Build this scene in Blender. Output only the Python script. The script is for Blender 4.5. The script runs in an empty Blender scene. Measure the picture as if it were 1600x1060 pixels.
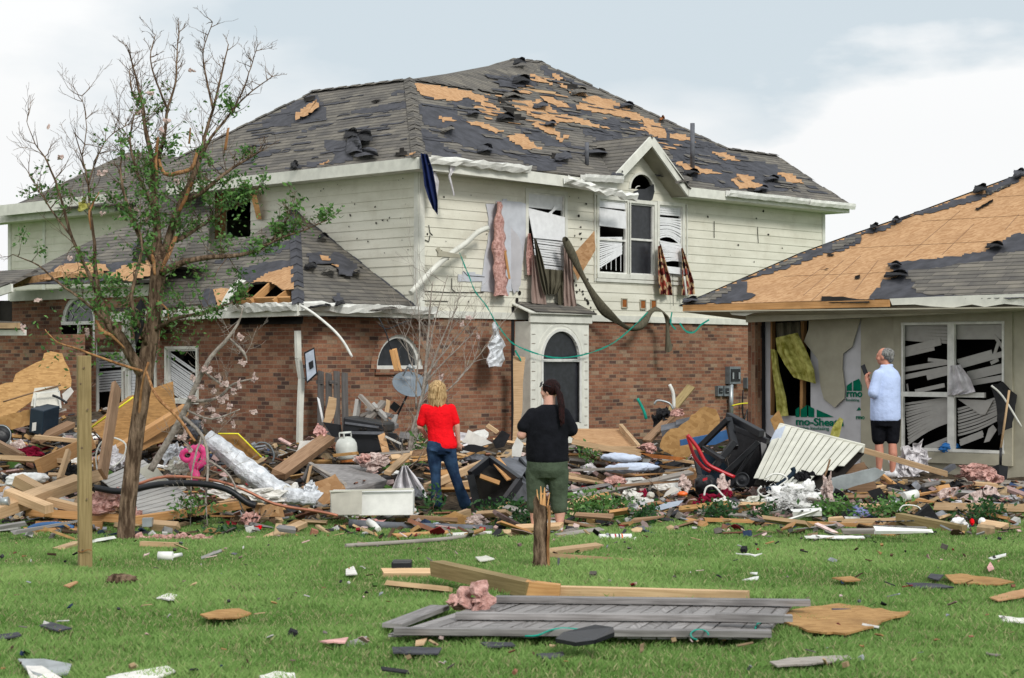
import bpy, math, random
import numpy as np
from mathutils import Vector as V, Matrix, noise
R = random.Random(11)
rad = math.radians
sc = bpy.context.scene
# ---------------------------------------------------------------- camera, sky, sun, exposure
F, CX, HY, CAMZ = 2900.0, 800.0, 565.0, 1.85
cd = bpy.data.cameras.new('camera'); cam = bpy.data.objects.new('camera', cd)
sc.collection.objects.link(cam); sc.camera = cam
cam.location = (0, 0, CAMZ); cam.rotation_euler = (rad(90), 0, 0)
cd.sensor_width = 36; cd.lens = F / 1600 * 36; cd.shift_y = (HY - 530) / 1600
cd.clip_start = 0.1; cd.clip_end = 3000
cd.dof.use_dof = True; cd.dof.focus_distance = 26; cd.dof.aperture_fstop = 5.0
w = bpy.data.worlds.new('World'); sc.world = w; w.use_nodes = True
nt = w.node_tree; N = nt.nodes; L = nt.links
bg = N['Background']; bg.inputs[1].default_value = 0.1
sky = N.new('ShaderNodeTexSky'); sky.sky_type = 'NISHITA'; sky.sun_disc = False
sky.sun_elevation = rad(38); sky.sun_rotation = rad(150); sky.air_density = 1.0; sky.dust_density = 2.0
tc = N.new('ShaderNodeTexCoord'); sep = N.new('ShaderNodeSeparateXYZ'); L.new(tc.outputs['Generated'], sep.inputs[0])
mp = N.new('ShaderNodeMapping'); mp.inputs['Scale'].default_value = (1.0, 1.0, 2.6); mp.inputs['Location'].default_value = (0.33, 0.1, 0.42)
L.new(tc.outputs['Generated'], mp.inputs[0])
n1 = N.new('ShaderNodeTexNoise'); n1.inputs['Scale'].default_value = 3.2; n1.inputs['Detail'].default_value = 7; n1.inputs['Roughness'].default_value = 0.5
L.new(mp.outputs[0], n1.inputs['Vector'])
r1 = N.new('ShaderNodeValToRGB'); r1.color_ramp.elements[0].position = 0.42; r1.color_ramp.elements[1].position = 0.60
def wm(op, a, b, c=None):
    q = N.new('ShaderNodeMath'); q.operation = op
    for i, v in enumerate((a, b, c)):
        if isinstance(v, (int, float)): q.inputs[i].default_value = v
        elif v is not None: L.new(v, q.inputs[i])
    return q.outputs[0]
n2 = N.new('ShaderNodeTexNoise'); n2.inputs['Scale'].default_value = 9; n2.inputs['Detail'].default_value = 8; L.new(mp.outputs[0], n2.inputs['Vector'])
L.new(wm('MULTIPLY_ADD', sep.outputs['X'], -0.42, wm('ADD', n1.outputs[0], 0.02)), r1.inputs[0])
# a bank of cumulus whose top climbs to the right
bank = wm('ADD', wm('MULTIPLY_ADD', sep.outputs['X'], 0.19, 0.045), wm('MULTIPLY', n2.outputs[0], 0.125)); bd = wm('SUBTRACT', bank, sep.outputs['Z'])
bm_ = N.new('ShaderNodeMapRange'); bm_.inputs['From Min'].default_value = -0.008; bm_.inputs['From Max'].default_value = 0.014; L.new(bd, bm_.inputs['Value'])
# overcast brightness: about 0.9 at the horizon, brighter overhead
mr = N.new('ShaderNodeMapRange'); mr.inputs['From Min'].default_value = 0.12; mr.inputs['From Max'].default_value = 0.7
mr.inputs['To Min'].default_value = 9.7; mr.inputs['To Max'].default_value = 13.0; L.new(sep.outputs['Z'], mr.inputs['Value'])
cc = N.new('ShaderNodeVectorMath'); cc.operation = 'SCALE'; cc.inputs[0].default_value = (0.985, 0.995, 1.0); L.new(mr.outputs[0], cc.inputs['Scale'])
# thin blue veil between the clouds: the sky texture lifted by a milky haze
ad = N.new('ShaderNodeMixRGB'); ad.blend_type = 'MIX'; ad.inputs[0].default_value = 0.93
ad.inputs[2].default_value = (6.75, 7.6, 8.15, 1); L.new(sky.outputs[0], ad.inputs[1])
mx = N.new('ShaderNodeMixRGB'); L.new(wm('MAXIMUM', r1.outputs[0], bm_.outputs[0]), mx.inputs[0]); L.new(ad.outputs[0], mx.inputs[1]); L.new(cc.outputs[0], mx.inputs[2])
L.new(mx.outputs[0], bg.inputs[0])
sd = bpy.data.lights.new('sun', 'SUN'); sun = bpy.data.objects.new('sun', sd); sc.collection.objects.link(sun)
sd.energy = 2.5; sd.angle = rad(14); sd.color = (1.0, 0.965, 0.91)
az, el = rad(150), rad(38)      # clockwise from +Y: behind the camera, to its right
sdir = V((math.sin(az) * math.cos(el), math.cos(az) * math.cos(el), math.sin(el)))
sun.rotation_euler = sdir.to_track_quat('Z', 'Y').to_euler(); sun.location = sdir * 60
vs = sc.view_settings; vs.view_transform = 'Standard'; vs.look = 'None'; vs.exposure = 0.0; vs.gamma = 1; vs.use_curve_mapping = False
sc.cycles.max_bounces = 6

# ---------------------------------------------------------------- geometry from the lens: points on real planes
O0 = V((0, 0, CAMZ))
def U(px, py, Y): return V(((px - CX) / F * Y, Y, CAMZ - (py - HY) / F * Y))
def ray(px, py): return V(((px - CX) / F, 1.0, -(py - HY) / F))
def onp(px, py, P, n, off=0.0):
    r = ray(px, py); return O0 + r * (((P - O0).dot(n) + off) / r.dot(n))
UP = V((0, 0, 1))
dR = V((0.689, 0.7248, 0)).normalized(); dL = V((-dR.y, dR.x, 0)); nR = -dL; nL = -dR

# ---------------------------------------------------------------- materials
MATS = {}
def newmat(name, rough=0.8, spec=0.3):
    m = bpy.data.materials.new(name); m.use_nodes = True; nt = m.node_tree
    b = nt.nodes['Principled BSDF']; b.inputs['Roughness'].default_value = rough; b.inputs['Specular IOR Level'].default_value = spec
    MATS[name] = m; return m, nt, b
def node(nt, t, **k):
    n = nt.nodes.new(t)
    for a, v in k.items(): setattr(n, a, v)
    return n
def ramp(nt, fac, stops):
    r = node(nt, 'ShaderNodeValToRGB'); e = r.color_ramp.elements
    while len(e) < len(stops): e.new(0.5)
    for x, (p, c) in zip(e, stops): x.position = p; x.color = (*c, 1)
    nt.links.new(fac, r.inputs[0]); return r.outputs[0]
def mixc(nt, fac, a, b, mode='MIX'):
    m = node(nt, 'ShaderNodeMixRGB', blend_type=mode)
    for i, v in ((0, fac), (1, a), (2, b)):
        if isinstance(v, (int, float)): m.inputs[i].default_value = v if i == 0 else (v, v, v, 1)
        elif isinstance(v, tuple): m.inputs[i].default_value = (*v, 1)
        else: nt.links.new(v, m.inputs[i])
    return m.outputs[0]
def mth(nt, op, a, b=None, c=None):
    m = node(nt, 'ShaderNodeMath', operation=op)
    for i, v in enumerate((a, b, c)):
        if v is None: continue
        if isinstance(v, (int, float)): m.inputs[i].default_value = v
        else: nt.links.new(v, m.inputs[i])
    return m.outputs[0]
def noi(nt, scale, detail=4, coord='Object', stretch=None, rough=0.55):
    t = node(nt, 'ShaderNodeTexCoord'); n = node(nt, 'ShaderNodeTexNoise')
    n.inputs['Scale'].default_value = scale; n.inputs['Detail'].default_value = detail; n.inputs['Roughness'].default_value = rough
    o = t.outputs[coord]
    if stretch:
        m = node(nt, 'ShaderNodeMapping'); m.inputs['Scale'].default_value = stretch; nt.links.new(o, m.inputs[0]); o = m.outputs[0]
    nt.links.new(o, n.inputs['Vector']); return n.outputs[0]
def bump(nt, b, h, dist=0.01, s=0.6):
    n = node(nt, 'ShaderNodeBump'); n.inputs['Distance'].default_value = dist; n.inputs['Strength'].default_value = s
    nt.links.new(h, n.inputs['Height']); nt.links.new(n.outputs[0], b.inputs['Normal'])
def simple(name, c, var=0.18, rough=0.7, spec=0.3, scale=6.0, metal=0.0, bmp=0.0, c2=None, stretch=None, coord='Object', orand=0.0, bscale=None, lo=.35, hi=.65):
    m, nt, b = newmat(name, rough, spec); b.inputs['Metallic'].default_value = metal
    n = noi(nt, scale, 5, coord, stretch)
    d = tuple(x * (1 - var) for x in c); u = tuple(min(1, x * (1 + var)) for x in c)
    if c2: d, u = c, c2
    col = ramp(nt, n, [(lo, d), (hi, u)])
    if orand:
        oi = node(nt, 'ShaderNodeObjectInfo')
        v = mth(nt, 'MULTIPLY_ADD', oi.outputs['Random'], 2 * orand, 1 - orand)
        col = mixc(nt, 1.0, col, v, 'MULTIPLY')
    nt.links.new(col, b.inputs['Base Color'])
    if bmp: bump(nt, b, noi(nt, bscale or scale * 2, 5, coord, stretch), bmp, 0.8)
    return m
def cells(nt, cw, ch, mu, mv, shift=0.5, rowrand=False):
    # bricks or shingle tabs from UV in metres: random value per piece, joint mask, height within row
    t = node(nt, 'ShaderNodeTexCoord'); s = node(nt, 'ShaderNodeSeparateXYZ'); nt.links.new(t.outputs['UV'], s.inputs[0])
    v = mth(nt, 'DIVIDE', s.outputs[1], ch); row = mth(nt, 'FLOOR', v); fv = mth(nt, 'SUBTRACT', v, row)
    if rowrand:
        wn = node(nt, 'ShaderNodeTexWhiteNoise', noise_dimensions='1D'); nt.links.new(row, wn.inputs['W']); off = wn.outputs[0]
    else: off = mth(nt, 'MULTIPLY', mth(nt, 'MODULO', mth(nt, 'ADD', row, 1000), 2), shift)
    u = mth(nt, 'ADD', mth(nt, 'DIVIDE', s.outputs[0], cw), off); colm = mth(nt, 'FLOOR', u); fu = mth(nt, 'SUBTRACT', u, colm)
    cb = node(nt, 'ShaderNodeCombineXYZ'); nt.links.new(colm, cb.inputs[0]); nt.links.new(row, cb.inputs[1])
    wn = node(nt, 'ShaderNodeTexWhiteNoise', noise_dimensions='3D'); nt.links.new(cb.outputs[0], wn.inputs['Vector'])
    a = mth(nt, 'LESS_THAN', fu, mu); bb = mth(nt, 'LESS_THAN', fv, mv)
    return wn.outputs[0], mth(nt, 'MAXIMUM', a, bb), fv, wn.outputs[1]
# brick
m, nt, b = newmat('brick', 0.9, 0.15)
rv, mask, fv, rc = cells(nt, 0.203, 0.0665, 0.05, 0.15)
col = ramp(nt, rv, [(0.0, (.085, .055, .048)), (.10, (.17, .09, .065)), (.3, (.23, .10, .062)), (.6, (.285, .142, .09)), (.85, (.33, .18, .112)), (1.0, (.30, .22, .155))])
col = mixc(nt, 0.55, col, mixc(nt, 1.0, col, ramp(nt, noi(nt, 26, 4, 'UV'), [(.3, (.5, .5, .5)), (.7, (1.25, 1.2, 1.15))]), 'MULTIPLY'))
col = mixc(nt, mask, col, (.27, .205, .145)); col = mixc(nt, 1.0, col, ramp(nt, noi(nt, 0.9, 4, 'UV'), [(.3, (.68, .66, .65)), (.7, (1.15, 1.14, 1.12))]), 'MULTIPLY')
nt.links.new(col, b.inputs['Base Color']); bump(nt, b, mth(nt, 'SUBTRACT', mth(nt, 'MULTIPLY', noi(nt, 60, 3, 'UV'), .4), mask), 0.01, 0.7)
# shingles
def shingle(name, k):
    m, nt, b = newmat(name, 0.95, 0.1)
    rv, mask, fv, rc = cells(nt, 0.42, 0.128, 0.02, 0.0, rowrand=True)
    col = ramp(nt, rv, [(0, (.10 * k, .095 * k, .088 * k)), (.5, (.122 * k, .115 * k, .104 * k)), (1, (.155 * k, .144 * k, .126 * k))])
    col = mixc(nt, 1.0, col, ramp(nt, noi(nt, 3.0, 6, 'UV'), [(.3, (.75, .75, .78)), (.7, (1.2, 1.18, 1.12))]), 'MULTIPLY')
    edge = ramp(nt, fv, [(0.0, (.35, .35, .35)), (.16, (.45, .45, .45)), (.24, (1, 1, 1))])
    col = mixc(nt, 1.0, col, edge, 'MULTIPLY'); col = mixc(nt, mth(nt, 'MULTIPLY', mask, .55), col, (.03, .03, .035))
    nt.links.new(col, b.inputs['Base Color']); bump(nt, b, mth(nt, 'SUBTRACT', noi(nt, 40, 3, 'UV'), mth(nt, 'MULTIPLY', fv, .8)), 0.012, 0.8)
shingle('shingle', 1.22); shingle('shingle_pale', 1.15)
def osb(name, c, c2, dark):
    m, nt, b = newmat(name, 0.85, 0.2)
    t = node(nt, 'ShaderNodeTexCoord'); vo = node(nt, 'ShaderNodeTexVoronoi'); vo.inputs['Scale'].default_value = 16
    mpn = node(nt, 'ShaderNodeMapping'); mpn.inputs['Scale'].default_value = (1.0, 2.3, 1.3); nt.links.new(t.outputs['Object'], mpn.inputs[0]); nt.links.new(mpn.outputs[0], vo.inputs['Vector'])
    sp = node(nt, 'ShaderNodeSeparateXYZ'); nt.links.new(vo.outputs['Color'], sp.inputs[0])
    col = ramp(nt, sp.outputs[0], [(0, c), (1, c2)])
    col = mixc(nt, ramp(nt, noi(nt, 1.7, 5), [(.5, (0, 0, 0)), (.75, (.55, .55, .55))]), col, dark)
    nt.links.new(col, b.inputs['Base Color']); bump(nt, b, sp.outputs[1], 0.004, 0.5)
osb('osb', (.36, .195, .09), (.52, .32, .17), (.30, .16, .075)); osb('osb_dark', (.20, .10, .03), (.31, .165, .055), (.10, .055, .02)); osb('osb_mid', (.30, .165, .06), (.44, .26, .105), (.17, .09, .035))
def wood(name, c, c2, orand=0.2, rough=0.75):
    m, nt, b = newmat(name, rough, 0.25)
    oi = node(nt, 'ShaderNodeObjectInfo'); t = node(nt, 'ShaderNodeTexCoord'); mpn = node(nt, 'ShaderNodeMapping'); mpn.inputs['Scale'].default_value = (1.2, 22, 1)
    ad2 = node(nt, 'ShaderNodeVectorMath'); nt.links.new(t.outputs['UV'], ad2.inputs[0]); cb = node(nt, 'ShaderNodeCombineXYZ')
    nt.links.new(mth(nt, 'MULTIPLY', oi.outputs['Random'], 37), cb.inputs[0]); nt.links.new(cb.outputs[0], ad2.inputs[1]); nt.links.new(ad2.outputs[0], mpn.inputs[0])
    n = node(nt, 'ShaderNodeTexNoise'); n.inputs['Scale'].default_value = 2.5; n.inputs['Detail'].default_value = 6; nt.links.new(mpn.outputs[0], n.inputs['Vector'])
    col = ramp(nt, n.outputs[0], [(.3, c), (.7, c2)])
    col = mixc(nt, ramp(nt, noi(nt, 2.2, 5), [(.5, (0, 0, 0)), (.8, (.6, .6, .6))]), col, tuple(x * .45 for x in c))
    col = mixc(nt, 1.0, col, mth(nt, 'MULTIPLY_ADD', oi.outputs['Random'], 2 * orand, 1 - orand), 'MULTIPLY')
    nt.links.new(col, b.inputs['Base Color']); bump(nt, b, n.outputs[0], 0.004, 0.5)
wood('pine', (.42, .27, .145), (.60, .42, .25)); wood('pine_orange', (.36, .18, .065), (.50, .28, .12)); wood('weathered', (.20, .175, .15), (.36, .33, .30))
wood('treated', (.20, .145, .06), (.33, .25, .12), .08); wood('grey_fence', (.15, .14, .135), (.33, .315, .31), .18); wood('dark_fence', (.06, .055, .052), (.13, .12, .115), .1)
wood('brown_wood', (.19, .11, .06), (.32, .20, .12)); wood('split_wood', (.45, .22, .08), (.66, .38, .16), .1)
# painted siding: chalky cream with dirt streaks and spatter
m, nt, b = newmat('siding', 0.7, 0.25)
col = ramp(nt, noi(nt, 1.1, 6, 'UV', (1, 5, 1)), [(.3, (.60, .585, .49)), (.7, (.715, .70, .60))])
sp_ = ramp(nt, noi(nt, 22, 5, 'UV', (1, 1, 1), .7), [(.60, (0, 0, 0)), (.72, (.6, .6, .6))]); col = mixc(nt, sp_, col, (.27, .24, .18)); col = mixc(nt, ramp(nt, noi(nt, 2.1, 7, 'UV', (1, .8, 1), .65), [(.5, (0, 0, 0)), (.8, (.55, .55, .55))]), col, (.42, .39, .30))
vo = node(nt, 'ShaderNodeTexVoronoi'); vo.inputs['Scale'].default_value = 2.3; t = node(nt, 'ShaderNodeTexCoord'); nt.links.new(t.outputs['UV'], vo.inputs['Vector'])
col = mixc(nt, ramp(nt, vo.outputs['Distance'], [(.015, (.8, .8, .8)), (.04, (0, 0, 0))]), col, (.13, .11, .09))
nt.links.new(col, b.inputs['Base Color'])
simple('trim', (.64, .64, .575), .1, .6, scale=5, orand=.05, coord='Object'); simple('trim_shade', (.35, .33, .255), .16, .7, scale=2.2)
simple('white_metal', (.66, .66, .62), .12, .45, scale=7, orand=.08); simple('white_paint', (.72, .72, .69), .1, .5, scale=5, orand=.08, bmp=.004)
simple('felt', (.050, .051, .060), .3, .8, scale=5, bmp=.01); simple('black_rag', (.012, .012, .014), .4, .85, scale=8, bmp=.01)
simple('sheathing', (.47, .47, .49), .1, .8, scale=3); simple('sheathing_blue', (.50, .52, .56), .1, .7, scale=4)
simple('interior_shade', (.022, .02, .018), .5, .95, .05, scale=1.5); simple('screen', (.022, .024, .03), .35, .35, .5, scale=12, lo=.4, hi=.75)  # first colour is near-black, standing in for shade inside rooms and holes
simple('glass_dark', (.03, .035, .04), .3, .08, .6, scale=2)
simple('slat_white', (.72, .73, .74), .06, .45, scale=10, orand=.04); simple('slat_grey_shade', (.36, .35, .33), .08, .5, scale=6, orand=.06)  # the grey also carries shade on the big window's blinds in its colour
simple('pink_batt', (.38, .19, .16), .3, .95, .05, scale=18, bmp=.05, c2=(.74, .46, .41)); simple('yellow_batt', (.20, .19, .03), .3, .95, .05, scale=9, bmp=.03, c2=(.52, .50, .16))
simple('pale_batt', (.42, .30, .27), .2, .95, .05, scale=18, bmp=.05, c2=(.76, .62, .57))
simple('olive_cloth', (.11, .10, .07), .25, .9, .1, scale=5, bmp=.006, stretch=(9, 9, 1)); simple('mauve_cloth', (.30, .22, .19), .15, .9, .1, scale=5, stretch=(6, 6, 1))
simple('navy_cloth', (.012, .022, .085), .3, .85, .15, scale=9, bmp=.01); simple('maroon_cloth', (.20, .008, .03), .35, .9, .1, scale=10, bmp=.012)
simple('red_cloth', (.78, .006, .012), .10, .85, .12, scale=11, bmp=.07, bscale=5); simple('black_cloth', (.0075, .008, .011), .3, .9, .1, scale=8, bmp=.04, bscale=6)
simple('green_cloth', (.062, .083, .055), .18, .9, .1, scale=9, bmp=.04, bscale=7); simple('denim', (.008, .020, .050), .6, .85, .15, scale=4, c2=(.040, .085, .165), bmp=.03, lo=.45, hi=.72)
simple('pale_blue_cloth', (.46, .56, .82), .05, .85, .12, scale=8, bmp=.035, bscale=6); simple('lilac_cloth', (.30, .32, .58), .2, .9, .1, scale=8, bmp=.012)
simple('skin', (.60, .33, .25), .07, .55, .35, scale=12); simple('skin_tan', (.50, .22, .15), .1, .55, .35, scale=12)
def hairm(name, a, c):
    simple(name, a, 0, .65, .15, scale=30, c2=c, stretch=(3, 3, .35), bmp=.012, lo=.38, hi=.62)
hairm('hair_blond', (.22, .13, .05), (.62, .43, .22)); hairm('hair_dark', (.004, .002, .002), (.024, .005, .005)); hairm('hair_grey', (.07, .07, .07), (.30, .30, .29))
simple('bark', (.07, .045, .03), .3, .95, .05, scale=22, c2=(.25, .175, .12), stretch=(1, 1, .22), bmp=.05, lo=.4, hi=.62); simple('bark_grey', (.20, .175, .15), .3, .9, .05, scale=20, c2=(.38, .34, .30), bmp=.01)
simple('bark_bare', (.17, .075, .03), .3, .8, .1, scale=26, c2=(.44, .24, .11), stretch=(1, 1, .2), bmp=.01)
def leafm(name, a, c):
    m, nt, b = newmat(name, .5, .3); g = node(nt, 'ShaderNodeNewGeometry')
    col = ramp(nt, g.outputs['Random Per Island'], [(0, a), (1, c)]); nt.links.new(col, b.inputs['Base Color'])
    tr = node(nt, 'ShaderNodeBsdfTranslucent'); nt.links.new(col, tr.inputs[0]); ms = node(nt, 'ShaderNodeMixShader'); ms.inputs[0].default_value = .3
    nt.links.new(b.outputs[0], ms.inputs[1]); nt.links.new(tr.outputs[0], ms.inputs[2]); nt.links.new(ms.outputs[0], nt.nodes['Material Output'].inputs[0])
leafm('leaf', (.035, .10, .022), (.14, .29, .07)); leafm('leaf_dark', (.012, .05, .018), (.05, .14, .035))
simple('foil', (.62, .64, .67), .3, .5, .5, scale=9, metal=.25, bmp=.05, bscale=11); simple('tin', (.34, .37, .38), .2, .42, .5, scale=5, metal=.5)
simple('black_plastic', (.010, .011, .014), .25, .42, .35, scale=6, orand=.1); simple('grey_plastic', (.105, .11, .125), .3, .6, .25, scale=6)
simple('navy_plastic', (.010, .022, .036), .15, .6, .15, scale=6); simple('blue_paint', (.025, .095, .24), .2, .5, .4, scale=5); simple('bright_blue', (.02, .17, .50), .15, .5, .4, scale=5)
simple('red_paint', (.42, .012, .02), .15, .35, .5, scale=5); simple('hot_pink', (.80, .06, .26), .15, .5, .4, scale=6); simple('orange_plastic', (.80, .14, .02), .1, .4, .4, scale=6)
simple('teal_tape', (.0, .27, .20), .2, .5, .3, scale=6); simple('yellow_tape', (.75, .68, .03), .1, .5, .3, scale=6); simple('white_fluff', (.78, .78, .77), .1, .95, .05, scale=20)
simple('clear_plastic', (.58, .56, .58), .25, .3, .5, scale=8, bmp=.02); simple('beige_box', (.50, .48, .42), .12, .5, .3, scale=6); simple('cream_paint', (.58, .575, .50), .08, .55, .3, scale=4)
simple('tank_paint', (.55, .57, .53), .15, .4, .4, scale=5); simple('rust', (.28, .10, .03), .4, .9, .1, scale=9); simple('copper', (.38, .15, .09), .2, .4, .5, scale=8, metal=.4)
simple('dish_grey', (.14, .17, .20), .12, .35, .5, scale=4); simple('meter_grey', (.13, .15, .16), .2, .5, .4, scale=7); simple('pale_blue_sheet', (.48, .54, .66), .1, .7, .2, scale=6, bmp=.01)
simple('concrete', (.32, .29, .25), .2, .9, .1, scale=5, bmp=.01); simple('paper', (.66, .64, .60), .12, .8, .1, scale=8, orand=.1); simple('pink_tint', (.62, .36, .33), .2, .8, .1, scale=8)
simple('shoe_white', (.62, .62, .64), .2, .6, .3, scale=20); simple('sign_face', (.42, .47, .55), .2, .5, .3, scale=8); simple('green_ink', (.0, .13, .075), .15, .8, .1, scale=9)
simple('black_ink', (.02, .018, .016), .2, .8, .1, scale=9)
m, nt, b = newmat('patterned', .9, .1); vo = node(nt, 'ShaderNodeTexVoronoi'); vo.inputs['Scale'].default_value = 11; t = node(nt, 'ShaderNodeTexCoord'); nt.links.new(t.outputs['Object'], vo.inputs['Vector'])
sp = node(nt, 'ShaderNodeSeparateXYZ'); nt.links.new(vo.outputs['Color'], sp.inputs[0])
c = ramp(nt, sp.outputs[0], [(.0, (.09, .02, .02)), (.3, (.30, .06, .04)), (.5, (.52, .36, .20)), (.75, (.60, .45, .28)), (.9, (.05, .05, .05))]); r = nt.nodes[-1]
nt.links.new(c, b.inputs['Base Color'])
for x in nt.nodes:
    if x.type == 'VALTORGB': x.color_ramp.interpolation = 'CONSTANT'
m, nt, b = newmat('rubble', .95, .1)
at = node(nt, 'ShaderNodeAttribute', attribute_name='Col'); c = mixc(nt, .5, at.outputs[0], mixc(nt, 1.0, at.outputs[0], ramp(nt, noi(nt, 18, 4), [(.3, (.4, .4, .4)), (.7, (1.3, 1.3, 1.3))]), 'MULTIPLY')); nt.links.new(c, b.inputs['Base Color'])
simple('rubble_base', (.018, .015, .012), 0, .95, .1, scale=9, c2=(.12, .09, .06), bmp=.05, lo=.3, hi=.75)
m, nt, b = newmat('grass_blade', .6, .2)
at = node(nt, 'ShaderNodeAttribute', attribute_name='Col'); nt.links.new(at.outputs[0], b.inputs['Base Color'])
tr = node(nt, 'ShaderNodeBsdfTranslucent'); nt.links.new(at.outputs[0], tr.inputs[0]); ms = node(nt, 'ShaderNodeMixShader'); ms.inputs[0].default_value = .35
nt.links.new(b.outputs[0], ms.inputs[1]); nt.links.new(tr.outputs[0], ms.inputs[2]); nt.links.new(ms.outputs[0], nt.nodes['Material Output'].inputs[0])
m, nt, b = newmat('ground', .95, .1)
c = ramp(nt, noi(nt, 1.3, 6, 'Object'), [(.3, (.055, .10, .022)), (.55, (.085, .15, .035)), (.75, (.15, .15, .065))]); c = mixc(nt, .6, c, mixc(nt, 1.0, c, ramp(nt, noi(nt, 30, 5, 'Object'), [(.3, (.4, .4, .4)), (.7, (1.4, 1.4, 1.3))]), 'MULTIPLY'))
nt.links.new(c, b.inputs['Base Color'])

# ---------------------------------------------------------------- mesh helpers
ROOT = {}
def tag(o, label=None, cat=None, group=None, kind=None):
    if label: o['label'] = label
    if cat: o['category'] = cat
    if group: o['group'] = group
    if kind: o['kind'] = kind
    return o
def wloc(o):
    p = V(o.location)
    while o.parent: o = o.parent; p = p + V(o.location)
    return p
def empty(name, loc, label, cat, group=None):
    o = bpy.data.objects.new(name, None); sc.collection.objects.link(o); o.location = loc; o.empty_display_size = .2
    return tag(o, label, cat, group)
class MB:
    def __init__(s): s.v = []; s.f = []; s.uv = []; s.sm = []
    def face(s, pts, uv=None, smooth=False):
        i = len(s.v); s.v += [V(p) for p in pts]; s.f.append(tuple(range(i, i + len(pts)))); s.uv.append(uv); s.sm.append(smooth); return s
    def mesh(s, vs, fs, uvs=None, smooth=False):
        i = len(s.v); s.v += [V(p) for p in vs]
        for k, f in enumerate(fs): s.f.append(tuple(a + i for a in f)); s.uv.append(uvs[k] if uvs else None); s.sm.append(smooth)
        return s
    def beam(s, a, b, w, h, roll=0, up=None, taper=1.0, rough=0.0):
        a = V(a); b = V(b); d = (b - a); ln = d.length; d.normalize(); up = V(up) if up else UP
        if abs(d.dot(up)) > .97: up = V((1, 0, 0))
        x = d.cross(up).normalized(); y = x.cross(d)
        if roll: q = Matrix.Rotation(roll, 3, d); x = q @ x; y = q @ y
        ps = []
        for p, k in ((a, 1), (b, taper)):
            for sx, sy in ((-1, -1), (1, -1), (1, 1), (-1, 1)):
                j = d * R.uniform(-rough, rough) if rough else V((0, 0, 0))
                ps.append(p + x * sx * w / 2 * k + y * sy * h / 2 * k + j)
        fs = [(0, 3, 2, 1), (4, 5, 6, 7)] + [(i, (i + 1) % 4, (i + 1) % 4 + 4, i + 4) for i in range(4)]
        uv = [[(0, 0), (0, h), (w, h), (w, 0)]] * 2 + [[(0, c), (0, c + e), (ln, c + e), (ln, c)] for c, e in ((0, w), (1, h), (2, w), (3, h))]
        return s.mesh(ps, fs, uv)
    def box(s, c, x, y, z):   # centre and three half-axis vectors
        c = V(c); x = V(x); y = V(y); z = V(z)
        ps = [c + x * a + y * b + z * d for d in (-1, 1) for a, b in ((-1, -1), (1, -1), (1, 1), (-1, 1))]
        return s.mesh(ps, [(0, 3, 2, 1), (4, 5, 6, 7)] + [(i, (i + 1) % 4, (i + 1) % 4 + 4, i + 4) for i in range(4)])
    def slab(s, pts, th, n=None):   # ring extruded by -n*th
        pts = [V(p) for p in pts]; k = len(pts)
        if n is None:
            n = V((0, 0, 0))
            for i in range(k): n += (pts[i] - pts[0]).cross(pts[(i + 1) % k] - pts[0])
            n.normalize()
        n = V(n); q = [p - n * th for p in pts]
        s.face(pts); s.face(q[::-1])
        for i in range(k): j = (i + 1) % k; s.face([pts[j], pts[i], q[i], q[j]])
        return s
    def tube(s, pts, rr, n=8, cap=True, smooth=True):
        pts = [V(p) for p in pts]; k = len(pts)
        if isinstance(rr, (int, float)): rr = [rr] * k
        vs = []; x = None; acc = 0; us = []
        for i, p in enumerate(pts):
            d = (pts[min(i + 1, k - 1)] - pts[max(i - 1, 0)])
            d = d.normalized() if d.length > 1e-9 else V((0, 0, 1))
            if x is None: x = d.orthogonal().normalized()
            x = (x - d * x.dot(d)); x = x.normalized() if x.length > 1e-6 else d.orthogonal().normalized()
            y = d.cross(x)
            if i: acc += (p - pts[i - 1]).length
            us.append(acc)
            for j in range(n): a = 2 * math.pi * j / n; vs.append(p + (x * math.cos(a) + y * math.sin(a)) * rr[i])
        fs = []; uv = []
        for i in range(k - 1):
            for j in range(n):
                j2 = (j + 1) % n; fs.append((i * n + j, i * n + j2, (i + 1) * n + j2, (i + 1) * n + j)); c = .1 * j
                uv.append([(us[i], c), (us[i], c + .1), (us[i + 1], c + .1), (us[i + 1], c)])
        s.mesh(vs, fs, uv, smooth)
        if cap:
            i0 = len(s.v) - len(vs)
            s.f.append(tuple(i0 + j for j in range(n))[::-1]); s.f.append(tuple(i0 + (k - 1) * n + j for j in range(n))); s.uv += [None, None]; s.sm += [False, False]
        return s
    def grid(s, rows, smooth=True, closed=False):
        n = len(rows[0]); vs = [p for r in rows for p in r]; fs = []
        for i in range(len(rows) - 1):
            for j in range(n if closed else n - 1): j2 = (j + 1) % n; fs.append((i * n + j, i * n + j2, (i + 1) * n + j2, (i + 1) * n + j))
        return s.mesh(vs, fs, None, smooth)
    def lathe(s, c, ax, prof, n=20, smooth=True):
        c = V(c); ax = V(ax).normalized(); x = ax.orthogonal().normalized(); y = ax.cross(x)
        return s.grid([[c + ax * h + (x * math.cos(2 * math.pi * j / n) + y * math.sin(2 * math.pi * j / n)) * r for j in range(n)] for r, h in prof], smooth, True)
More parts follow.
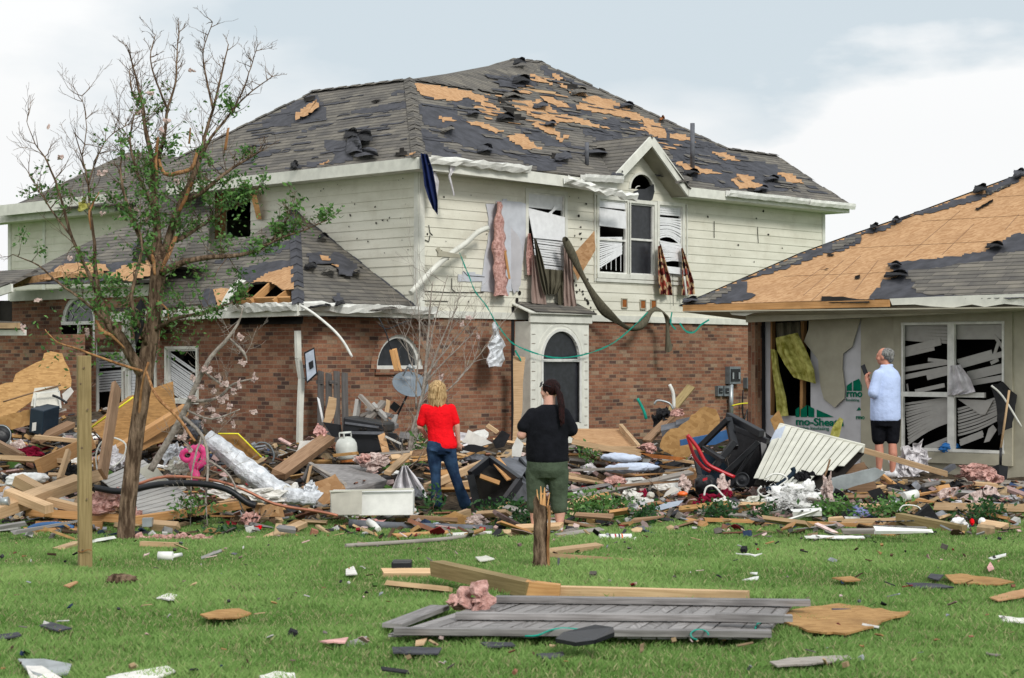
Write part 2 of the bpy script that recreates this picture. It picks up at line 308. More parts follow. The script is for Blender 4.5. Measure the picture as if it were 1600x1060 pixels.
    def blob(s, c, rx, ry, rz, amp=.2, fr=3.0, n=14, seed=0.0, flat=False):
        c = V(c); rows = []
        for i in range(n + 1):
            th = math.pi * i / n; row = []
            for j in range(n * 2):
                ph = math.pi * j / n; d = V((math.sin(th) * math.cos(ph), math.sin(th) * math.sin(ph), math.cos(th)))
                k = 1 + amp * (noise.noise(d * fr + V((seed * 7.3, seed, 3))) + .5 * noise.noise(d * fr * 2.7 + V((seed, 5, seed))))
                row.append(c + V((d.x * rx * k, d.y * ry * k, d.z * rz * k)))
            rows.append(row)
        return s.grid(rows, not flat, True)
    def build(s, name, mat, parent=None, label=None, cat=None, group=None, kind=None, bevel=0):
        vs = s.v; lo = V([min(p[i] for p in vs) for i in range(3)]); hi = V([max(p[i] for p in vs) for i in range(3)])
        c = V(((lo.x + hi.x) / 2, (lo.y + hi.y) / 2, lo.z)); me = bpy.data.meshes.new(name)
        me.from_pydata([tuple(p - c) for p in vs], [], s.f); ul = me.uv_layers.new(name='UVMap')
        k = 0; data = []
        for f, uv in zip(s.f, s.uv):
            if uv is None:
                a = V((0, 0, 0)); p0 = vs[f[0]]
                for i in range(1, len(f) - 1): a += (vs[f[i]] - p0).cross(vs[f[i + 1]] - p0)
                n = a.normalized() if a.length > 1e-12 else UP
                t = UP.cross(n); t = t.normalized() if t.length > .02 else V((1, 0, 0)); bb = n.cross(t)
                uv = [(vs[i].dot(t), vs[i].dot(bb)) for i in f]
            for q in uv: data += [q[0], q[1]]
        ul.data.foreach_set('uv', data); me.polygons.foreach_set('use_smooth', s.sm)
        me.materials.append(MATS[mat]); me.update()
        o = bpy.data.objects.new(name, me); sc.collection.objects.link(o)
        if parent: o.parent = parent; o.location = c - wloc(parent)
        else: o.location = c
        if bevel:
            bm_ = o.modifiers.new('bevel', 'BEVEL'); bm_.width = bevel; bm_.segments = 2; bm_.limit_method = 'ANGLE'
        return tag(o, label, cat, group, kind)
def dup(o, loc, rot=None, scale=None, label=None, parent=None):
    c = o.copy(); sc.collection.objects.link(c); c.location = loc
    if rot is not None: c.rotation_euler = rot
    if scale is not None: c.scale = scale
    if label: c['label'] = label
    for ch in o.children: q = ch.copy(); sc.collection.objects.link(q); q.parent = c
    return c
def clip(poly, a, b, c):     # keep a*u+b*v<=c
    out = []
    for i in range(len(poly)):
        p, q = poly[i], poly[(i + 1) % len(poly)]; dp = a * p[0] + b * p[1] - c; dq = a * q[0] + b * q[1] - c
        if dp <= 1e-9: out.append(p)
        if (dp < -1e-9 and dq > 1e-9) or (dp > 1e-9 and dq < -1e-9):
            t = dp / (dp - dq); out.append((p[0] + (q[0] - p[0]) * t, p[1] + (q[1] - p[1]) * t))
    return out if len(out) > 2 else []
def cut(polys, u0, u1, v0, v1):
    res = []
    for p in polys:
        a = clip(p, 1, 0, u0); 
        if a: res.append(a)
        a = clip(p, -1, 0, -u1)
        if a: res.append(a)
        m_ = clip(clip(p, -1, 0, -u0) or [], 1, 0, u1) if clip(p, -1, 0, -u0) else []
        if m_:
            a = clip(m_, 0, 1, v0)
            if a: res.append(a)
            a = clip(m_, 0, -1, -v1)
            if a: res.append(a)
    return res
class Plane:   # vertical wall: origin, horizontal direction, outward normal
    def __init__(s, o, d, n): s.o = V(o); s.o.z = 0; s.d = V(d); s.n = V(n)
    def P(s, u, v, off=0): return s.o + s.d * u + UP * v + s.n * off
    def px(s, x, y, off=0): return onp(x, y, s.o, s.n, off)
    def uv(s, x, y, off=0): p = s.px(x, y, off) - s.o; return (p.dot(s.d), p.z)
    def flat(s, m, polys, off=0):
        for p in polys:
            q = [s.P(u, v, off) for u, v in p]; a = (q[1] - q[0]).cross(q[2] - q[0])
            m.face(q if a.dot(s.n) > 0 else q[::-1])
    def siding(s, m, poly, holes, ex=.165, lip=.012):
        v0 = min(p[1] for p in poly); v1 = max(p[1] for p in poly); k = 0
        while v0 + k * ex < v1:
            a, b_ = v0 + k * ex, v0 + (k + 1) * ex; k += 1
            band = clip(clip(poly, 0, -1, -a) or [], 0, 1, b_) if clip(poly, 0, -1, -a) else []
            if not band: continue
            ps = [band]
            for h in holes: ps = cut(ps, *h)
            for p in ps:
                q = [s.P(u, v, .003 + lip * (b_ - v) / ex) for u, v in p]; nn = (q[1] - q[0]).cross(q[2] - q[0])
                m.face(q if nn.dot(s.n) > 0 else q[::-1])
                for i in range(len(p)):
                    c_, d_ = p[i], p[(i + 1) % len(p)]
                    if abs(c_[1] - a) < 1e-6 and abs(d_[1] - a) < 1e-6: m.face([s.P(*c_, .003 + lip), s.P(*d_, .003 + lip), s.P(*d_, 0), s.P(*c_, 0)])
    def rect(s, m, u0, u1, v0, v1, off=0, th=.03):   # trim box proud of the wall
        c = s.P((u0 + u1) / 2, (v0 + v1) / 2, off + th / 2); m.box(c, s.d * abs(u1 - u0) / 2, UP * abs(v1 - v0) / 2, s.n * th / 2); return m
def jag(pts, amp, seg, rr=None):
    rr = rr or R; out = []
    for i in range(len(pts)):
        a, b_ = V(pts[i]), V(pts[(i + 1) % len(pts)]); n = max(1, int((b_ - a).length / seg)); t = (b_ - a)
        for k in range(n):
            out.append(a + t * ((k + (rr.uniform(-.3, .3) if k else 0)) / n) + V((rr.uniform(-amp, amp), rr.uniform(-amp, amp), 0)))
    return out
def jagpx(pts, P, n, off, amp=3, seg=9):   # outline picked in the photo, laid on the true plane, stepped like torn courses
    q = jag([V((a, b_, 0)) for a, b_ in pts], amp * .6, seg); out = []
    for i, p in enumerate(q):
        s_ = q[(i + 1) % len(q)]; out.append(p)
        if abs(s_.y - p.y) > 1.6 and abs(s_.x - p.x) > 2.5 and R.random() < .75: out.append(V((s_.x + R.uniform(-1, 1) * .6, p.y + R.uniform(-.5, .5), 0)))
    return [onp(p.x, p.y, P, n, off) for p in out]
# ================================================================ GROUND, HEAP, GRASS
def sst(a, b_, x): t_ = min(1, max(0, (x - a) / (b_ - a))); return t_ * t_ * (3 - 2 * t_)
def H(x, y):
    r = x / max(y, 1) * F + CX
    hm = 1.0 - .55 * sst(620, 760, r) - .15 * sst(1150, 1250, r) - .45 * sst(310, 350, r) * (1 - sst(460, 500, r)); hm *= 1 - .52 * sst(460, 510, r) * (1 - sst(600, 680, r)); hm *= 1 - .8 * math.exp(-((r - 698) / 45) ** 2) * math.exp(-((y - 22.9) / 1.3) ** 2); y1 = 28.0 + 2.5 * sst(600, 800, r) - 3.5 * sst(1180, 1300, r)
    h = hm * sst(20.6, y1, y) * (.9 + .25 * noise.noise(V((x * .7, y * .7, 0)))) + .10 * sst(20.6, 22, y) * noise.noise(V((x * 1.9, y * 1.9, 4)))
    return max(0.0, h)
def hp(px, py, off=0):     # where the sight line meets the debris heap
    d = ray(px, py); y = 12.0; hit = None
    while y < 46:
        p = O0 + d * y
        if p.z <= (H(p.x, p.y) if p.y > 20.6 else 0) + off: return p
        y += .03
    return O0 + d * 30
t = MB(); t.face([V((-400, -5, 0)), V((400, -5, 0)), V((400, 900, 0)), V((-400, 900, 0))]); t.build('ground', 'ground', kind='structure')
t = MB(); rows = []
for i in range(90):
    y = 20.5 + i * .16; rows.append([V((x, y, H(x, y) - .03 if i else -.05)) for x in [(-.30 + .58 * j / 110) * y for j in range(111)]])
t.grid(rows); t.build('debris_ground', 'rubble_base', kind='stuff', label='dark churned bed of crushed rubble under the wreckage between lawn and houses', cat='rubble')
def grass():
    rng = np.random.default_rng(4); n = 520000
    y = 10.3 + (23.2 - 10.3) * rng.random(n) ** .95; x = (rng.random(n) - .5) * 2 * y * .292
    h0 = np.zeros(n); keep = np.ones(n, bool); c = np.zeros((n, 3))
    nx = np.array([noise.noise(V((a * .55, b_ * .8, 0))) for a, b_ in zip(x, y)]); nf = np.array([noise.noise(V((a * 2.6, b_ * 3.0, 9))) for a, b_ in zip(x, y)])
    hgt = (.035 + .045 * np.clip(nx + .4, 0, 1) + .045 * np.clip(nf, 0, 1)) * rng.uniform(.5, 1.2, n) * np.where(y < 17, .9, .6); 
    keep = ~((y > 21) & (rng.random(n) < (y - 21) / 1.6)); keep &= ~((nf < -.35) & (rng.random(n) < .7))
    pxs = x / y * F + CX; pys = HY + CAMZ / y * F; under = (pys > 938) & (pys < 1000) & (pxs > 775 - (pys - 938) * 3.0) & (pxs < 1236 - (pys - 944) * .8); keep &= ~(under & (rng.random(n) < .93))
    bare = ((x + 3.3 - .25) ** 2 / .1 + (y - 15.4) ** 2 / .35) < 0; keep &= ~bare
    x, y, hgt, nx, nf = x[keep], y[keep], hgt[keep], nx[keep], nf[keep]; n = len(x)
    a = rng.random(n) * 6.283; wd = rng.uniform(.002, .0044, n) * np.where(y > 16, 1.3, 1); ln = rng.uniform(.1, .9, n) * hgt
    dx, dy = np.cos(a), np.sin(a); b_ = rng.random(n) * 6.283
    co = np.zeros((n, 4, 3)); co[:, 0] = np.c_[x - dx * wd, y - dy * wd, 0 * x]; co[:, 1] = np.c_[x + dx * wd, y + dy * wd, 0 * x]
    co[:, 2] = np.c_[x + dx * wd * .7 + np.cos(b_) * ln * .35, y + dy * wd * .7 + np.sin(b_) * ln * .35, hgt * .6]; co[:, 3] = np.c_[x + np.cos(b_) * ln, y + np.sin(b_) * ln, hgt]
    me = bpy.data.meshes.new('grass'); me.vertices.add(n * 4); me.vertices.foreach_set('co', co.ravel()); tri = np.array([0, 1, 2, 0, 2, 3]); idx = (np.arange(n)[:, None] * 4 + tri).ravel()
    me.loops.add(n * 6); me.loops.foreach_set('vertex_index', idx.astype(np.int32)); me.polygons.add(n * 2); me.polygons.foreach_set('loop_start', np.arange(0, n * 6, 3, dtype=np.int32)); 
    g1 = np.array([.125, .26, .055]); g2 = np.array([.31, .46, .15]); dry = np.array([.44, .44, .22]); k = np.clip(rng.random(n) * .6 + nx * 1.0 + .2, 0, 1)[:, None]
    col = g1 * (1 - k) + g2 * k; dm = rng.random(n) < (.07 + .42 * np.clip(-nx + .08, 0, 1) + .16 * np.clip(-nf, 0, 1)); col[dm] = dry * rng.uniform(.6, 1.1, dm.sum())[:, None]
    me.update(); at = me.color_attributes.new('Col', 'FLOAT_COLOR', 'POINT'); at.data.foreach_set('color', np.repeat(np.c_[col, np.ones(n)], 4, 0).ravel()); me.materials.append(MATS['grass_blade'])
    o = bpy.data.objects.new('grass', me); sc.collection.objects.link(o); tag(o, 'mown green lawn with longer tufts in the foreground', 'grass', kind='stuff')
grass()
# ================================================================ MAIN HOUSE
C0 = V((-1.575, 31.5, 0)); MR = Plane(C0, dR, nR); ML = Plane(C0, dL, nL)
W0 = C0 - dR * 2.6; WL = Plane(W0, dL, nL)
E0 = C0 - .45 * (dL + dR); E0.z = 5.25
nPR = (nR * .59 + UP).normalized(); nPL = (nL * .667 + UP).normalized()
house = empty('brick_house', C0, 'two storey tornado damaged house with cream siding over brick and a torn grey shingle roof', 'house')
def pR(x, y, off=0): return onp(x, y, E0, nPR, off)
def pL(x, y, off=0): return onp(x, y, E0, nPL, off)
E2 = E0 + dR * 12.85; E1 = E0 + dL * 7.0
def arch_cols(pl, x0, x1, ys, yt, n=22):   # px extents; ys springline, yt crown -> (u0,u1,v) columns
    u0, v0 = pl.uv(x0, ys); u1, v1 = pl.uv(x1, ys); vt = pl.uv((x0 + x1) / 2, yt)[1]; a = abs(u1 - u0) / 2; uc = (u0 + u1) / 2; h = vt - (v0 + v1) / 2; vs_ = (v0 + v1) / 2
    return [(uc - a + 2 * a * i / n, uc - a + 2 * a * (i + 1) / n, vs_ + h * math.sqrt(max(0, 1 - ((i + .5) / n * 2 - 1) ** 2))) for i in range(n)], uc, a, vs_, h
def prect(pl, x0, x1, y0, y1):   # pixel box at its middle -> u0,u1,v0,v1
    a = pl.uv(x0, (y0 + y1) / 2)[0]; b_ = pl.uv(x1, (y0 + y1) / 2)[0]; xm = (x0 + x1) / 2
    return min(a, b_), max(a, b_), pl.uv(xm, y1)[1], pl.uv(xm, y0)[1]
LS = []   # holes in the siding of the right wall
wA = prect(MR, 824, 881, 303, 424); wB = prect(MR, 935, 979, 313, 428); wC = prect(MR, 984, 1021, 319, 430); wD = prect(MR, 1029, 1065, 322, 431)
oc, ocu, oca, ocv, och = arch_cols(MR, 984, 1020, 297, 273)
# --- first floor brick, right wall (wing wall is the same plane)
UE = 12.12
gp = prect(MR, 818, 921, 490, 664)
ac, acu, aca, acv, ach = arch_cols(MR, 588, 659, 577, 523)
brick = MB(); ps = [[(-2.6, -.2), (UE, -.2), (UE, 2.68), (-2.6, 2.68)]]
for u0, u1, vt in ac: ps = cut(ps, u0, u1, acv, vt)
ps = cut(ps, gp[0] + .05, gp[1] - .05, -.1, gp[3])
MR.flat(brick, ps)
# left wall of the wing, with two openings
q1 = prect(WL, 262, 308, 546, 625); q2 = prect(WL, 200, 243, 520, 640); q3 = prect(WL, 150, 192, 555, 650)
ps = [[(0, -.2), (6.2, -.2), (6.2, 2.68), (0, 2.68)]]
for q in (q1, q2, q3): ps = cut(ps, *q)
WL.flat(brick, ps); brick.build('brick_wall', 'brick', house)
# --- second floor siding
sd_ = MB(); dorm = MR.uv(1018, 232); 
pts = [(0, 2.66), (UE, 2.66), (UE, 5.12), (0, 5.12)]
holes = [wA, wB, wC, wD] + [(a, b_, ocv, vt) for a, b_, vt in oc]
MR.siding(sd_, pts, holes)
dl, dr_ = MR.uv(968, 284), MR.uv(1075, 300); dp = MR.uv(1018, 226)
MR.siding(sd_, [(dl[0] - .25, 5.12), (dr_[0] + .25, 5.12), (dp[0], dp[1] + .12)], [(a, b_, ocv, vt) for a, b_, vt in oc])
MLw = 5.92; hole = prect(ML, 336, 392, 296, 372)
ML.siding(sd_, [(0, 2.66), (MLw, 2.66), (MLw, 5.12), (0, 5.12)], [hole])
sd_.build('siding_wall', 'siding', house)
# corner boards, frieze and band boards
t = MB()
MR.rect(t, -.015, .10, 2.6, 5.1, 0, .03); ML.rect(t, -.0, .10, 2.6, 5.1, 0, .028); ML.rect(t, MLw - .12, MLw, 2.6, 5.1, 0, .03); MR.rect(t, UE - .1, UE, 2.6, 5.1, 0, .03)
MR.rect(t, -.0, UE, 2.6, 2.72, .0, .045); 
t.build('corner_board', 'trim', house)
# near-black shell behind the openings; the rooms' shade is put into its colour
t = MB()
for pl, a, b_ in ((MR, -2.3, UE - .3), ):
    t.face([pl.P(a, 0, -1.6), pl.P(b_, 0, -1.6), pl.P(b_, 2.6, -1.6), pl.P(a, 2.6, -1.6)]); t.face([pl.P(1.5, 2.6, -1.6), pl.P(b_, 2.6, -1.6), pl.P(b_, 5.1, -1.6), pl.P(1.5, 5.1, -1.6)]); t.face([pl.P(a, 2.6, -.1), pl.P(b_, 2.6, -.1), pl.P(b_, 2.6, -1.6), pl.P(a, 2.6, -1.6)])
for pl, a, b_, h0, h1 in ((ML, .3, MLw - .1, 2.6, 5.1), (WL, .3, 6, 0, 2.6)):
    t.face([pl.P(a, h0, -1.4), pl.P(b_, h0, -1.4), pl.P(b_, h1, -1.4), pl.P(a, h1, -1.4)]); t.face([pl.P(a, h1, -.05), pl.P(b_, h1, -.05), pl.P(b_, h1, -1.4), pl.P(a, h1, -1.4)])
t.build('shade_backing', 'interior_shade', house)
# studs showing in the hole of the left wall, split boards
t = MB()
for x in (341, 350): a = ML.px(x, 293, -.12); b_ = ML.px(x - 3, 378, -.12); t.beam(a, b_, .05, .10, up=nL)
t.build('wall_stud', 'pine_orange', house)
t = MB(); rows = []
for k in range(9):
    f = k / 8; x = 392 + 11 * math.sin(f * 1.1) + 2 * f; y = 291 + 52 * f; a = ML.px(x - 5 + f * 2, y, .03 + .10 * math.sin(f * 3)); b_ = ML.px(x + 5, y, .06 + .12 * math.sin(f * 3)); rows.append([a, b_])
t.grid(rows); t.build('split_board', 'split_wood', house)
# --- roof slabs
a2 = pR(845, 97); nPU = (nL * .62 + UP).normalized()
def pU(x, y, off=0): return onp(x, y, a2, nPU, off)
roof = MB()
Rp = [E0, E0 + dR * 5.08, onp(1014, 222, E0, nPR), E0 + dR * 7.25, E2, pR(1211, 243), pR(1135, 232), a2, pR(815, 152), pR(640, 124)]
roof.slab(Rp, .05, nPR)
roof.slab([E0, pR(640, 124), pL(490, 143), pL(268, 252), E1], .05, nPL)
Up_ = [pR(640, 124), pR(815, 152), a2, pU(802, 92), pU(775, 99), pU(750, 108)]
roof.slab(Up_, .03, nPU)
T = [E1, pL(268, 252), pL(490, 143), pR(640, 124), pU(750, 108), pU(802, 92), a2, pR(1135, 232), pR(1211, 243), E2]
bk = (dL + dR).normalized()
B_ = [V((p.x, p.y, 5.0)) + bk * (.6 if i in (0, len(T) - 1) else 4.0) for i, p in enumerate(T)]
B_[-1] = MR.P(UE, 5.0, -.5); B_[-2] = MR.P(UE - .2, 5.0, -3); B_[0] = ML.P(MLw, 5.0, -.5)
for i in range(len(T) - 1): roof.face([T[i], B_[i], B_[i + 1], T[i + 1]])
roofo = roof.build('roof', 'shingle', house)
t = MB()
for i in range(len(B_) - 1):
    a, b_ = B_[i], B_[i + 1]; t.face([a, V((a.x, a.y, 0)), V((b_.x, b_.y, 0)), b_])
t.build('rear_wall', 'siding', house)
# fascia, soffit
fz = .2
t = MB(); t.beam(E0 - UP * .10 + nR * .012, E0 + dR * 4.4 - UP * .16 + nR * .02, .03, fz); t.beam(E0 + dR * 4.4 - UP * .12, E0 + dR * 5.08 - UP * .12, .03, .17)
t.beam(E0 + dR * 7.25 - UP * .10, E2 - UP * .10, .03, fz - .02)
t.beam(E0 - UP * .10, E1 - UP * .10, .03, fz)
ez = UP * .19
t.face([E0 - ez, E0 + dR * 5.08 - ez, MR.P(5.08 - .45, 5.06), MR.P(0, 5.06)]); t.face([E0 + dR * 7.25 - ez, E2 - ez, MR.P(UE, 5.06), MR.P(7.25 - .45, 5.06)]); t.face([E0 - ez, ML.P(0, 5.06), ML.P(MLw, 5.06), E1 - ez]); t.face([E2 - ez, E2 - ez + dL * 2, MR.P(UE, 5.06) + dL * 2, MR.P(UE, 5.06)])
t.build('fascia', 'trim', house)
# gutters: bent lengths along the eaves
def gutter(a, b_, name='gutter', dents=.012, mat='white_metal', sag=0.0, par=None, n=16, nn=nR, droop=0.0):
    m = MB(); rows = []; pr = [(0, 0), (.0, -.11), (.09, -.12), (.12, -.05), (.12, .005), (.105, .005)]
    for i in range(n + 1):
        f = i / n; p = a.lerp(b_, f) - UP * (sag * math.sin(f * math.pi) + droop * f * f)
        q_ = dents * 2.2; rows.append([p + nn * (x + q_ * noise.noise(V((i * .9, j * .8, p.x * 3)))) + UP * (z + q_ * noise.noise(V((i * .8, j * .7 + 9, p.x * 3)))) for j, (x, z) in enumerate(pr)])
    m.grid(rows, False); return m.build(name, mat, par or house)
g0 = E0 + nR * .03
gutter(E0 + dR * 8.4 + nR * .03, E0 + dR * 11.2 + nR * .03, dents=.008); gutter(E0 + dR * 11.15 + nR * .05 - UP * .01, E2 + nR * .03 + dR * .05, dents=.006)
gutter(g0 + dR * .15 + UP * .02, E0 + dR * 2.6 + nR * .05 + UP * .03, dents=.02)
a = MR.px(880, 276, .5); b_ = MR.px(990, 305, .62); gutter(a, b_, 'gutter', .025, sag=.03)
gutter(MR.px(907, 273, .5), MR.px(968, 277, .5), 'gutter', .006)
# dormer gable
pk = MR.px(1018, 220, .42); fl = MR.px(963, 279, .42); fr = MR.px(1076, 301, .42)
t = MB(); t.beam(fl, pk + UP * .0, .04, .17, up=UP); t.beam(pk, fr, .043, .17, up=UP); t.build('rake_board', 'trim', house)
def meetR(p):   # horizontally back along dL until the roof plane
    s_ = ((E0 - p).dot(nPR)) / dL.dot(nPR); return p + dL * s_
t = MB(); up_ = UP * .10; t.slab([fl + up_ - UP * .02, pk + up_, meetR(pk + up_), meetR(fl + up_ - UP * .02)], .03); t.slab([pk + up_, fr + up_ - UP * .02, meetR(fr + up_ - UP * .02), meetR(pk + up_)], .03)
t.build('dormer_roof', 'shingle', house)
t = MB(); t.slab([fl - UP * .06 + dL * .03, pk - UP * .06 + dL * .03, pk - UP * .06 + dL * .45, fl - UP * .06 + dL * .45], .02); t.slab([pk - UP * .06 + dL * .03, fr - UP * .06 + dL * .03, fr - UP * .06 + dL * .45, pk - UP * .06 + dL * .45], .02)
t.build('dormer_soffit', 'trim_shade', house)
# --- wounds of the roof: felt and bare decking, ragged
def patches(lst, P, n, off, mat, name, par, amp=2.4, seg=7, th=.004):
    for pts in lst: m = MB(); m.slab(jagpx(pts, P, n, off + R.uniform(0, .003), amp, seg), th, n); o = m.build(name, mat, par)
    return o
def slivers(fn, n_, poly, mat, name, par, P, nrm, tang, off, L_=(.15, .9), H_=(.04, .13), seed=1):
    rr = random.Random(seed); m = MB(); up2 = nrm.cross(tang).normalized(); up2 = up2 if up2.z > 0 else -up2
    def inside(x, y):
        c = False; j = len(poly) - 1
        for i in range(len(poly)):
            if (poly[i][1] > y) != (poly[j][1] > y) and x < (poly[j][0] - poly[i][0]) * (y - poly[i][1]) / (poly[j][1] - poly[i][1]) + poly[i][0]: c = not c
            j = i
        return c
    xs = [p[0] for p in poly]; ys = [p[1] for p in poly]; k = 0
    while k < n_:
        x, y = rr.uniform(min(xs), max(xs)), rr.uniform(min(ys), max(ys))
        if not inside(x, y): continue
        k += 1; p = onp(x, y, P, nrm, off + rr.uniform(0, .006)); l = rr.uniform(*L_); h = rr.uniform(*H_); q = []
        st = max(2, int(l / .12))
        for i in range(st + 1): q.append(p + tang * (l * i / st) + up2 * (rr.uniform(-.02, .02)))
        for i in range(st + 1): q.append(p + tang * (l * (1 - i / st) + rr.uniform(-.03, .03)) + up2 * (h + rr.uniform(-.03, .03)))
        m.slab(q, .003, nrm)
    return m.build(name, mat, par)
feltR = [[(985, 187), (1045, 203), (1100, 222), (1165, 248), (1205, 258), (1248, 292), (1215, 300), (1160, 297), (1100, 285), (1060, 262), (1052, 240), (1030, 226), (960, 203), (930, 190), (945, 184)],
 [(652, 165), (700, 168), (722, 188), (760, 200), (800, 222), (840, 240), (880, 262), (860, 268), (800, 246), (750, 232), (722, 226), (700, 215), (690, 200), (662, 190)],
 [(655, 200), (672, 205), (700, 236), (720, 247), (690, 246), (668, 236)], [(722, 150), (752, 160), (770, 176), (735, 175), (700, 160)],
 [(858, 160), (890, 163), (930, 168), (925, 180), (890, 178), (862, 170)], [(845, 104), (872, 112), (905, 135), (900, 146), (868, 128)], [(770, 128), (800, 118), (835, 125), (840, 132), (800, 138)],
 [(905, 195), (960, 205), (990, 222), (950, 220), (915, 210)], [(805, 196), (830, 202), (870, 218), (900, 232), (870, 230), (825, 214)]]
patches(feltR, E0, nPR, .006, 'felt', 'roofing_felt', house, 3, 8)
slivers(None, 90, [(660, 135), (845, 100), (1130, 235), (1205, 245), (1290, 312), (1080, 290), (960, 262), (700, 240), (655, 232)], 'felt', 'missing_tab', house, E0, nPR, dR, .012, seed=5)
osbR = [[(649, 130), (667, 132), (695, 136), (722, 140), (755, 150), (772, 166), (787, 181), (768, 181), (739, 168), (752, 161), (732, 152), (712, 158), (690, 155), (672, 152), (657, 147)],
 [(782, 160), (800, 156), (816, 157), (830, 160), (837, 156), (845, 159), (855, 164), (870, 176), (887, 181), (904, 184), (922, 191), (937, 199), (916, 197), (898, 191), (880, 191), (870, 195), (852, 188), (832, 180), (822, 174), (800, 170)],
 [(831, 194), (841, 190), (854, 196), (875, 207), (876, 214), (854, 207)], [(880, 211), (889, 210), (889, 216), (880, 215)], [(790, 212), (805, 209), (819, 211), (821, 215), (834, 226), (846, 235), (822, 233), (805, 223)],
 [(842, 150), (860, 152), (882, 160), (895, 170), (875, 167), (860, 162)], [(899, 164), (910, 155), (922, 150), (935, 151), (950, 156), (962, 161), (1000, 180), (1010, 187), (1000, 189), (956, 179), (930, 175), (902, 170)],
 [(1000, 184), (1015, 187), (1039, 200), (1041, 215), (1021, 213), (1002, 198), (1013, 200)], [(1046, 209), (1062, 210), (1077, 215), (1077, 220), (1049, 217)], [(1056, 253), (1077, 257), (1095, 262), (1130, 272), (1095, 271), (1070, 264)],
 [(1112, 236), (1130, 239), (1156, 251), (1130, 250)], [(1151, 271), (1165, 274), (1179, 279), (1170, 282), (1200, 293), (1180, 294), (1158, 295), (1142, 281), (1160, 281)], [(1216, 269), (1235, 272), (1256, 286), (1235, 285)],
 [(829, 116), (845, 121), (864, 132), (845, 127)], [(864, 116), (875, 120), (888, 133), (920, 150), (905, 150), (880, 136)], [(685, 182), (700, 184), (713, 189), (695, 190)], [(729, 190), (750, 191), (770, 199), (786, 207), (778, 209), (745, 196)],
 [(868, 215), (880, 219), (878, 223)]]
patches(osbR, E0, nPR, .018, 'osb', 'bare_decking', house, 2.2, 5)
patches([[(876, 124), (890, 128), (905, 140), (892, 140)], [(778, 152), (790, 155), (808, 172), (800, 186), (790, 170)], [(796, 182), (808, 178), (822, 186), (812, 190)], [(862, 239), (880, 240), (876, 246), (866, 247)], [(900, 171), (908, 172), (906, 175)], [(1168, 293), (1182, 296), (1190, 302), (1178, 299)]], E0, nPR, .026, 'interior_shade', 'hole_shade', house, 1, 6)  # near-black patches laid on the roof; shade of the holes put into colour
feltL = [[(410, 187), (432, 176), (456, 161), (475, 152), (495, 147), (502, 160), (510, 186), (484, 190), (456, 197), (430, 197), (412, 200)], [(549, 173), (592, 165), (644, 157), (646, 167), (592, 176), (552, 178)],
 [(506, 218), (528, 219), (540, 225), (552, 250), (540, 254), (514, 257), (524, 243), (508, 231)], [(446, 263), (480, 254), (512, 250), (512, 256), (480, 262)], [(395, 240), (420, 234), (440, 235), (410, 245)], [(610, 146), (640, 136), (642, 144), (620, 150)], [(470, 202), (500, 195), (520, 192), (505, 200), (480, 207)]]
patches(feltL, E0, nPL, .006, 'felt', 'roofing_felt', house, 2.5, 8)
slivers(None, 60, [(700, 150), (845, 110), (1130, 240), (1200, 255), (1270, 305), (1080, 285), (960, 250), (700, 232)], 'shingle', 'loose_shingle', house, E0, nPR, dR, .026, L_=(.15, .8), seed=15)
slivers(None, 34, [(720, 140), (860, 120), (1100, 230), (1080, 250), (900, 200), (740, 190)], 'osb', 'bare_strip', house, E0, nPR, dR, .022, L_=(.08, .5), H_=(.03, .10), seed=16)
slivers(None, 40, [(720, 140), (860, 120), (1100, 230), (1080, 250), (900, 220), (740, 190)], 'felt', 'felt_strip', house, E0, nPR, dR, .032, L_=(.1, .6), H_=(.03, .09), seed=17)
slivers(None, 46, [(300, 270), (480, 152), (630, 130), (640, 235), (400, 262)], 'felt', 'missing_tab', house, E0, nPL, dL, .012, H_=(.03, .09), seed=8)
patches([[(461, 188), (463, 175), (478, 165), (494, 155), (498, 166), (488, 176), (475, 183)], [(500, 256), (512, 250), (515, 253), (506, 258)], [(633, 242), (648, 237), (648, 240), (636, 244)]], E0, nPL, .07, 'osb', 'bare_decking', house, 1.6, 5)
patches([[(474, 153), (492, 149), (490, 156), (478, 162)], [(384, 233), (396, 226), (400, 231), (390, 236)], [(615, 243), (624, 231), (636, 240), (634, 243)], [(580, 158), (595, 156), (586, 161)]], E0, nPL, .03, 'interior_shade', 'hole_shade', house, 1, 6)  # dark patches on the left slope, painting the shade in its holes
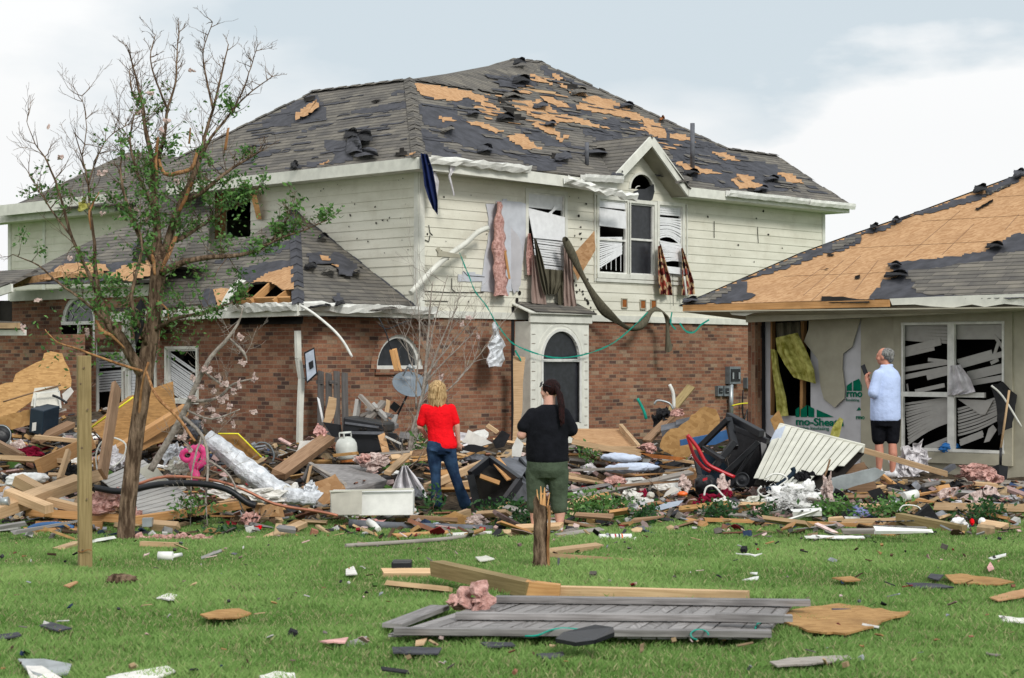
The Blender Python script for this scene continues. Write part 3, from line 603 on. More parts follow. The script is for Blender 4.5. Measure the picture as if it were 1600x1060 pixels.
# curled scraps of felt and loose shingles standing off the roof
def curl(fn, x, y, lx, ly, off, mat, name, par, k=3.0, seed=0):
    rr = random.Random(seed); m = MB(); rows = []; a1 = rr.uniform(.6, 1.6)
    for i in range(8):
        f = i / 7; row = []
        for j in range(7):
            g = j / 6; row.append(fn(x + lx * (g - .5) * (1 - .25 * f) + rr.uniform(-.8, .8), y - ly * f + 2.2 * math.sin(g * 5 + a1), off + .10 * abs(math.sin(f * k + g * a1 * 2)) * (.3 + g) + .02 * rr.random()))
        rows.append(row)
    m.grid(rows, False); return m.build(name, mat, par)
for i, (x, y, lx, ly) in enumerate([(553, 238, 26, 24), (566, 222, 34, 18), (572, 244, 40, 12), (548, 215, 22, 14)]): curl(pL, x, y, lx, ly, .03, 'black_rag' if i % 2 else 'felt', 'curled_felt', house, 3.5, i)
for i, (x, y, lx, ly, mt) in enumerate([(758, 236, 26, 10, 'felt'), (880, 250, 30, 12, 'felt'), (845, 168, 26, 8, 'felt'), (800, 150, 30, 7, 'shingle'), (815, 128, 30, 10, 'black_rag'), (812, 100, 22, 9, 'black_rag'), (905, 146, 28, 8, 'shingle'), (980, 166, 24, 6, 'felt'), (790, 186, 30, 9, 'black_rag'), (1068, 285, 26, 12, 'shingle'), (1080, 272, 28, 7, 'black_rag'),
    (1190, 297, 24, 6, 'felt'), (1206, 281, 26, 6, 'felt'), (700, 205, 22, 7, 'shingle'), (930, 240, 40, 7, 'felt'), (860, 195, 20, 6, 'felt'), (1035, 188, 10, 6, 'rust'), (740, 178, 22, 6, 'felt'), (965, 275, 22, 8, 'felt')]): curl(pR, x, y, lx, ly, .02, mt, 'curled_shingle', house, 2.5, i + 30)
curl(pL, 460, 262, 14, 10, .02, 'black_rag', 'curled_felt', house, 2, 77)
# ridge and hip caps
def cap(a, b_, off=.02, w=.22, mat='shingle_pale'):
    t = MB()
    n_ = max(3, int((b_ - a).length / .2)); d = (b_ - a).normalized(); s_ = d.cross(UP).normalized()
    for i in range(n_):
        p = a.lerp(b_, i / n_) + UP * (off + .012 * (i % 2)); q = a.lerp(b_, (i + 1.2) / n_) + UP * (off + .012 * (i % 2))
        if R.random() < .1: continue
        t.face([p - s_ * w / 2 - UP * .05, p, q, q - s_ * w / 2 - UP * .05]); t.face([p, p + s_ * w / 2 - UP * .05, q + s_ * w / 2 - UP * .05, q])
    t.build('ridge_cap', mat, house)
cap(E0, pR(640, 124)); cap(pR(640, 124), pR(815, 152)); cap(pR(640, 124), pL(490, 143)); cap(a2, pR(1135, 232)); cap(pR(1135, 232), pR(1211, 243)); cap(pR(1211, 243), E2); cap(pU(802, 92), a2); cap(pL(490, 143), pL(268, 252))
# plumbing pipes through the roof
t = MB(); a = pR(1082, 264); t.tube([a, a + UP * .72 * 1.28], .048, 10); t.build('vent_pipe', 'grey_plastic', house)
t = MB(); a = pR(917, 258); t.tube([a, a + UP * .42], .04, 10); t.build('vent_pipe', 'grey_plastic', house)
# --- windows of the siding wall
def frame(m, pl, r, w_=.045, off=.0, th=.05):
    u0, u1, v0, v1 = r; pl.rect(m, u0 - w_, u1 + w_, v1, v1 + w_, off, th); pl.rect(m, u0 - w_, u1 + w_, v0 - w_ * 1.3, v0, off, th + .01); pl.rect(m, u0 - w_, u0, v0, v1, off, th); pl.rect(m, u1, u1 + w_, v0, v1, off, th)
def window(pl, r, rail=.5, name='window', par=None, pane=None, mat='white_metal', outer=.07):
    m = MB(); frame(m, pl, r, outer, .0, .035); o = m.build(name, 'trim', par or house)
    m = MB(); frame(m, pl, (r[0] + .03, r[1] - .03, r[2] + .03, r[3] - .03), .03, -.05, .05)
    if rail: v = r[2] + (r[3] - r[2]) * rail; pl.rect(m, r[0] + .03, r[1] - .03, v - .02, v + .02, -.045, .05)
    m.build('frame', mat, o)
    if pane: m = MB(); m.face([pl.P(r[0], r[2], -.04), pl.P(r[1], r[2], -.04), pl.P(r[1], r[3], -.04), pl.P(r[0], r[3], -.04)]); m.build('pane', pane, o)
    return o
def slats(pl, top, bot, n, h, off, par, mat='slat_white', name='blind', jit=.0, skip=(), curve=0.0, offv=0.0):
    # a stack of slats between two pixel lines: top=(x0,y0,x1,y1), bot likewise
    m = MB()
    for i in range(n):
        if i in skip: continue
        f = i / max(1, n - 1); q = [top[k] + (bot[k] - top[k]) * f + R.uniform(-jit, jit) for k in range(4)]; pts = []
        S = 6 if curve else 1
        for k in range(S + 1):
            g = k / S; pts.append(pl.px(q[0] + (q[2] - q[0]) * g, q[1] + (q[3] - q[1]) * g - curve * math.sin(g * math.pi) * f, off + offv * f + R.uniform(-.004, .004)))
        for k in range(S): m.beam(pts[k], pts[k + 1], .006, h, up=UP)
    return m.build(name, mat, par)
WA = window(MR, wA, None, pane=None)
slats(MR, (825, 304, 881, 309), (825, 322, 881, 328), 6, .045, -.02, WA)
t = MB(); t.slab([MR.px(824, 325, .02), MR.px(882, 340, .05), MR.px(882, 377, .09), MR.px(833, 372, .09)], .012); t.build('blind', 'slat_white', WA)
slats(MR, (833, 374, 882, 380), (838, 418, 882, 424), 12, .036, .07, WA, jit=.7); slats(MR, (850, 340, 874, 322), (856, 343, 868, 322), 2, .04, .03, WA)
WB = window(MR, wB, .46, pane=None)
slats(MR, (936, 314, 978, 319), (936, 320, 978, 325), 3, .04, -.02, WB); slats(MR, (937, 322, 977, 326), (938, 322, 977, 326), 1, .04, -.0, WB, curve=-6)
t = MB(); t.slab([MR.px(936, 325, .03), MR.px(977, 331, .05), MR.px(978, 358, .06), MR.px(936, 353, .05)], .012); t.build('blind', 'slat_white', WB)
slats(MR, (937, 372, 972, 372), (937, 418, 972, 396), 14, .028, -.03, WB, jit=.4); slats(MR, (940, 420, 940, 395), (970, 424, 970, 398), 5, .012, -.03, WB, jit=.1)
WC = window(MR, wC, .495, pane='screen')
t = MB(); rows = []
for k in range(17):
    a = math.pi * k / 16; rows.append([MR.P(ocu - (oca + d) * math.cos(a), ocv + (och + d) * math.sin(a), o_) for d, o_ in ((0, -.04), (0, .03), (.05, .03), (.05, -.0))])
t.grid(rows, False); t.build('arch_frame', 'trim', house)
t = MB(); t.face([MR.px(x, y, -.03) for x, y in ((986, 300), (996, 296), (1004, 296), (1018, 288), (1019, 300), (1016, 312), (1008, 318), (996, 318), (989, 310))]); t.v = [p + nR * .06 for p in t.v]; t.build('torn_screen', 'screen', house)
t = MB(); t.tube([MR.px(998 + 5 * math.cos(a * .5), 296 + 5 * math.sin(a * .5), -.02) for a in range(1, 11)], .012, 5); t.build('wire', 'white_metal', house)
WD = window(MR, wD, .46, pane=None)
slats(MR, (1030, 323, 1064, 327), (1030, 334, 1064, 337), 4, .04, -.02, WD); slats(MR, (1030, 340, 1064, 344), (1030, 372, 1063, 382), 10, .036, .0, WD, jit=.6, curve=7)
slats(MR, (1031, 377, 1064, 384), (1040, 408, 1072, 412), 11, .032, .06, WD, jit=.5, curve=3); t = MB(); t.slab([MR.px(1041, 416, .1), MR.px(1075, 420, .12), MR.px(1075, 430, .12), MR.px(1043, 427, .1)], .01); t.build('blind', 'slat_white', WD)
# one surround round the three windows
t = MB(); u0, u1, v0, v1 = wB[0] - .10, wD[1] + .10, wB[2] - .16, wB[3] + .05
MR.rect(t, u0 - .05, u0 - .02, v0, v1 + .1, 0, .04); MR.rect(t, u0, u1, v0, v0 + .06, 0, .045); MR.rect(t, u1 + .02, u1 + .05, v0, v1, 0, .04); t.build('window_surround', 'trim', house)
# three small square vents
for x, y in ((974, 474), (1003, 476), (1019.5, 476)):
    t = MB(); r = prect(MR, x - 3.5, x + 3.5, y - 6, y + 6); frame(t, MR, r, .02, .0, .035); t2 = MB(); MR.rect(t2, r[0], r[1], r[2], r[3], .018, .005); o = t.build('vent', 'trim_shade', house); t2.build('grille', 'rust', o)
# scars of the siding: exposed sheathing, cracks and small holes
def wallpatch(pl, lst, off, mat, name, par, amp=1.2, seg=7): return patches(lst, pl.o + UP * 0, pl.n, off, mat, name, par, amp, seg, .004)
wallpatch(MR, [[(760, 318), (785, 312), (822, 318), (822, 360), (818, 400), (810, 455), (795, 462), (770, 458), (752, 455), (757, 400), (765, 360)], [(715, 428), (722, 424), (760, 432), (758, 441), (716, 440)]], .026, 'sheathing_blue', 'torn_sheathing', house, 1.5, 9)
t = MB(); rr = random.Random(3)
for k in range(38):
    x = rr.choice([rr.uniform(672, 820), rr.uniform(890, 930), rr.uniform(1080, 1280)]); y = rr.uniform(300, 475); y = max(y, 330) if x > 1070 else y
    if x > 1080 and y > 470 - (x - 1066) * .4: continue
    s_ = rr.uniform(.8, 2.6); q = [(x + s_ * math.cos(a) * rr.uniform(.3, 1), y + s_ * math.sin(a) * rr.uniform(.3, 1.3)) for a in (0, 1, 2, 3, 4, 5)]
    t.slab([MR.px(a, b_, .024) for a, b_ in q], .003, nR)
for x, y, h in ((808, 469, 4), (918, 470, 1.5), (808, 452, 3), (812, 458, 4), (668, 366, 2)): t.slab([MR.px(x + .6 * h * math.cos(a), y + h * math.sin(a), .024) for a in (0, .9, 2, 3, 4.2, 5.3)], .003, nR)
for pts in ([(670, 352), (672, 364), (676, 368)], [(664, 375), (670, 378), (672, 368)], [(662, 442), (662, 455), (700, 457)], [(706, 435), (706, 452), (712, 457)], [(724, 424), (730, 431), (757, 433)], [(700, 457), (756, 457)], [(700, 471), (660, 470)], [(1116, 346), (1116, 372)], [(1184, 355), (1184, 365), (1185, 380)]):
    for a, b_ in zip(pts, pts[1:]): t.beam(MR.px(*a, .026), MR.px(*b_, .026), .008, .012)
for k in range(34):
    x, y = rr.uniform(480, 640), rr.uniform(278, 420)
    if y > 330 + (x - 480) * .8 or x < 400: continue
    s_ = rr.uniform(.6, 2.2); t.slab([ML.px(x + s_ * math.cos(a) * rr.uniform(.3, 1), y + s_ * math.sin(a) * rr.uniform(.3, 1.3), .024) for a in (0, 1, 2, 3, 4, 5)], .003, nL)
t.build('siding_damage', 'black_ink', house)
t = MB()
for k in range(9): x = 893 + k * 4.4 + rr.uniform(-1.5, 1.5); y = 432 + k * 7; s_ = rr.uniform(1.2, 2.6); t.slab([MR.px(x + s_ * math.cos(a) * rr.uniform(.5, 1), y + s_ * 1.2 * math.sin(a), .024) for a in (0, 1, 2, 3, 4, 5)], .003, nR)
t.build('siding_damage', 'black_ink', house)
# --- arched window in the wing's right wall
t = MB(); rows = []
for k in range(21):
    a = math.pi * k / 20; rows.append([MR.P(acu - (aca + d) * math.cos(a), acv + (ach + d) * math.sin(a), o_) for d, o_ in ((-.06, -.12), (-.06, -.04), (0, -.04), (0.004, .0))])
t.grid(rows, False); MR.rect(t, acu - aca, acu + aca, acv, acv + .06, -.1, .12); ow = t.build('arched_window', 'white_metal', house)
t = MB(); t.face([MR.P(acu - (aca) * math.cos(math.pi * k / 20), acv + ach * math.sin(math.pi * k / 20), -.1) for k in range(21)]); t.build('screen', 'screen', ow)
t = MB(); rows = []
for k in range(25):   # soldier course
    a = math.pi * k / 24; rows.append([MR.P(acu - (aca + d) * math.cos(a), acv + (ach + d) * math.sin(a), .012) for d in (0.0, .13)])
t.grid(rows, False); MR.rect(t, acu - aca - .05, acu + aca + .05, acv - .09, acv, 0, .05); t.build('brick_arch', 'brick', house)
# --- bay with its own cap roof and arched window
bay = gp; D = .38; t = MB(); u0, u1, v1 = gp[0], gp[1], gp[3]
aw, awu, awa, awv, awh = arch_cols(Plane(C0 + nR * D, dR, nR), 848, 905, 563, 518)
BP = Plane(C0 + nR * D, dR, nR); bl = BP.uv(829, 600)[0]; br = BP.uv(920, 600)[0]; vt_ = BP.uv(870, 503)[1]
ps = [[(bl, -.1), (br, -.1), (br, vt_), (bl, vt_)]]; vlow = BP.uv(876, 661)[1]
ps = cut(ps, awu - awa, awu + awa, vlow, awv)
for a_, b_, c_ in aw: ps = cut(ps, a_, b_, awv - .001, c_)
BP.flat(t, ps); t.face([BP.P(bl, -.1), MR.P(bl, -.1), MR.P(bl, vt_), BP.P(bl, vt_)]); t.face([MR.P(br, -.1), BP.P(br, -.1), BP.P(br, vt_), MR.P(br, vt_)])
t.build('bay_wall', 'trim', house)
t = MB(); BP.rect(t, bl - .05, br + .05, vt_ - .02, vt_ + .16, .0, .04); t.slab([BP.P(bl - .1, vt_ + .15, .1), BP.P(br + .1, vt_ + .15, .1), MR.P(br + .1, vt_ + .33, .0), MR.P(bl - .1, vt_ + .33, .0)], .02); t.build('bay_cap', 'trim', house)
t = MB(); t.slab([BP.P(bl + .05, vt_ + .185, .11), BP.P(br + .11, vt_ + .16, .11), MR.P(br + .11, vt_ + .36, .0), MR.P(bl - .0, vt_ + .36, .0)], .02); t.build('bay_roof', 'shingle', house)
for d, o_ in ((.0, .02), (.10, .006)):
    t = MB(); rows = []
    for k in range(21):
        a = math.pi * k / 20; rows.append([BP.P(awu - (awa + d + e) * math.cos(a), awv + (awh + d + e) * math.sin(a), z) for e, z in ((0, -.05), (0, o_), (.05, o_), (.05, 0))])
    t.grid(rows, False)
    if d == 0: BP.rect(t, awu - awa, awu + awa, awv - .03, awv + .02, -.04, .05)
    BP.rect(t, awu - awa - d - .05, awu - awa - d, vlow, awv, 0, o_); BP.rect(t, awu + awa + d, awu + awa + d + .05, vlow, awv, 0, o_)
    t.build('window_frame', 'white_metal' if d == 0 else 'trim', house)
t = MB(); t.face([BP.P(awu - awa * math.cos(math.pi * k / 20), awv + awh * math.sin(math.pi * k / 20), -.04) for k in range(21)] + [BP.P(awu + awa, vlow, -.04), BP.P(awu - awa, vlow, -.04)]); t.build('window_screen', 'screen', house)
t = MB()
for k in range(13): BP.rect(t, br - .13, br - .045, .35 + k * .165, .35 + k * .165 + .008, .0, .006); BP.rect(t, bl + .03, bl + .12, .35 + k * .165, .35 + k * .165 + .008, .0, .006)
t.build('bay_joint', 'bark', house)
t = MB(); MR.rect(t, bl - .1, bl - .03, -.1, gp[3] + .1, .0, .012); t.build('gap_shade', 'black_rag', house)  # flat black strip; the gap's shade is put into its colour
# --- wing hip roof
Ew = W0 - .35 * (dL + dR); Ew.z = 2.76; Pk = ML.px(460, 329, .03); nWR = (nR * ((Pk.z - Ew.z) / (Pk - Ew).dot(dL)) + UP).normalized(); nWL = (nL * ((Pk.z - Ew.z) / (Pk - Ew).dot(dR)) + UP).normalized()
def wR(x, y, off=0): return onp(x, y, Ew, nWR, off)
def wL(x, y, off=0): return onp(x, y, Ew, nWL, off)
t = MB(); pkw = Pk; ee = Ew + dR * 2.95; er = V(ML.P(.02, Ew.z, .02)); pk2 = Pk + (er - Pk) * .12 + UP * .06
t.slab([Ew, ee, er, Pk + dL * -.02], .04, nWR); t.slab([Ew + UP * .001, er, pk2, Pk], .03, nWR) if 0 else None
El = Ew + dL * 5.1
Hh = [(362, 471), (391, 443), (424, 439), (440, 452), (458, 452), (458, 471)]
# left slope built round the hole where the rafters show
def wl(*a): return [wL(*q) for q in a]
t.slab([Pk] + wl((458, 452), (440, 452), (424, 439), (391, 443), (362, 471), (352, 472), (300, 400), (330, 395), (385, 372)), .04, nWL)
t.slab([wL(352, 472), El + dR * 0, wL(212, 440), wL(230, 415), wL(300, 400)][::-1], .04, nWL)
t.slab([Pk, Ew, wL(458, 452)], .04, nWL)
t.build('wing_roof', 'shingle_pale', house)
t = MB()
for a, b_ in (((360, 474), (392, 444)), ((393, 474), (432, 438)), ((428, 474), (458, 452)), ): t.beam(wL(*a, -.06), wL(*b_, -.06), .04, .12, up=nWL)
t.beam(wL(368, 471, -.07), wL(455, 469, -.07), .04, .12, up=nWL); t.build('rafter', 'pine_orange', house)
t = MB(); t.slab(wl((345, 478), (458, 476), (470, 400), (350, 400)), .01, nWL); t.v = [p - nWL * .35 for p in t.v]; t.build('attic_shade', 'interior_shade', house)  # near-black sheet under the rafters; attic shade is painted as its colour
patches([[(370, 421), (410, 410), (458, 406), (458, 416), (421, 430), (392, 443), (381, 438)], [(318, 452), (333, 451), (338, 479), (316, 480)], [(367, 390), (421, 381), (458, 374), (459, 386), (430, 398), (381, 401)], [(330, 410), (350, 404), (372, 404), (345, 412)]], Ew, nWL, .006, 'felt', 'roofing_felt', house, 2, 6)
patches([[(391, 442), (403, 434), (415, 427), (440, 420), (458, 412), (459, 452), (442, 453), (425, 441), (405, 440)], [(333, 453), (345, 449), (362, 452), (352, 472), (340, 478)]], Ew, nWL, .014, 'osb', 'bare_decking', house, 1.3, 4)
patches([[(480, 395), (496, 394), (512, 400), (523, 393), (536, 398), (548, 407), (563, 424), (551, 432), (534, 429), (521, 412), (505, 412), (495, 418), (475, 421), (488, 410)], [(519, 463), (526, 458), (536, 470), (525, 473)]], Ew, nWR, .006, 'felt', 'roofing_felt', house, 1.5, 6)
patches([[(500, 398), (510, 400), (516, 407), (503, 407)], [(518, 413), (530, 414), (529, 418)]], Ew, nWR, .014, 'osb', 'bare_decking', house, 1, 4)
for i, (x, y, lx, ly) in enumerate([(485, 418, 22, 7), (515, 424, 24, 8), (505, 372, 18, 7), (560, 424, 16, 5), (500, 480, 40, 4), (600, 485, 50, 4), (530, 477, 20, 6)]): curl(wR, x, y, lx, ly, .015, 'shingle_pale' if i % 2 else 'black_rag', 'curled_shingle', house, 2, i + 60)
cap(Ew, pkw, .02, .2, 'felt'); cap(Pk, er, .015, .1, 'felt')
# wing eaves
t = MB(); t.beam(Ew - UP * .11, ee - UP * .11, .03, .15); t.beam(Ew - UP * .11, El - UP * .13, .032, .17); ez = UP * .2
t.face([Ew - ez, ee - ez, MR.P(.35, 2.58), MR.P(-2.6, 2.58)]); t.face([Ew - ez, WL.P(0, 2.57), WL.P(5.3, 2.57), El - ez]); t.build('fascia', 'trim', house)
gutter(Ew + nR * .02 + UP * .0, ee + nR * .02, 'gutter', .022); gutter(Ew + nL * .02, wL(364, 476) + nL * .03, 'gutter', .018, nn=nL); gutter(onp(292, 484, Ew, nWL), wL(240, 490) + nL * .02, 'gutter', .01, nn=nL)
# openings of the wing's left wall
for q, mt in ((q1, 'white_metal'), (q2, 'white_metal'), (q3, 'white_metal')):
    window(WL, q, None, outer=.05)
kids = [o for o in house.children if o.name.startswith('window')]
kw = kids[-3]; slats(WL, (267, 553, 306, 580), (268, 612, 306, 640), 18, .026, -.05, kw, skip=(2,), jit=.5)
slats(WL, (150, 562, 190, 560), (150, 612, 190, 608), 13, .035, -.05, kids[-1], skip=(4,)); slats(WL, (204, 520, 212, 520), (204, 640, 212, 640), 26, .05, -.06, kids[-2])
# --- entry bay with its own eave, far left
EP = Plane(W0 + nL * .3, dL, nL); u0 = EP.uv(250, 500)[0]; u1 = EP.uv(19, 500)[0]
ea, eau, eaa, eav, eah = arch_cols(EP, 96, 148, 505, 462)
t = MB(); ps = [[(u0, -.2), (u1, -.2), (u1, 3.15), (u0, 3.15)]]; ps = cut(ps, eau - eaa, eau + eaa, EP.uv(120, 555)[1], eav); 
for a_, b_, c_ in ea: ps = cut(ps, a_, b_, eav - .001, c_)
ps = cut(ps, *prect(EP, 150, 245, 530, 650))
EP.flat(t, ps); t.face([EP.P(u1, -.2), EP.P(u1, -.2, -2), EP.P(u1, 3.15, -2), EP.P(u1, 3.15)]); t.build('entry_wall', 'brick', house)
t = MB(); t.face([EP.P(u0, 0, -.5), EP.P(u1 - .1, 0, -.5), EP.P(u1 - .1, 3.1, -.5), EP.P(u0, 3.1, -.5)]); t.build('shade_backing', 'interior_shade', house)  # near-black sheet; the shade inside the entry is put into its colour
t = MB(); rows = []
for k in range(21):
    a = math.pi * k / 20; rows.append([EP.P(eau - (eaa + d) * math.cos(a), eav + (eah + d) * math.sin(a), o_) for d, o_ in ((-.07, -.1), (-.07, -.02), (0, -.02), (0, 0))])
t.grid(rows, False); EP.rect(t, eau - eaa, eau + eaa, eav - .03, eav + .03, -.05, .06); EP.rect(t, eau - .02, eau + .02, EP.uv(120, 555)[1], eav, -.05, .05); EP.rect(t, eau - eaa, eau - eaa + .06, EP.uv(120, 555)[1], eav, -.05, .05); ow = t.build('arched_window', 'white_metal', house)
t = MB(); t.face([EP.P(eau - eaa * math.cos(math.pi * k / 20), eav + eah * math.sin(math.pi * k / 20), -.06) for k in range(21)]); t.build('pane', 'glass_dark', ow)
t = MB(); p_ = [EP.px(x, y, -.05) for x, y in ((104, 478), (114, 495), (109, 505))]; t.tube(p_, .008, 4); t.tube([EP.px(x, y, -.05) for x, y in ((116, 488), (124, 478), (134, 486))], .008, 4); t.build('mullion', 'white_metal', ow)
t = MB(); EP.rect(t, u0, u1, 2.98, 3.17, 0, .05); t.build('fascia', 'trim', house)
Ee = EP.P(u1 - .1, 3.3, .35); nE = (nL * .62 + UP).normalized()
def pE(x, y, off=0): return onp(x, y, Ee, nE, off)
t = MB(); t.slab([pE(14, 442), pE(60, 418), pE(150, 372), pE(232, 342), pE(300, 372), pE(262, 425), pE(236, 438)][::-1], .05, nE); t.build('entry_roof', 'shingle_pale', house)
patches([[(20, 444), (45, 432), (75, 424), (100, 405), (140, 402), (165, 412), (190, 410), (230, 400), (238, 420), (200, 436), (160, 440), (100, 444)], [(200, 385), (225, 372), (230, 390), (212, 398)]], Ee, nE, .006, 'felt', 'roofing_felt', house, 2, 7)
patches([[(52, 436), (80, 425), (100, 412), (135, 410), (160, 414), (172, 424), (150, 432), (112, 430), (84, 436)], [(168, 430), (190, 416), (215, 408), (240, 404), (244, 428), (205, 440)]], Ee, nE, .05, 'osb', 'bare_decking', house, 2, 6)
t = MB(); t.slab([pE(208, 405, .05), pE(218, 372, .35), pE(228, 380, .3), pE(227, 412, .05)], .01); t.build('curled_felt', 'black_rag', house)
t = MB(); t.beam(pE(20, 444, .02), pE(95, 430, .06), .05, .14, rough=.02); t.beam(pE(92, 432, -.05), pE(170, 436, -.05), .05, .2, rough=.03); t.beam(pE(100, 432, .05), pE(160, 428, .1), .03, .08); t.build('split_board', 'osb', house)
# low porch roof and brick pier farther left
t = MB(); PP = Plane(EP.P(u1, 0, .6), dL, nL); t.slab([PP.px(-40, 430, -.2), PP.px(-40, 470, .6), PP.px(17, 447, .6), PP.px(60, 425, -.4)][::-1], .06); t.slab([PP.px(-40, 500, .4), PP.px(32, 503, .4), PP.px(45, 512, 0), PP.px(-40, 512, 0)], .04); t.build('porch_roof', 'shingle_pale', house)
t = MB(); t.beam(PP.px(-40, 470, .6), PP.px(19, 450, .6), .04, .14); t.beam(PP.px(-40, 520, .35), PP.px(40, 520, .35), .04, .10); t.build('fascia', 'trim', house)
t = MB(); t.beam(PP.px(-40, 509, .45), PP.px(30, 509, .45), .05, .10); t.build('porch_beam', 'pine', house)
t = MB(); PP.flat(t, [[(PP.uv(110, 560)[0], -.2), (PP.uv(-60, 560)[0], -.2), (PP.uv(-60, 560)[0], PP.uv(0, 523)[1]), (PP.uv(110, 560)[0], PP.uv(60, 523)[1])]], -.3); t.build('porch_wall', 'brick', house)
t = MB(); t.face([PP.px(-60, 470, -1.5), PP.px(110, 470, -1.5), PP.px(110, 540, -1.5), PP.px(-60, 540, -1.5)]); t.build('shade_backing', 'interior_shade', house)  # porch shade painted as a near-black sheet
# rear wing, second storey, far left
RW = Plane(V((-11.2, 42.5, 0)) - dL * 0, -dL, nL); 
a = RW.px(14, 400); b_ = RW.px(352, 400); ua, ub = (a - RW.o).dot(RW.d), (b_ - RW.o).dot(RW.d)
t = MB(); RW.siding(t, [(ua, 2.5), (ub, 2.5), (ub, 5.2), (ua, 5.2)], []); t.face([RW.P(ua, 2.5), RW.P(ua, 2.5, -5), RW.P(ua, 5.2, -5), RW.P(ua, 5.2)]); t.build('siding_wall', 'siding', house)
t = MB(); RW.rect(t, ua, ua + .12, 2.5, 5.2, 0, .03); q = RW.uv(68, 400)[0]; RW.rect(t, q, q + .1, 2.5, 5.2, 0, .03); RW.rect(t, ua, RW.uv(212, 330)[0], 5.0, 5.2, .5, .03); RW.rect(t, RW.uv(36, 330)[0], RW.uv(212, 330)[0], 5.12, 5.36, .75, .03); RW.rect(t, ua - .9, RW.uv(60, 330)[0], 5.02, 5.24, .5, .03)
t.face([RW.P(ua - .8, 5.02, .5), RW.P(ub, 5.02, .5), RW.P(ub, 5.02, 0), RW.P(ua - .8, 5.02, 0)]); t.build('fascia', 'trim', house)
Er = RW.P(0, 5.32, .55); nRr = (nL * .62 + UP).normalized()
t = MB(); t.slab([onp(x, y, Er, nRr) for x, y in ((-8, 334), (36, 328), (352, 309), (375, 262), (240, 239), (200, 238), (100, 285))][::-1], .05, nRr); t.slab([onp(x, y, Er, nRr, .01) for x, y in ((213, 300), (213, 410), (320, 420), (330, 300))], .05, nRr); t.build('rear_roof', 'shingle_pale', house)

# ================================================================ RIGHT HOUSE
H0 = V((5.59, 27.0, 0)); HR = Plane(H0, -dL, nL)      # u grows to the right, towards the camera
hr = empty('low_house', H0, 'single storey house at the right with bare decking showing through its stripped roof', 'house')
Eh = H0 + nL * .7; Eh.z = 2.72; nH = (nL * .5 + UP).normalized()
def pH(x, y, off=0): return onp(x, y, Eh, nH, off)
t = MB(); t.slab([pH(1066, 477), pH(1700, 456), pH(1750, 208), pH(1600, 271), pH(1430, 334), pH(1330, 368), pH(1250, 397), pH(1170, 432)], .03, nH); t.build('roof_decking', 'osb', hr)
t = MB(); q = [pH(1066, 477), pH(1170, 432), pH(1250, 397), pH(1330, 368), pH(1430, 334), pH(1600, 271), pH(1750, 208)]; bq = [q[0] + bk * .5] + [V((p.x, p.y, 2.6)) + V((-.1, 1, 0)) * (1 + .9 * i) for i, p in enumerate(q[1:])]
for i in range(6): t.face([q[i] + UP * .02, bq[i], bq[i + 1], q[i + 1] + UP * .02])
t.build('rear_roof', 'shingle_pale', hr)
hip = [(1064, 476), (1100, 461), (1135, 446), (1173, 430), (1210, 413), (1250, 396), (1290, 382), (1330, 367), (1380, 352), (1428, 333), (1480, 315), (1530, 303), (1545, 292), (1600, 268), (1604, 276), (1558, 300), (1526, 314), (1490, 322), (1460, 333), (1428, 338), (1410, 344), (1386, 361), (1351, 365), (1344, 379), (1320, 391), (1290, 396), (1257, 409), (1215, 424), (1176, 434), (1158, 440), (1169, 447), (1166, 456), (1180, 461), (1169, 470), (1120, 474)]
patches([hip], Eh, nH, .012, 'felt', 'roofing_felt', hr, 2.5, 7)
patches([[(1066, 475), (1110, 458), (1135, 448), (1143, 455), (1128, 464), (1110, 472)], [(1300, 381), (1340, 367), (1345, 372), (1318, 388), (1296, 391)], [(1210, 415), (1250, 400), (1255, 404), (1215, 420)], [(1535, 303), (1580, 286), (1580, 290), (1545, 305)]], Eh, nH, .02, 'shingle_pale', 'shingle_strip', hr, 1.5, 7)
low = [(1385, 412), (1425, 407), (1488, 401), (1540, 391), (1586, 365), (1720, 358), (1720, 466), (1425, 466), (1355, 469), (1369, 451), (1378, 437), (1407, 430), (1395, 421)]
patches([low], Eh, nH, .012, 'felt', 'roofing_felt', hr, 2.5, 6)
patches([[(1418, 422), (1470, 418), (1500, 412), (1540, 408), (1560, 395), (1720, 380), (1720, 455), (1500, 461), (1450, 461), (1425, 449), (1432, 440), (1415, 432)]], Eh, nH, .022, 'shingle', 'shingle_field', hr, 2, 8)
patches([[(1525, 325), (1533, 321), (1552, 311), (1551, 316), (1538, 324), (1530, 328)], [(1293, 397), (1302, 395), (1303, 399), (1296, 400)], [(1277, 470), (1284, 463), (1318, 464), (1345, 468), (1358, 473), (1300, 473)], [(1336, 431), (1343, 429), (1344, 435), (1336, 436)], [(1282, 421), (1295, 419), (1290, 421)]], Eh, nH, .02, 'interior_shade', 'hole_shade', hr, .8, 5)  # dark patches on the decking, coloured to stand in for shade in holes
for i, (x, y, lx, ly) in enumerate([(1532, 300, 24, 12), (1592, 276, 20, 12), (1366, 357, 16, 8), (1400, 345, 14, 6), (1554, 386, 30, 8), (1398, 415, 22, 6), (1400, 432, 40, 9), (1078, 472, 26, 8)]): curl(pH, x, y, lx, ly, .02, 'black_rag' if i % 2 == 0 else 'felt', 'curled_felt', hr, 3, i + 90)
t = MB()
for x0, y0, x1, y1 in ((1255, 462, 1318, 407), (1268, 470, 1345, 400), (1335, 455, 1372, 407), (1415, 402, 1500, 330), (1472, 398, 1522, 350), (1570, 360, 1592, 335), (1240, 450, 1290, 415)):
    t.beam(pH(x0, y0, .002), pH(x1, y1, .002), .008, .004)
eR = (UP - nH * UP.dot(nH)).normalized()
for q in ((1225, 432), (1330, 388), (1440, 346), (1560, 308)): p = pH(*q, .002); t.beam(p, p - dL * 9, .008, .004)
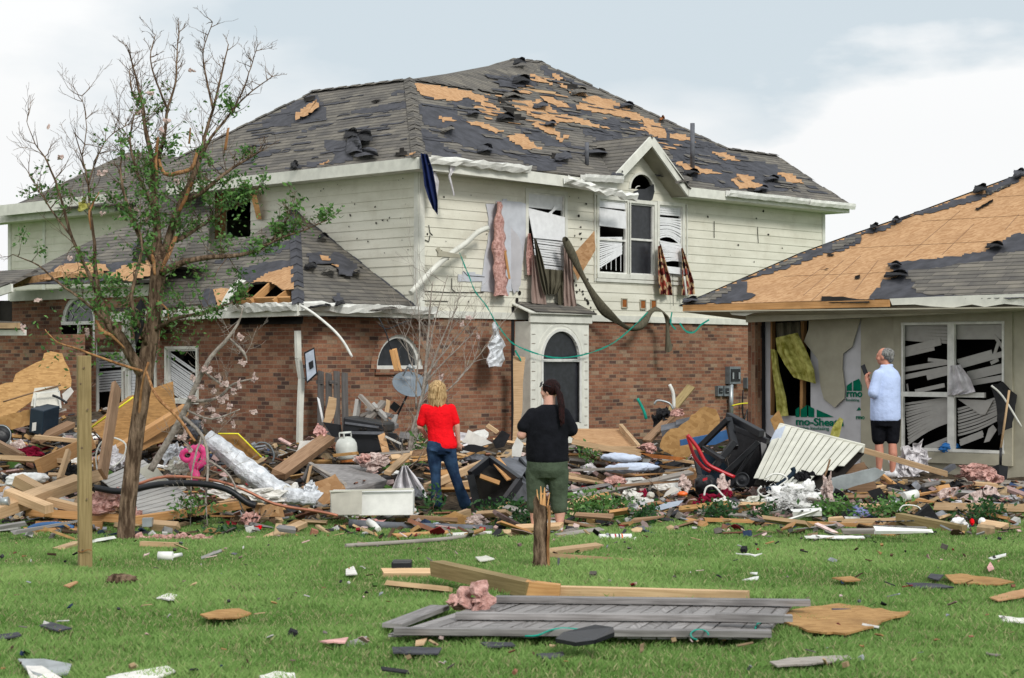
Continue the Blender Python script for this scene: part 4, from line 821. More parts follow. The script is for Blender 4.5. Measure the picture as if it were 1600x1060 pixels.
t.build('nail_line', 'brown_wood', hr)
# eave: bare rafter tails, ragged fascia, beam
t = MB(); t.beam(pH(1068, 482, -.02), pH(1390, 474, -.02), .04, .10); t.build('eave_board', 'pine_orange', hr)
EF = Plane(Eh, -dL, nL)
t = MB(); t.slab([EF.px(x, y, .035) for x, y in ((1132, 477), (1203, 476), (1203, 488), (1180, 489), (1165, 494), (1145, 492), (1136, 485))], .02)
t.slab([EF.px(x, y, .035) for x, y in ((1391, 467), (1480, 463), (1700, 456), (1700, 474), (1602, 478), (1570, 475), (1540, 480), (1520, 476), (1490, 481), (1455, 479), (1430, 476), (1395, 477))], .02); t.build('fascia', 'trim', hr)
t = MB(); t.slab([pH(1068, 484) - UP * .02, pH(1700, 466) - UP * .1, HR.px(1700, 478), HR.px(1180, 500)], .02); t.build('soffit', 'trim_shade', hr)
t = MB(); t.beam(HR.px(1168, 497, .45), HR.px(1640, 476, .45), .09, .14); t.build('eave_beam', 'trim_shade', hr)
hw = prect(HR, 1410, 1570, 504, 706); hh = prect(HR, 1203, 1266, 502, 650)
uL = HR.uv(1190, 600)[0]; uRr = HR.uv(1690, 600)[0]; us = HR.uv(1345, 600)[0]
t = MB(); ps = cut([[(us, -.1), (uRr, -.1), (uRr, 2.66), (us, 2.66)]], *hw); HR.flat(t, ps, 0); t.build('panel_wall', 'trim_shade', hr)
t = MB(); ps = cut([[(uL, -.1), (us, -.1), (us, 2.66), (uL, 2.66)]], *hh); HR.flat(t, ps, -.01); t.build('sheathing', 'sheathing', hr)
t = MB(); t.slab([HR.px(x, y, .02) for x, y in ((1265, 500), (1345, 498), (1340, 515), (1332, 542), (1318, 553), (1317, 575), (1321, 608), (1320, 623), (1312, 630), (1305, 637), (1296, 630), (1288, 624), (1283, 605), (1280, 580), (1279, 562), (1268, 548), (1257, 534), (1264, 515))], .015); t.build('torn_panel', 'trim_shade', hr)
t = MB(); t.face([HR.P(uL, -.1, -1.4), HR.P(uRr, -.1, -1.4), HR.P(uRr, 2.6, -1.4), HR.P(uL, 2.6, -1.4)]); t.face([HR.P(uL, 2.6, 0), HR.P(uRr, 2.6, 0), HR.P(uRr, 2.6, -1.4), HR.P(uL, 2.6, -1.4)]); t.face([HR.P(uL, 0, 0), HR.P(uL, 2.6, 0), HR.P(uL, 2.6, -1.4), HR.P(uL, 0, -1.4)]); t.face([HR.P(uRr, 0, 0), HR.P(uRr, 2.6, 0), HR.P(uRr, 2.6, -6), HR.P(uRr, 0, -6)]); t.build('shade_backing', 'interior_shade', hr)  # near-black shell; shade inside the low house is put into its colour
t = MB()
for x in (1207, 1256): t.beam(HR.px(x, 500, -.06), HR.px(x - 2, 680, -.06), .05, .09, up=nL)
t.build('wall_stud', 'pine_orange', hr)
t = MB(); t.beam(HR.px(1181, 498, .12), HR.px(1181, 700, .12), .14, .22, up=nL); t.build('brick_pier', 'brick', hr)
t = MB(); t.beam(HR.px(1190, 498, .04), HR.px(1191, 690, .04), .09, .05, up=nL); t.build('torn_felt', 'black_rag', hr)
def txt(s_, pl, x, y, h, off, mat, par, name='lettering', w=1.0, bold=True):
    cu = bpy.data.curves.new('t', 'FONT'); cu.body = s_; cu.size = 1; cu.extrude = .002; cu.offset = .025 if bold else 0; ob = bpy.data.objects.new('t', cu); sc.collection.objects.link(ob)
    dg = bpy.context.evaluated_depsgraph_get(); me = ob.evaluated_get(dg).to_mesh(); m = MB(); p0 = pl.px(x, y, off)
    fs = [tuple(f.vertices) for f in me.polygons]; vs_ = [p0 + pl.d * v_.co.x * h * w + UP * v_.co.y * h + pl.n * v_.co.z for v_ in me.vertices]
    ob.to_mesh_clear(); bpy.data.objects.remove(ob); m.mesh(vs_, fs); return m.build(name, mat, par)
txt('mo-Sheath', HR, 1243, 664, .155, .003, 'green_ink', hr, w=1.28); txt('ative Insulating', HR, 1249, 671, .075, .003, 'green_ink', hr, w=1.2, bold=False); txt('rmo', HR, 1322, 620, .15, .003, 'green_ink', hr, w=1.1); txt('Insulating', HR, 1322, 627, .06, .003, 'green_ink', hr, bold=False); txt('rmo', HR, 1337, 655, .09, .003, 'green_ink', hr)
t = MB()
for pts in (((1243, 640), (1249, 636), (1249, 652), (1243, 652)), ((1251, 640), (1261, 633), (1261, 652), (1251, 652)), ((1263, 634), (1272, 639), (1272, 652), (1263, 652)), ((1276, 640), (1303, 652), (1276, 652)), ((1323, 603), (1331, 597), (1331, 611), (1323, 611)), ((1333, 596), (1342, 592), (1347, 602), (1347, 611), (1333, 611)), ((1338, 642), (1342, 636), (1346, 641))): t.slab([HR.px(x, y, .0) for x, y in pts], .002, nL)
t.build('printed_mark', 'green_ink', hr)
# big window with wrecked blinds
t = MB(); frame(t, HR, hw, .13, 0, .03); ow = t.build('window', 'trim_shade', hr)
t = MB(); u0, u1, v0, v1 = hw; frame(t, HR, (u0 + .03, u1 - .03, v0 + .04, v1 - .03), .04, -.02, .05); um = HR.uv(1488, 600)[0]; HR.rect(t, um - .06, um + .05, v0, v1, -.02, .055); vm = HR.uv(1488, 617)[1]; HR.rect(t, u0, u1 - .3, vm - .035, vm + .035, -.015, .05); t.build('frame', 'white_metal', ow)
slats(HR, (1413, 508, 1480, 508), (1413, 530, 1480, 535), 6, .045, -.06, ow, 'slat_grey_shade'); slats(HR, (1494, 506, 1566, 504), (1494, 528, 1566, 528), 7, .045, -.06, ow, 'slat_grey_shade')
for q in ((1411, 548, 1470, 534, .10), (1412, 556, 1460, 545, .05), (1411, 578, 1482, 566, .07), (1412, 590, 1484, 575, .07), (1430, 612, 1476, 602, .06), (1450, 562, 1478, 565, .05), (1448, 588, 1480, 580, .12), (1417, 600, 1419, 612, .04), (1496, 565, 1550, 550, .06), (1500, 572, 1568, 553, .08), (1512, 588, 1568, 575, .13), (1510, 600, 1568, 590, .08), (1553, 524, 1568, 545, .05), (1552, 560, 1560, 535, .05), (1560, 562, 1548, 568, .05)):
    t = MB(); t.beam(HR.px(q[0], q[1], -.05), HR.px(q[2], q[3], -.04), .006, q[4], up=UP); t.build('blind', 'slat_grey_shade', ow)
slats(HR, (1414, 632, 1484, 622), (1420, 694, 1482, 660), 14, .032, -.05, ow, 'slat_grey_shade', curve=4, jit=.5); slats(HR, (1497, 640, 1560, 622), (1497, 680, 1560, 655), 9, .032, -.05, ow, 'slat_grey_shade', curve=-3, jit=.5)
slats(HR, (1445, 700, 1485, 684), (1440, 704, 1490, 690), 2, .05, -.04, ow, 'slat_grey_shade'); slats(HR, (1500, 690, 1536, 676), (1500, 694, 1536, 680), 2, .06, -.04, ow, 'slat_grey_shade')
t = MB(); t.slab([HR.px(x, y, -.02) for x, y in ((1538, 692), (1545, 670), (1552, 664), (1558, 672), (1546, 690))], .01); t.slab([HR.px(x, y, -.03) for x, y in ((1497, 624), (1552, 626), (1540, 648), (1532, 648))], .01); t.build('blind', 'slat_grey_shade', ow)
t = MB(); t.tube([HR.px(1569, 690, .01), HR.px(1569, 504, .01)], .012, 5); t.build('sash_rail', 'slat_grey_shade', ow)
# patio slab
t = MB(); a = gpt = HR.P(uL + .1, 0, 1.9); 
t.slab([HR.P(uL + .3, .22, 0), HR.P(uL + .3, .22, 1.3), HR.P(uRr, .22, 1.3), HR.P(uRr, .22, 0)], .3, UP); t.build('patio', 'concrete', None, kind='structure')
def crum(m, c, hw, hh, r3, th=.03, rings=6, n=18, amp=.42, tilt=.9):   # torn crumpled sheet with a ragged outline and real thickness
    ph = r3.random() * 50; nv = V((r3.uniform(-tilt, tilt), -1, r3.uniform(-.2, 1.1))).normalized(); x = UP.cross(nv).normalized(); y = nv.cross(x); s_ = min(hw, hh)
    def P(i, j, o):
        if i == 0: return c + nv * o
        a = 2 * math.pi * j / n; r = i / rings; k = max(.25, 1 + .9 * noise.noise(V((math.cos(a) * 1.6, math.sin(a) * 1.6, ph))) + (.55 * noise.noise(V((math.cos(a) * 5, math.sin(a) * 5, ph))) if i > rings - 2 else 0))
        u, v = math.cos(a) * r * k * hw, math.sin(a) * r * k * hh; f = abs(noise.noise(V((u / s_ * 1.3, v / s_ * 1.3, ph + 3)))) * 2 - .4 + .35 * noise.noise(V((u / s_ * 4, v / s_ * 4, ph)))
        return c + x * u + y * v + nv * (f * s_ * amp + o)
    for o, fl in ((th / 2, 0), (-th / 2, 1)):
        vs = [P(0, 0, o)] + [P(i, j, o) for i in range(1, rings + 1) for j in range(n)]; fs = [(0, 1 + j, 1 + (j + 1) % n) for j in range(n)]
        for i in range(rings - 1):
            for j in range(n): a, b_ = 1 + i * n + j, 1 + i * n + (j + 1) % n; fs.append((a, a + n, b_ + n, b_))
        m.mesh(vs, [f[::-1] for f in fs] if fl else fs, None, th > .015)
    e0 = [P(rings, j, th / 2) for j in range(n)]; e1 = [P(rings, j, -th / 2) for j in range(n)]
    for j in range(n): k = (j + 1) % n; m.face([e0[j], e1[j], e1[k], e0[k]])
# ================================================================ TREES
def leaves(m, p, n, sp, size=.05, rr=None, down=0.0):
    rr = rr or R
    for _ in range(n):
        q = p + V((rr.gauss(0, sp), rr.gauss(0, sp), rr.gauss(0, sp))); d = V((rr.uniform(-1, 1), rr.uniform(-1, 1), rr.uniform(-.8, .9) - down)).normalized(); s_ = d.orthogonal().normalized(); s_ = (Matrix.Rotation(rr.uniform(0, 6.28), 3, d) @ s_); l = size * rr.uniform(.6, 1.5)
        m.face([q, q + d * l * .5 + s_ * l * .24, q + d * l, q + d * l * .5 - s_ * l * .24])
def spray(mt, ml, p, d, ln, r, rr, depth=0, nl=0, size=.05):    # a twig with side twigs, thinning
    pts = [p]; rs = [r]; n = 5
    for i in range(n):
        d = (d + V((rr.gauss(0, .16), rr.gauss(0, .16), rr.gauss(.03, .13)))).normalized(); p = p + d * ln / n; pts.append(p); rs.append(max(.0016, r * (1 - (i + 1) / n * .75)))
        if depth < 2 and rr.random() < (.6 if depth == 0 else .42):
            s_ = (d + V((rr.uniform(-1, 1), rr.uniform(-1, 1), rr.uniform(-.4, .9))) * .8).normalized(); spray(mt, ml, p, s_, ln * rr.uniform(.35, .65), rs[-1] * .7, rr, depth + 1, nl, size)
        if ml is not None and nl and rr.random() < .19: leaves(ml, p, rr.randint(2, 5), .028, size, rr)
    mt.tube(pts, rs, 4 if r < .008 else 5, False)
def pts3(l, Y): return [U(x, y, Y + dy) for x, y, dy, r in l]
def smoothpath(l, k=4):   # Catmull-Rom through picked points (x,y,dy,r)
    out = []
    for i in range(len(l) - 1):
        p0, p1, p2, p3 = l[max(0, i - 1)], l[i], l[i + 1], l[min(len(l) - 1, i + 2)]
        for j in range(k):
            t_ = j / k; out.append(tuple(.5 * ((2 * b_) + (-a + c_) * t_ + (2 * a - 5 * b_ + 4 * c_ - d_) * t_ * t_ + (-a + 3 * b_ - 3 * c_ + d_) * t_ ** 3) for a, b_, c_, d_ in zip(p0, p1, p2, p3)))
    out.append(l[-1]); return out
YT = 19.3; tr = empty('broken_tree', U(197, 842, YT), 'storm stripped leaning tree on the lawn with broken limbs and sparse green leaves', 'tree')
m = MB(); tw = MB(); lf = MB(); bare = MB(); rr = random.Random(21)
def limb(l, mm=None, n=8, Y=YT, s_=150.0):
    q = smoothpath(l); q = [(x, y, dy, r * (.62 if mm is bare else (.72 if x < 172 and r < 8 else 1))) for x, y, dy, r in q]; (mm or m).tube([U(x + rr.gauss(0, .35), y, Y + dy) for x, y, dy, r in q], [max(.003, r / s_) for x, y, dy, r in q], n); return q
trunk = limb([(199, 848, 0, 16), (197, 825, 0, 13.5), (201, 780, 0, 13), (208, 720, 0, 12.5), (216, 660, 0, 12), (223, 610, 0, 12.5), (230, 560, 0, 13), (238, 510, 0, 12), (244, 460, 0, 12), (247, 425, 0, 12), (249, 405, 0, 9)], n=14)
m.build('trunk', 'bark', tr); m = MB()
limbs = [
 [(226, 592, 0, 10), (208, 560, -.1, 9), (190, 530, -.15, 8.5), (172, 508, -.2, 8), (160, 480, -.2, 6.5), (150, 430, -.2, 5), (148, 380, -.3, 3.6), (141, 330, -.3, 2.8), (138, 290, -.3, 2.2), (128, 245, -.3, 1.6), (115, 205, -.3, .9)],
 [(160, 480, -.2, 5), (135, 420, 0, 4), (112, 370, .1, 3.4), (95, 310, .2, 2.8), (75, 255, .2, 2), (55, 225, .2, 1.2), (42, 190, .2, .7)],
 [(112, 370, .1, 2.5), (85, 335, .3, 2), (62, 300, .3, 1.4), (46, 275, .3, .8)],
 [(172, 508, -.2, 4), (130, 470, -.5, 3), (95, 445, -.5, 2.3), (60, 415, -.5, 1.7), (20, 398, -.5, .9)],
 [(138, 290, -.3, 2), (150, 250, -.3, 1.5), (170, 215, -.2, 1), (200, 195, -.2, .6)], [(128, 245, -.3, 1.4), (135, 200, -.3, 1), (128, 150, -.3, .6)],
 [(247, 410, 0, 9), (246, 370, .1, 7), (243, 330, .1, 6.5), (240, 290, .2, 5.5), (238, 250, .2, 4.6), (228, 205, .2, 3.4), (222, 160, .2, 2.4), (212, 120, .2, 1.6), (200, 75, .2, .8)],
 [(240, 290, .2, 4.6), (247, 250, .3, 4), (256, 215, .3, 3), (262, 170, .3, 2.2), (274, 130, .3, 1.7), (276, 90, .3, 1.2), (280, 50, .3, .7)],
 [(249, 410, 0, 8), (262, 380, .1, 7), (272, 345, .1, 6), (284, 315, .1, 5.5), (300, 280, 0, 4.6), (312, 250, 0, 3.8), (320, 215, 0, 3), (333, 170, 0, 2.2), (345, 120, 0, 1.6), (357, 70, 0, .8)],
 [(312, 250, 0, 3), (330, 215, -.1, 2.4), (358, 180, -.1, 1.8), (378, 145, -.1, 1.3), (392, 105, -.1, .8), (400, 80, -.1, .6)],
 [(333, 170, 0, 2), (322, 120, .1, 1.5), (318, 80, .1, 1), (332, 35, .1, .6)], [(262, 170, .3, 2), (245, 130, .2, 1.5), (235, 90, .2, 1), (243, 55, .2, .6)],
 [(222, 160, .2, 2), (208, 150, .1, 1.4), (202, 110, .1, .8)], [(358, 180, -.1, 1.6), (385, 150, -.1, 1.2), (425, 120, -.1, .6)],
 [(284, 315, .1, 4), (310, 305, -.2, 3.4), (335, 285, -.3, 3), (360, 265, -.3, 2.4), (385, 250, -.3, 1.7), (410, 235, -.3, .9)],
 [(250, 428, 0, 7), (268, 418, -.2, 5.5), (295, 408, -.3, 4.6), (330, 402, -.4, 4), (365, 400, -.4, 3.2), (400, 392, -.4, 2.6), (425, 375, -.4, 2), (445, 350, -.4, 1.4), (455, 325, -.4, .8)],
 [(400, 392, -.4, 2), (440, 372, -.5, 1.6), (475, 360, -.5, 1.2), (510, 345, -.5, .8)],
 [(232, 545, 0, 5), (215, 505, -.3, 4), (205, 470, -.4, 3.4), (212, 430, -.4, 2.6), (222, 390, -.4, 2), (215, 350, -.4, 1.3)],
 [(247, 425, 0, 6), (225, 385, -.2, 4), (210, 350, -.3, 3.2), (196, 310, -.3, 2.4), (188, 270, -.3, 1.6), (192, 235, -.3, .9)],
 [(243, 330, .1, 4), (228, 300, -.1, 3), (212, 262, -.1, 2.2), (203, 220, -.1, 1.5), (210, 180, -.1, .8)],
 [(262, 380, .1, 4.4), (288, 370, .3, 3.4), (318, 350, .4, 2.8), (350, 330, .4, 2.2), (380, 318, .4, 1.4), (400, 300, .4, .8)],
 [(236, 520, 0, 4), (270, 500, -.2, 3), (310, 490, -.3, 2.2), (350, 478, -.3, 1.5), (390, 462, -.3, .8)]]
for l in limbs:
    q = limb(l, n=7)
    for x, y, dy, r in q[2:]:
        k = (2 if r < 4 else 1) if x > 170 or rr.random() < .45 else 0
        for _ in range(k):
            if rr.random() < .75:
                dens = 0 if y < 150 else (1 if y < 230 else (2 if y < 300 else 4)); dens = dens if 175 < x < 410 else max(0, dens - 3)
                dens = min(dens, 1) if rr.random() < (.62 if y > 290 else .3) else 0
                dd = V((rr.gauss(0, .5), rr.uniform(-.8, .8), rr.uniform(.1, 1.0))).normalized() if y < 380 else V((rr.gauss(0, .7), rr.uniform(-.8, .8), rr.uniform(-.5, .6))).normalized()
                spray(tw, lf, U(x, y, YT + dy), dd, rr.uniform(.14, .42) if 130 < y and x < 360 else rr.uniform(.1, .2), .0055, rr, 0, dens)
m.build('limb', 'bark', tr); tw.build('twig', 'bark', tr, kind='stuff')
# denser tufts of foliage low on the limbs
for x, y, n_, s_ in ((215, 300, 60, .13), (300, 330, 110, .2), (340, 360, 90, .2), (270, 290, 90, .2), (330, 300, 50, .15), (205, 480, 90, .16), (240, 530, 70, .14), (290, 520, 80, .13), (160, 540, 80, .13), (120, 500, 50, .14), (390, 400, 36, .10), (480, 355, 22, .07), (180, 450, 70, .15), (195, 250, 40, .12), (285, 235, 60, .18), (310, 200, 30, .15), (255, 345, 60, .2), (375, 330, 50, .14), (262, 500, 50, .12), (100, 540, 50, .16), (310, 425, 20, .05), (265, 462, 26, .05), (345, 445, 10, .05), (180, 380, 50, .13), (365, 250, 26, .1), (150, 500, 60, .12), (205, 560, 30, .1), (55, 530, 20, .1)):
    leaves(lf, U(x, y, YT + rr.uniform(-.3, .3)), int(n_ * .95), s_, .046, rr)
lf.build('foliage', 'leaf', tr, kind='stuff')
for l in ([(232, 566, -.12, 3), (222, 600, -.12, 3), (217, 650, -.06, 4), (209, 700, -.04, 4), (206, 735, -.03, 2)],
  [(248, 250, .1, 4), (258, 272, 0, 5), (280, 270, -.1, 5.5), (300, 262, -.1, 5), (308, 235, -.1, 4)], [(300, 285, -.1, 4), (290, 310, -.1, 5), (280, 330, -.1, 4)], [(247, 215, .1, 3), (243, 250, .05, 5), (245, 275, .05, 4)],
  [(252, 425, -.15, 3), (262, 400, -.1, 6), (275, 370, 0, 5)], [(242, 430, -.2, 3), (240, 410, -.15, 5), (236, 385, -.1, 2)], [(155, 300, -.35, 1), (140, 330, -.35, 3), (142, 360, -.35, 1)], [(150, 500, -.3, 2), (160, 518, -.35, 6), (175, 525, -.35, 4), (195, 545, -.3, 2)],
  [(222, 580, -.2, 4), (195, 572, -.3, 3.6), (160, 560, -.4, 3.2), (120, 545, -.4, 2.6), (90, 535, -.5, 2), (70, 515, -.5, 1.2)], [(228, 580, -.2, 3), (245, 620, -.5, 4), (275, 650, -.6, 4), (305, 690, -.7, 3.4)],
  [(246, 470, -.14, 2), (262, 485, -.16, 2.5), (263, 505, -.16, 2)], [(296, 225, -.05, 3), (298, 200, -.05, 2)], [(350, 240, -.3, 1.4), (357, 200, -.3, 3), (352, 235, -.3, 3)]):
    bare = MB(); q = limb(l, bare, 7); bare.build('stripped_wood', 'bark_bare', tr)
# rags and tufts of insulation caught in the tree
def clump(x, y, Y, w_, h_, mat, name, label, cat, group=None, amp=.55, seed=0, n=9, fr=2.5, dpt=None):
    s_ = Y / F; mm = MB(); r3 = random.Random(seed * 13 + int(x))
    if not dpt:
        for k in range(3): a_, b_ = r3.uniform(-.3, .3) * w_, r3.uniform(-.3, .3) * h_; crum(mm, U(x + a_, y + b_, Y + r3.uniform(-.03, .03)), w_ * s_ * r3.uniform(.16, .34), h_ * s_ * r3.uniform(.18, .42), r3, .014, 4, 14) if w_ > 0 else mm.blob(U(x, y, Y), w_ * s_ / 2 * r3.uniform(.35, .8), min(w_, h_) * s_ / 2 * r3.uniform(.3, .6), h_ * s_ / 2 * r3.uniform(.35, .8), 1.1, fr, n, seed + k * .37)
    else: mm.blob(U(x, y, Y), w_ * s_ / 2, dpt * s_ / 2, h_ * s_ / 2, amp, fr, n, seed)
    return mm.build(name, mat, None, label, cat, group)
clump(127, 318, YT - .3, 26, 20, 'yellow_batt', 'insulation_tuft', 'yellowish scrap caught on the left limb of the tree', 'insulation', seed=1); MATS
TU = [(110, 405), (160, 333), (190, 340), (235, 145), (217, 175), (300, 110), (200, 248), (250, 205), (275, 285), (92, 245), (140, 520), (215, 330), (230, 345), (75, 200), (160, 270), (60, 470), (260, 190), (180, 520), (300, 590), (35, 515)]
for i, (x, y) in enumerate(TU): clump(x, y, YT - rr.uniform(-.1, .4), rr.uniform(8, 17), rr.uniform(8, 14), 'pale_batt', 'insulation_tuft', 'small pale pink insulation tuft caught in the branches of the broken tree', 'insulation', 'pink insulation tufts caught in the tree', seed=i + 3, n=6)
mm = MB(); mm.slab([U(207, 490, YT - .3), U(220, 466, YT - .3), U(228, 480, YT - .3), U(225, 510, YT - .25), U(212, 540, YT - .25)], .02); mm.build('torn_rag', 'black_rag', None, 'black torn rag hanging beside the tree trunk', 'rag')
mm = MB(); mm.grid([[U(190 + 14 * f + rr.uniform(-1, 1), 500 + y * 16 + rr.uniform(-1, 1), 20 + .06 * math.sin(y * 3 + f * 6)) for f in (0, .33, .66, 1)] for y in range(6)]); mm.build('hanging_cloth', 'paper', None, 'white cloth hanging behind the left tree limb', 'cloth')
# broken branch with pink tufts standing from the wreckage, right of the tree
br = empty('broken_branch', U(250, 720, 21), 'bare fallen branch covered in pink insulation tufts right of the tree', 'branch'); m = MB(); tw = MB()
for l in ([(235, 735, 0, 6), (262, 690, 0, 6), (290, 640, 0, 5.5), (312, 590, 0, 4.5), (330, 558, 0, 3.6), (355, 530, 0, 3), (372, 505, 0, 2), (380, 480, 0, 1)], [(300, 628, 0, 3), (340, 622, 0, 2.4), (365, 600, 0, 1.8), (398, 592, 0, 1)], [(318, 580, 0, 2), (345, 600, -.1, 2), (370, 610, -.1, 1)], [(290, 640, 0, 2), (330, 655, -.2, 1.6), (375, 640, -.2, 1)],
   [(285, 650, 0, 3), (315, 680, -.3, 2.6), (325, 720, -.4, 2.2), (322, 780, -.5, 1.6), (326, 850, -.5, .8)], [(325, 720, -.4, 2), (360, 745, -.5, 1.6), (380, 800, -.5, 1.2), (405, 850, -.5, .7)], [(315, 680, -.3, 2), (300, 740, -.4, 1.4), (298, 830, -.5, .7)], [(360, 530, 0, 1.6), (380, 550, -.1, 2.4), (386, 565, -.1, 1)]):
    q = limb(l, m, 6, 21, 138)
    for x, y, dy, r in q[1::2]: spray(tw, None, U(x, y, 21 + dy), V((rr.gauss(0, .7), rr.uniform(-1, 1), rr.uniform(-.6, .7))).normalized(), rr.uniform(.1, .38), .004, rr)
m.build('limb', 'bark_grey', br); tw.build('twig', 'bark_grey', br, kind='stuff')
for i, (x, y) in enumerate([(316, 605), (335, 612), (345, 625), (355, 618), (330, 640), (318, 660), (300, 625), (342, 590), (398, 592), (380, 568), (378, 530), (360, 635), (305, 655), (290, 670), (325, 575), (352, 600), (365, 612), (285, 685), (398, 645), (365, 662), (375, 600), (312, 640), (340, 655), (295, 700)]): clump(x, y, 20.9, rr.uniform(8, 20), rr.uniform(8, 16), 'pale_batt', 'insulation_tuft', 'pale pink tuft snagged on the fallen branch', 'insulation', 'pink tufts on the fallen branch', seed=i + 40, n=6)
# bare shrub behind the woman in red
SHK = .62; sh = empty('bare_shrub', U(640, 735, 26.2), 'leafless grey shrub of thin upright stems against the brick wall', 'shrub'); m = MB(); tw = MB()
for l in ([(632, 740, 0, 5), (645, 690, 0, 5), (655, 640, 0, 4.6), (664, 590, 0, 4), (668, 540, 0, 3), (672, 480, 0, 2), (676, 440, 0, 1)], [(640, 730, 0, 5), (650, 670, .2, 4.6), (660, 620, .2, 4), (675, 570, .2, 2.6), (695, 520, .2, 1.8), (715, 480, .2, 1)], [(662, 600, 0, 3), (690, 570, 0, 2), (715, 545, -.1, 1.6), (740, 520, -.1, .9)], [(664, 590, 0, 2.6), (690, 555, .1, 2), (720, 520, .1, 1.4), (745, 490, .1, .8)],
   [(650, 640, 0, 2.6), (652, 580, -.1, 2), (656, 520, -.1, 1.4), (650, 450, -.1, .8)], [(668, 560, 0, 2), (680, 500, 0, 1.4), (700, 430, 0, .8)], [(700, 610, -.1, 2), (720, 590, -.1, 1.8), (745, 560, -.1, 1.2), (770, 530, -.1, .7)], [(672, 610, 0, 2), (700, 610, 0, 1.6), (735, 570, 0, 1), (760, 560, 0, .6)], [(660, 610, .1, 2), (640, 560, .1, 1.4), (632, 520, .1, .7)], [(636, 735, -.2, 4), (640, 690, -.2, 3.4), (650, 650, -.2, 3)], [(690, 555, .1, 1.6), (705, 510, .2, 1), (712, 465, .2, .6)]):
    q = limb(l, m, 6, 26.2, 110 / .66)
    for x, y, dy, r in q[3::2]: spray(tw, None, U(x, y, 26.2 + dy), V((rr.gauss(.1, .35), rr.uniform(-.5, .5), rr.uniform(.4, 1))).normalized(), rr.uniform(.3, .8), .006, rr)
m.build('stem', 'bark_grey', sh); tw.build('twig', 'bark_grey', sh, kind='stuff')
for i, (x, y, w_) in enumerate([(733, 495, 18), (748, 525, 8), (722, 508, 7), (690, 590, 8)]): clump(x, y, 26.1, w_, 12, 'pale_batt', 'insulation_tuft', 'pink tuft snagged on the leafless shrub', 'insulation', 'tufts on the shrub', seed=i + 80, n=6)
# post and stump on the lawn
def post():
    Y = 16.5; o = empty('wood_post', U(132, 890, Y), 'square greenish treated timber post standing alone on the lawn left of the tree', 'post')
    m = MB(); a, b_ = U(133, 893, Y), U(131, 556, Y); m.beam(a, b_, .125, .115, roll=.35, rough=.0); m.build('post_shaft', 'treated', o, bevel=.006)
    m = MB()
    for x, y in ((126, 600), (137, 640), (128, 700), (136, 780), (129, 860), (131, 575)): m.tube([U(x, y, Y - .075), U(x, y, Y - .068)], .009, 8)
    m.build('knot', 'bark', o)
    m = MB(); m.tube([U(121 + 22 * k / 6, 861 + 2 * math.sin(k), Y - .085) for k in range(7)], .004, 4); m.build('wire', 'rust', o)
post()
def stump():
    Y = 16.5; o = empty('snapped_stump', U(846, 890, Y), 'snapped tree stump with splintered orange top in front of the woman in black', 'stump'); m = MB(); rows = []
    for k in range(14):
        f = k / 13; y = 892 - f * 108; c = U(845 - 1 * f, y, Y); r = .062 + .022 * (1 - f) ** 5 + .004 * math.sin(k * 2)
        rows.append([c + V((math.cos(a) * (r + .006 * noise.noise(V((math.cos(a) * 3, math.sin(a) * 3, k * .5)))), math.sin(a) * r, (.0 if k < 13 else .05 * math.sin(a * 2) + .02 * math.sin(a * 5)))) for a in [j * .3927 for j in range(16)]])
    m.grid(rows, True, True); m.build('stump_trunk', 'bark', o)
    m = MB()
    for x, y0, y1, w_, dx in ((842, 795, 765, .03, -3), (850, 792, 762, .04, 1), (855, 795, 770, .02, 4), (846, 790, 760, .035, -1), (838, 796, 778, .02, -2)):
        a = U(x, y0, Y - .01); b_ = U(x + dx, y1, Y - .01); m.beam(a, b_, w_, w_ * .8, taper=.25)
    m.beam(U(846, 772, Y), U(858, 772, Y - .03), .02, .015, taper=.3); m.build('splinter', 'split_wood', o)
    m = MB(); m.grid([[U(855 + dx + 1.0 * math.sin(y), 790 + y * 14, Y - z) for dx, z in ((0, .064), (2, .055), (3.4, .04), (4.5, .01))] for y in range(8)]); m.build('stripped_strip', 'bark_bare', o)
    m = MB(); m.beam(U(872, 888, Y), U(873, 872, Y), .02, .02); m.build('stake', 'grey_plastic', None, 'tiny dark stake in the grass beside the snapped stump', 'stake')
stump()

# ================================================================ PEOPLE
def cap3(m, a, b_, ra, rb, n=12):    # tapered capsule
    a = V(a); b_ = V(b_); d = (b_ - a); L_ = d.length; d = d.normalized() if L_ > 1e-6 else UP; ps = []; rs = []
    for k in range(5): t_ = math.pi / 2 * k / 4; ps.append(a - d * ra * math.cos(t_)); rs.append(max(.0006, ra * math.sin(t_)))
    for k in range(5): t_ = math.pi / 2 * k / 4; ps.append(b_ + d * rb * math.sin(t_)); rs.append(max(.0006, rb * math.cos(t_)))
    m.tube(ps, rs, n)
def loft(m, rings, n=20, ang=0):
    rows = []
    rings = [(*rings[0][:3], .004, .004)] + rings + [(*rings[-1][:3], .004, .004)]
    for cx, cy, cz, rx, ry in rings: rows.append([V((cx + rx * math.cos(2 * math.pi * j / n), cy + ry * math.sin(2 * math.pi * j / n), cz)) for j in range(n)])
    m.grid(rows, True, True)
def place(m, T): m.v = [T(p) for p in m.v]; return m
def rem(o, vox, it=5):
    r = o.modifiers.new('remesh', 'REMESH'); r.mode = 'VOXEL'; r.voxel_size = vox; r.use_smooth_shade = True
    s_ = o.modifiers.new('smooth', 'SMOOTH'); s_.iterations = it; s_.factor = .5; return o
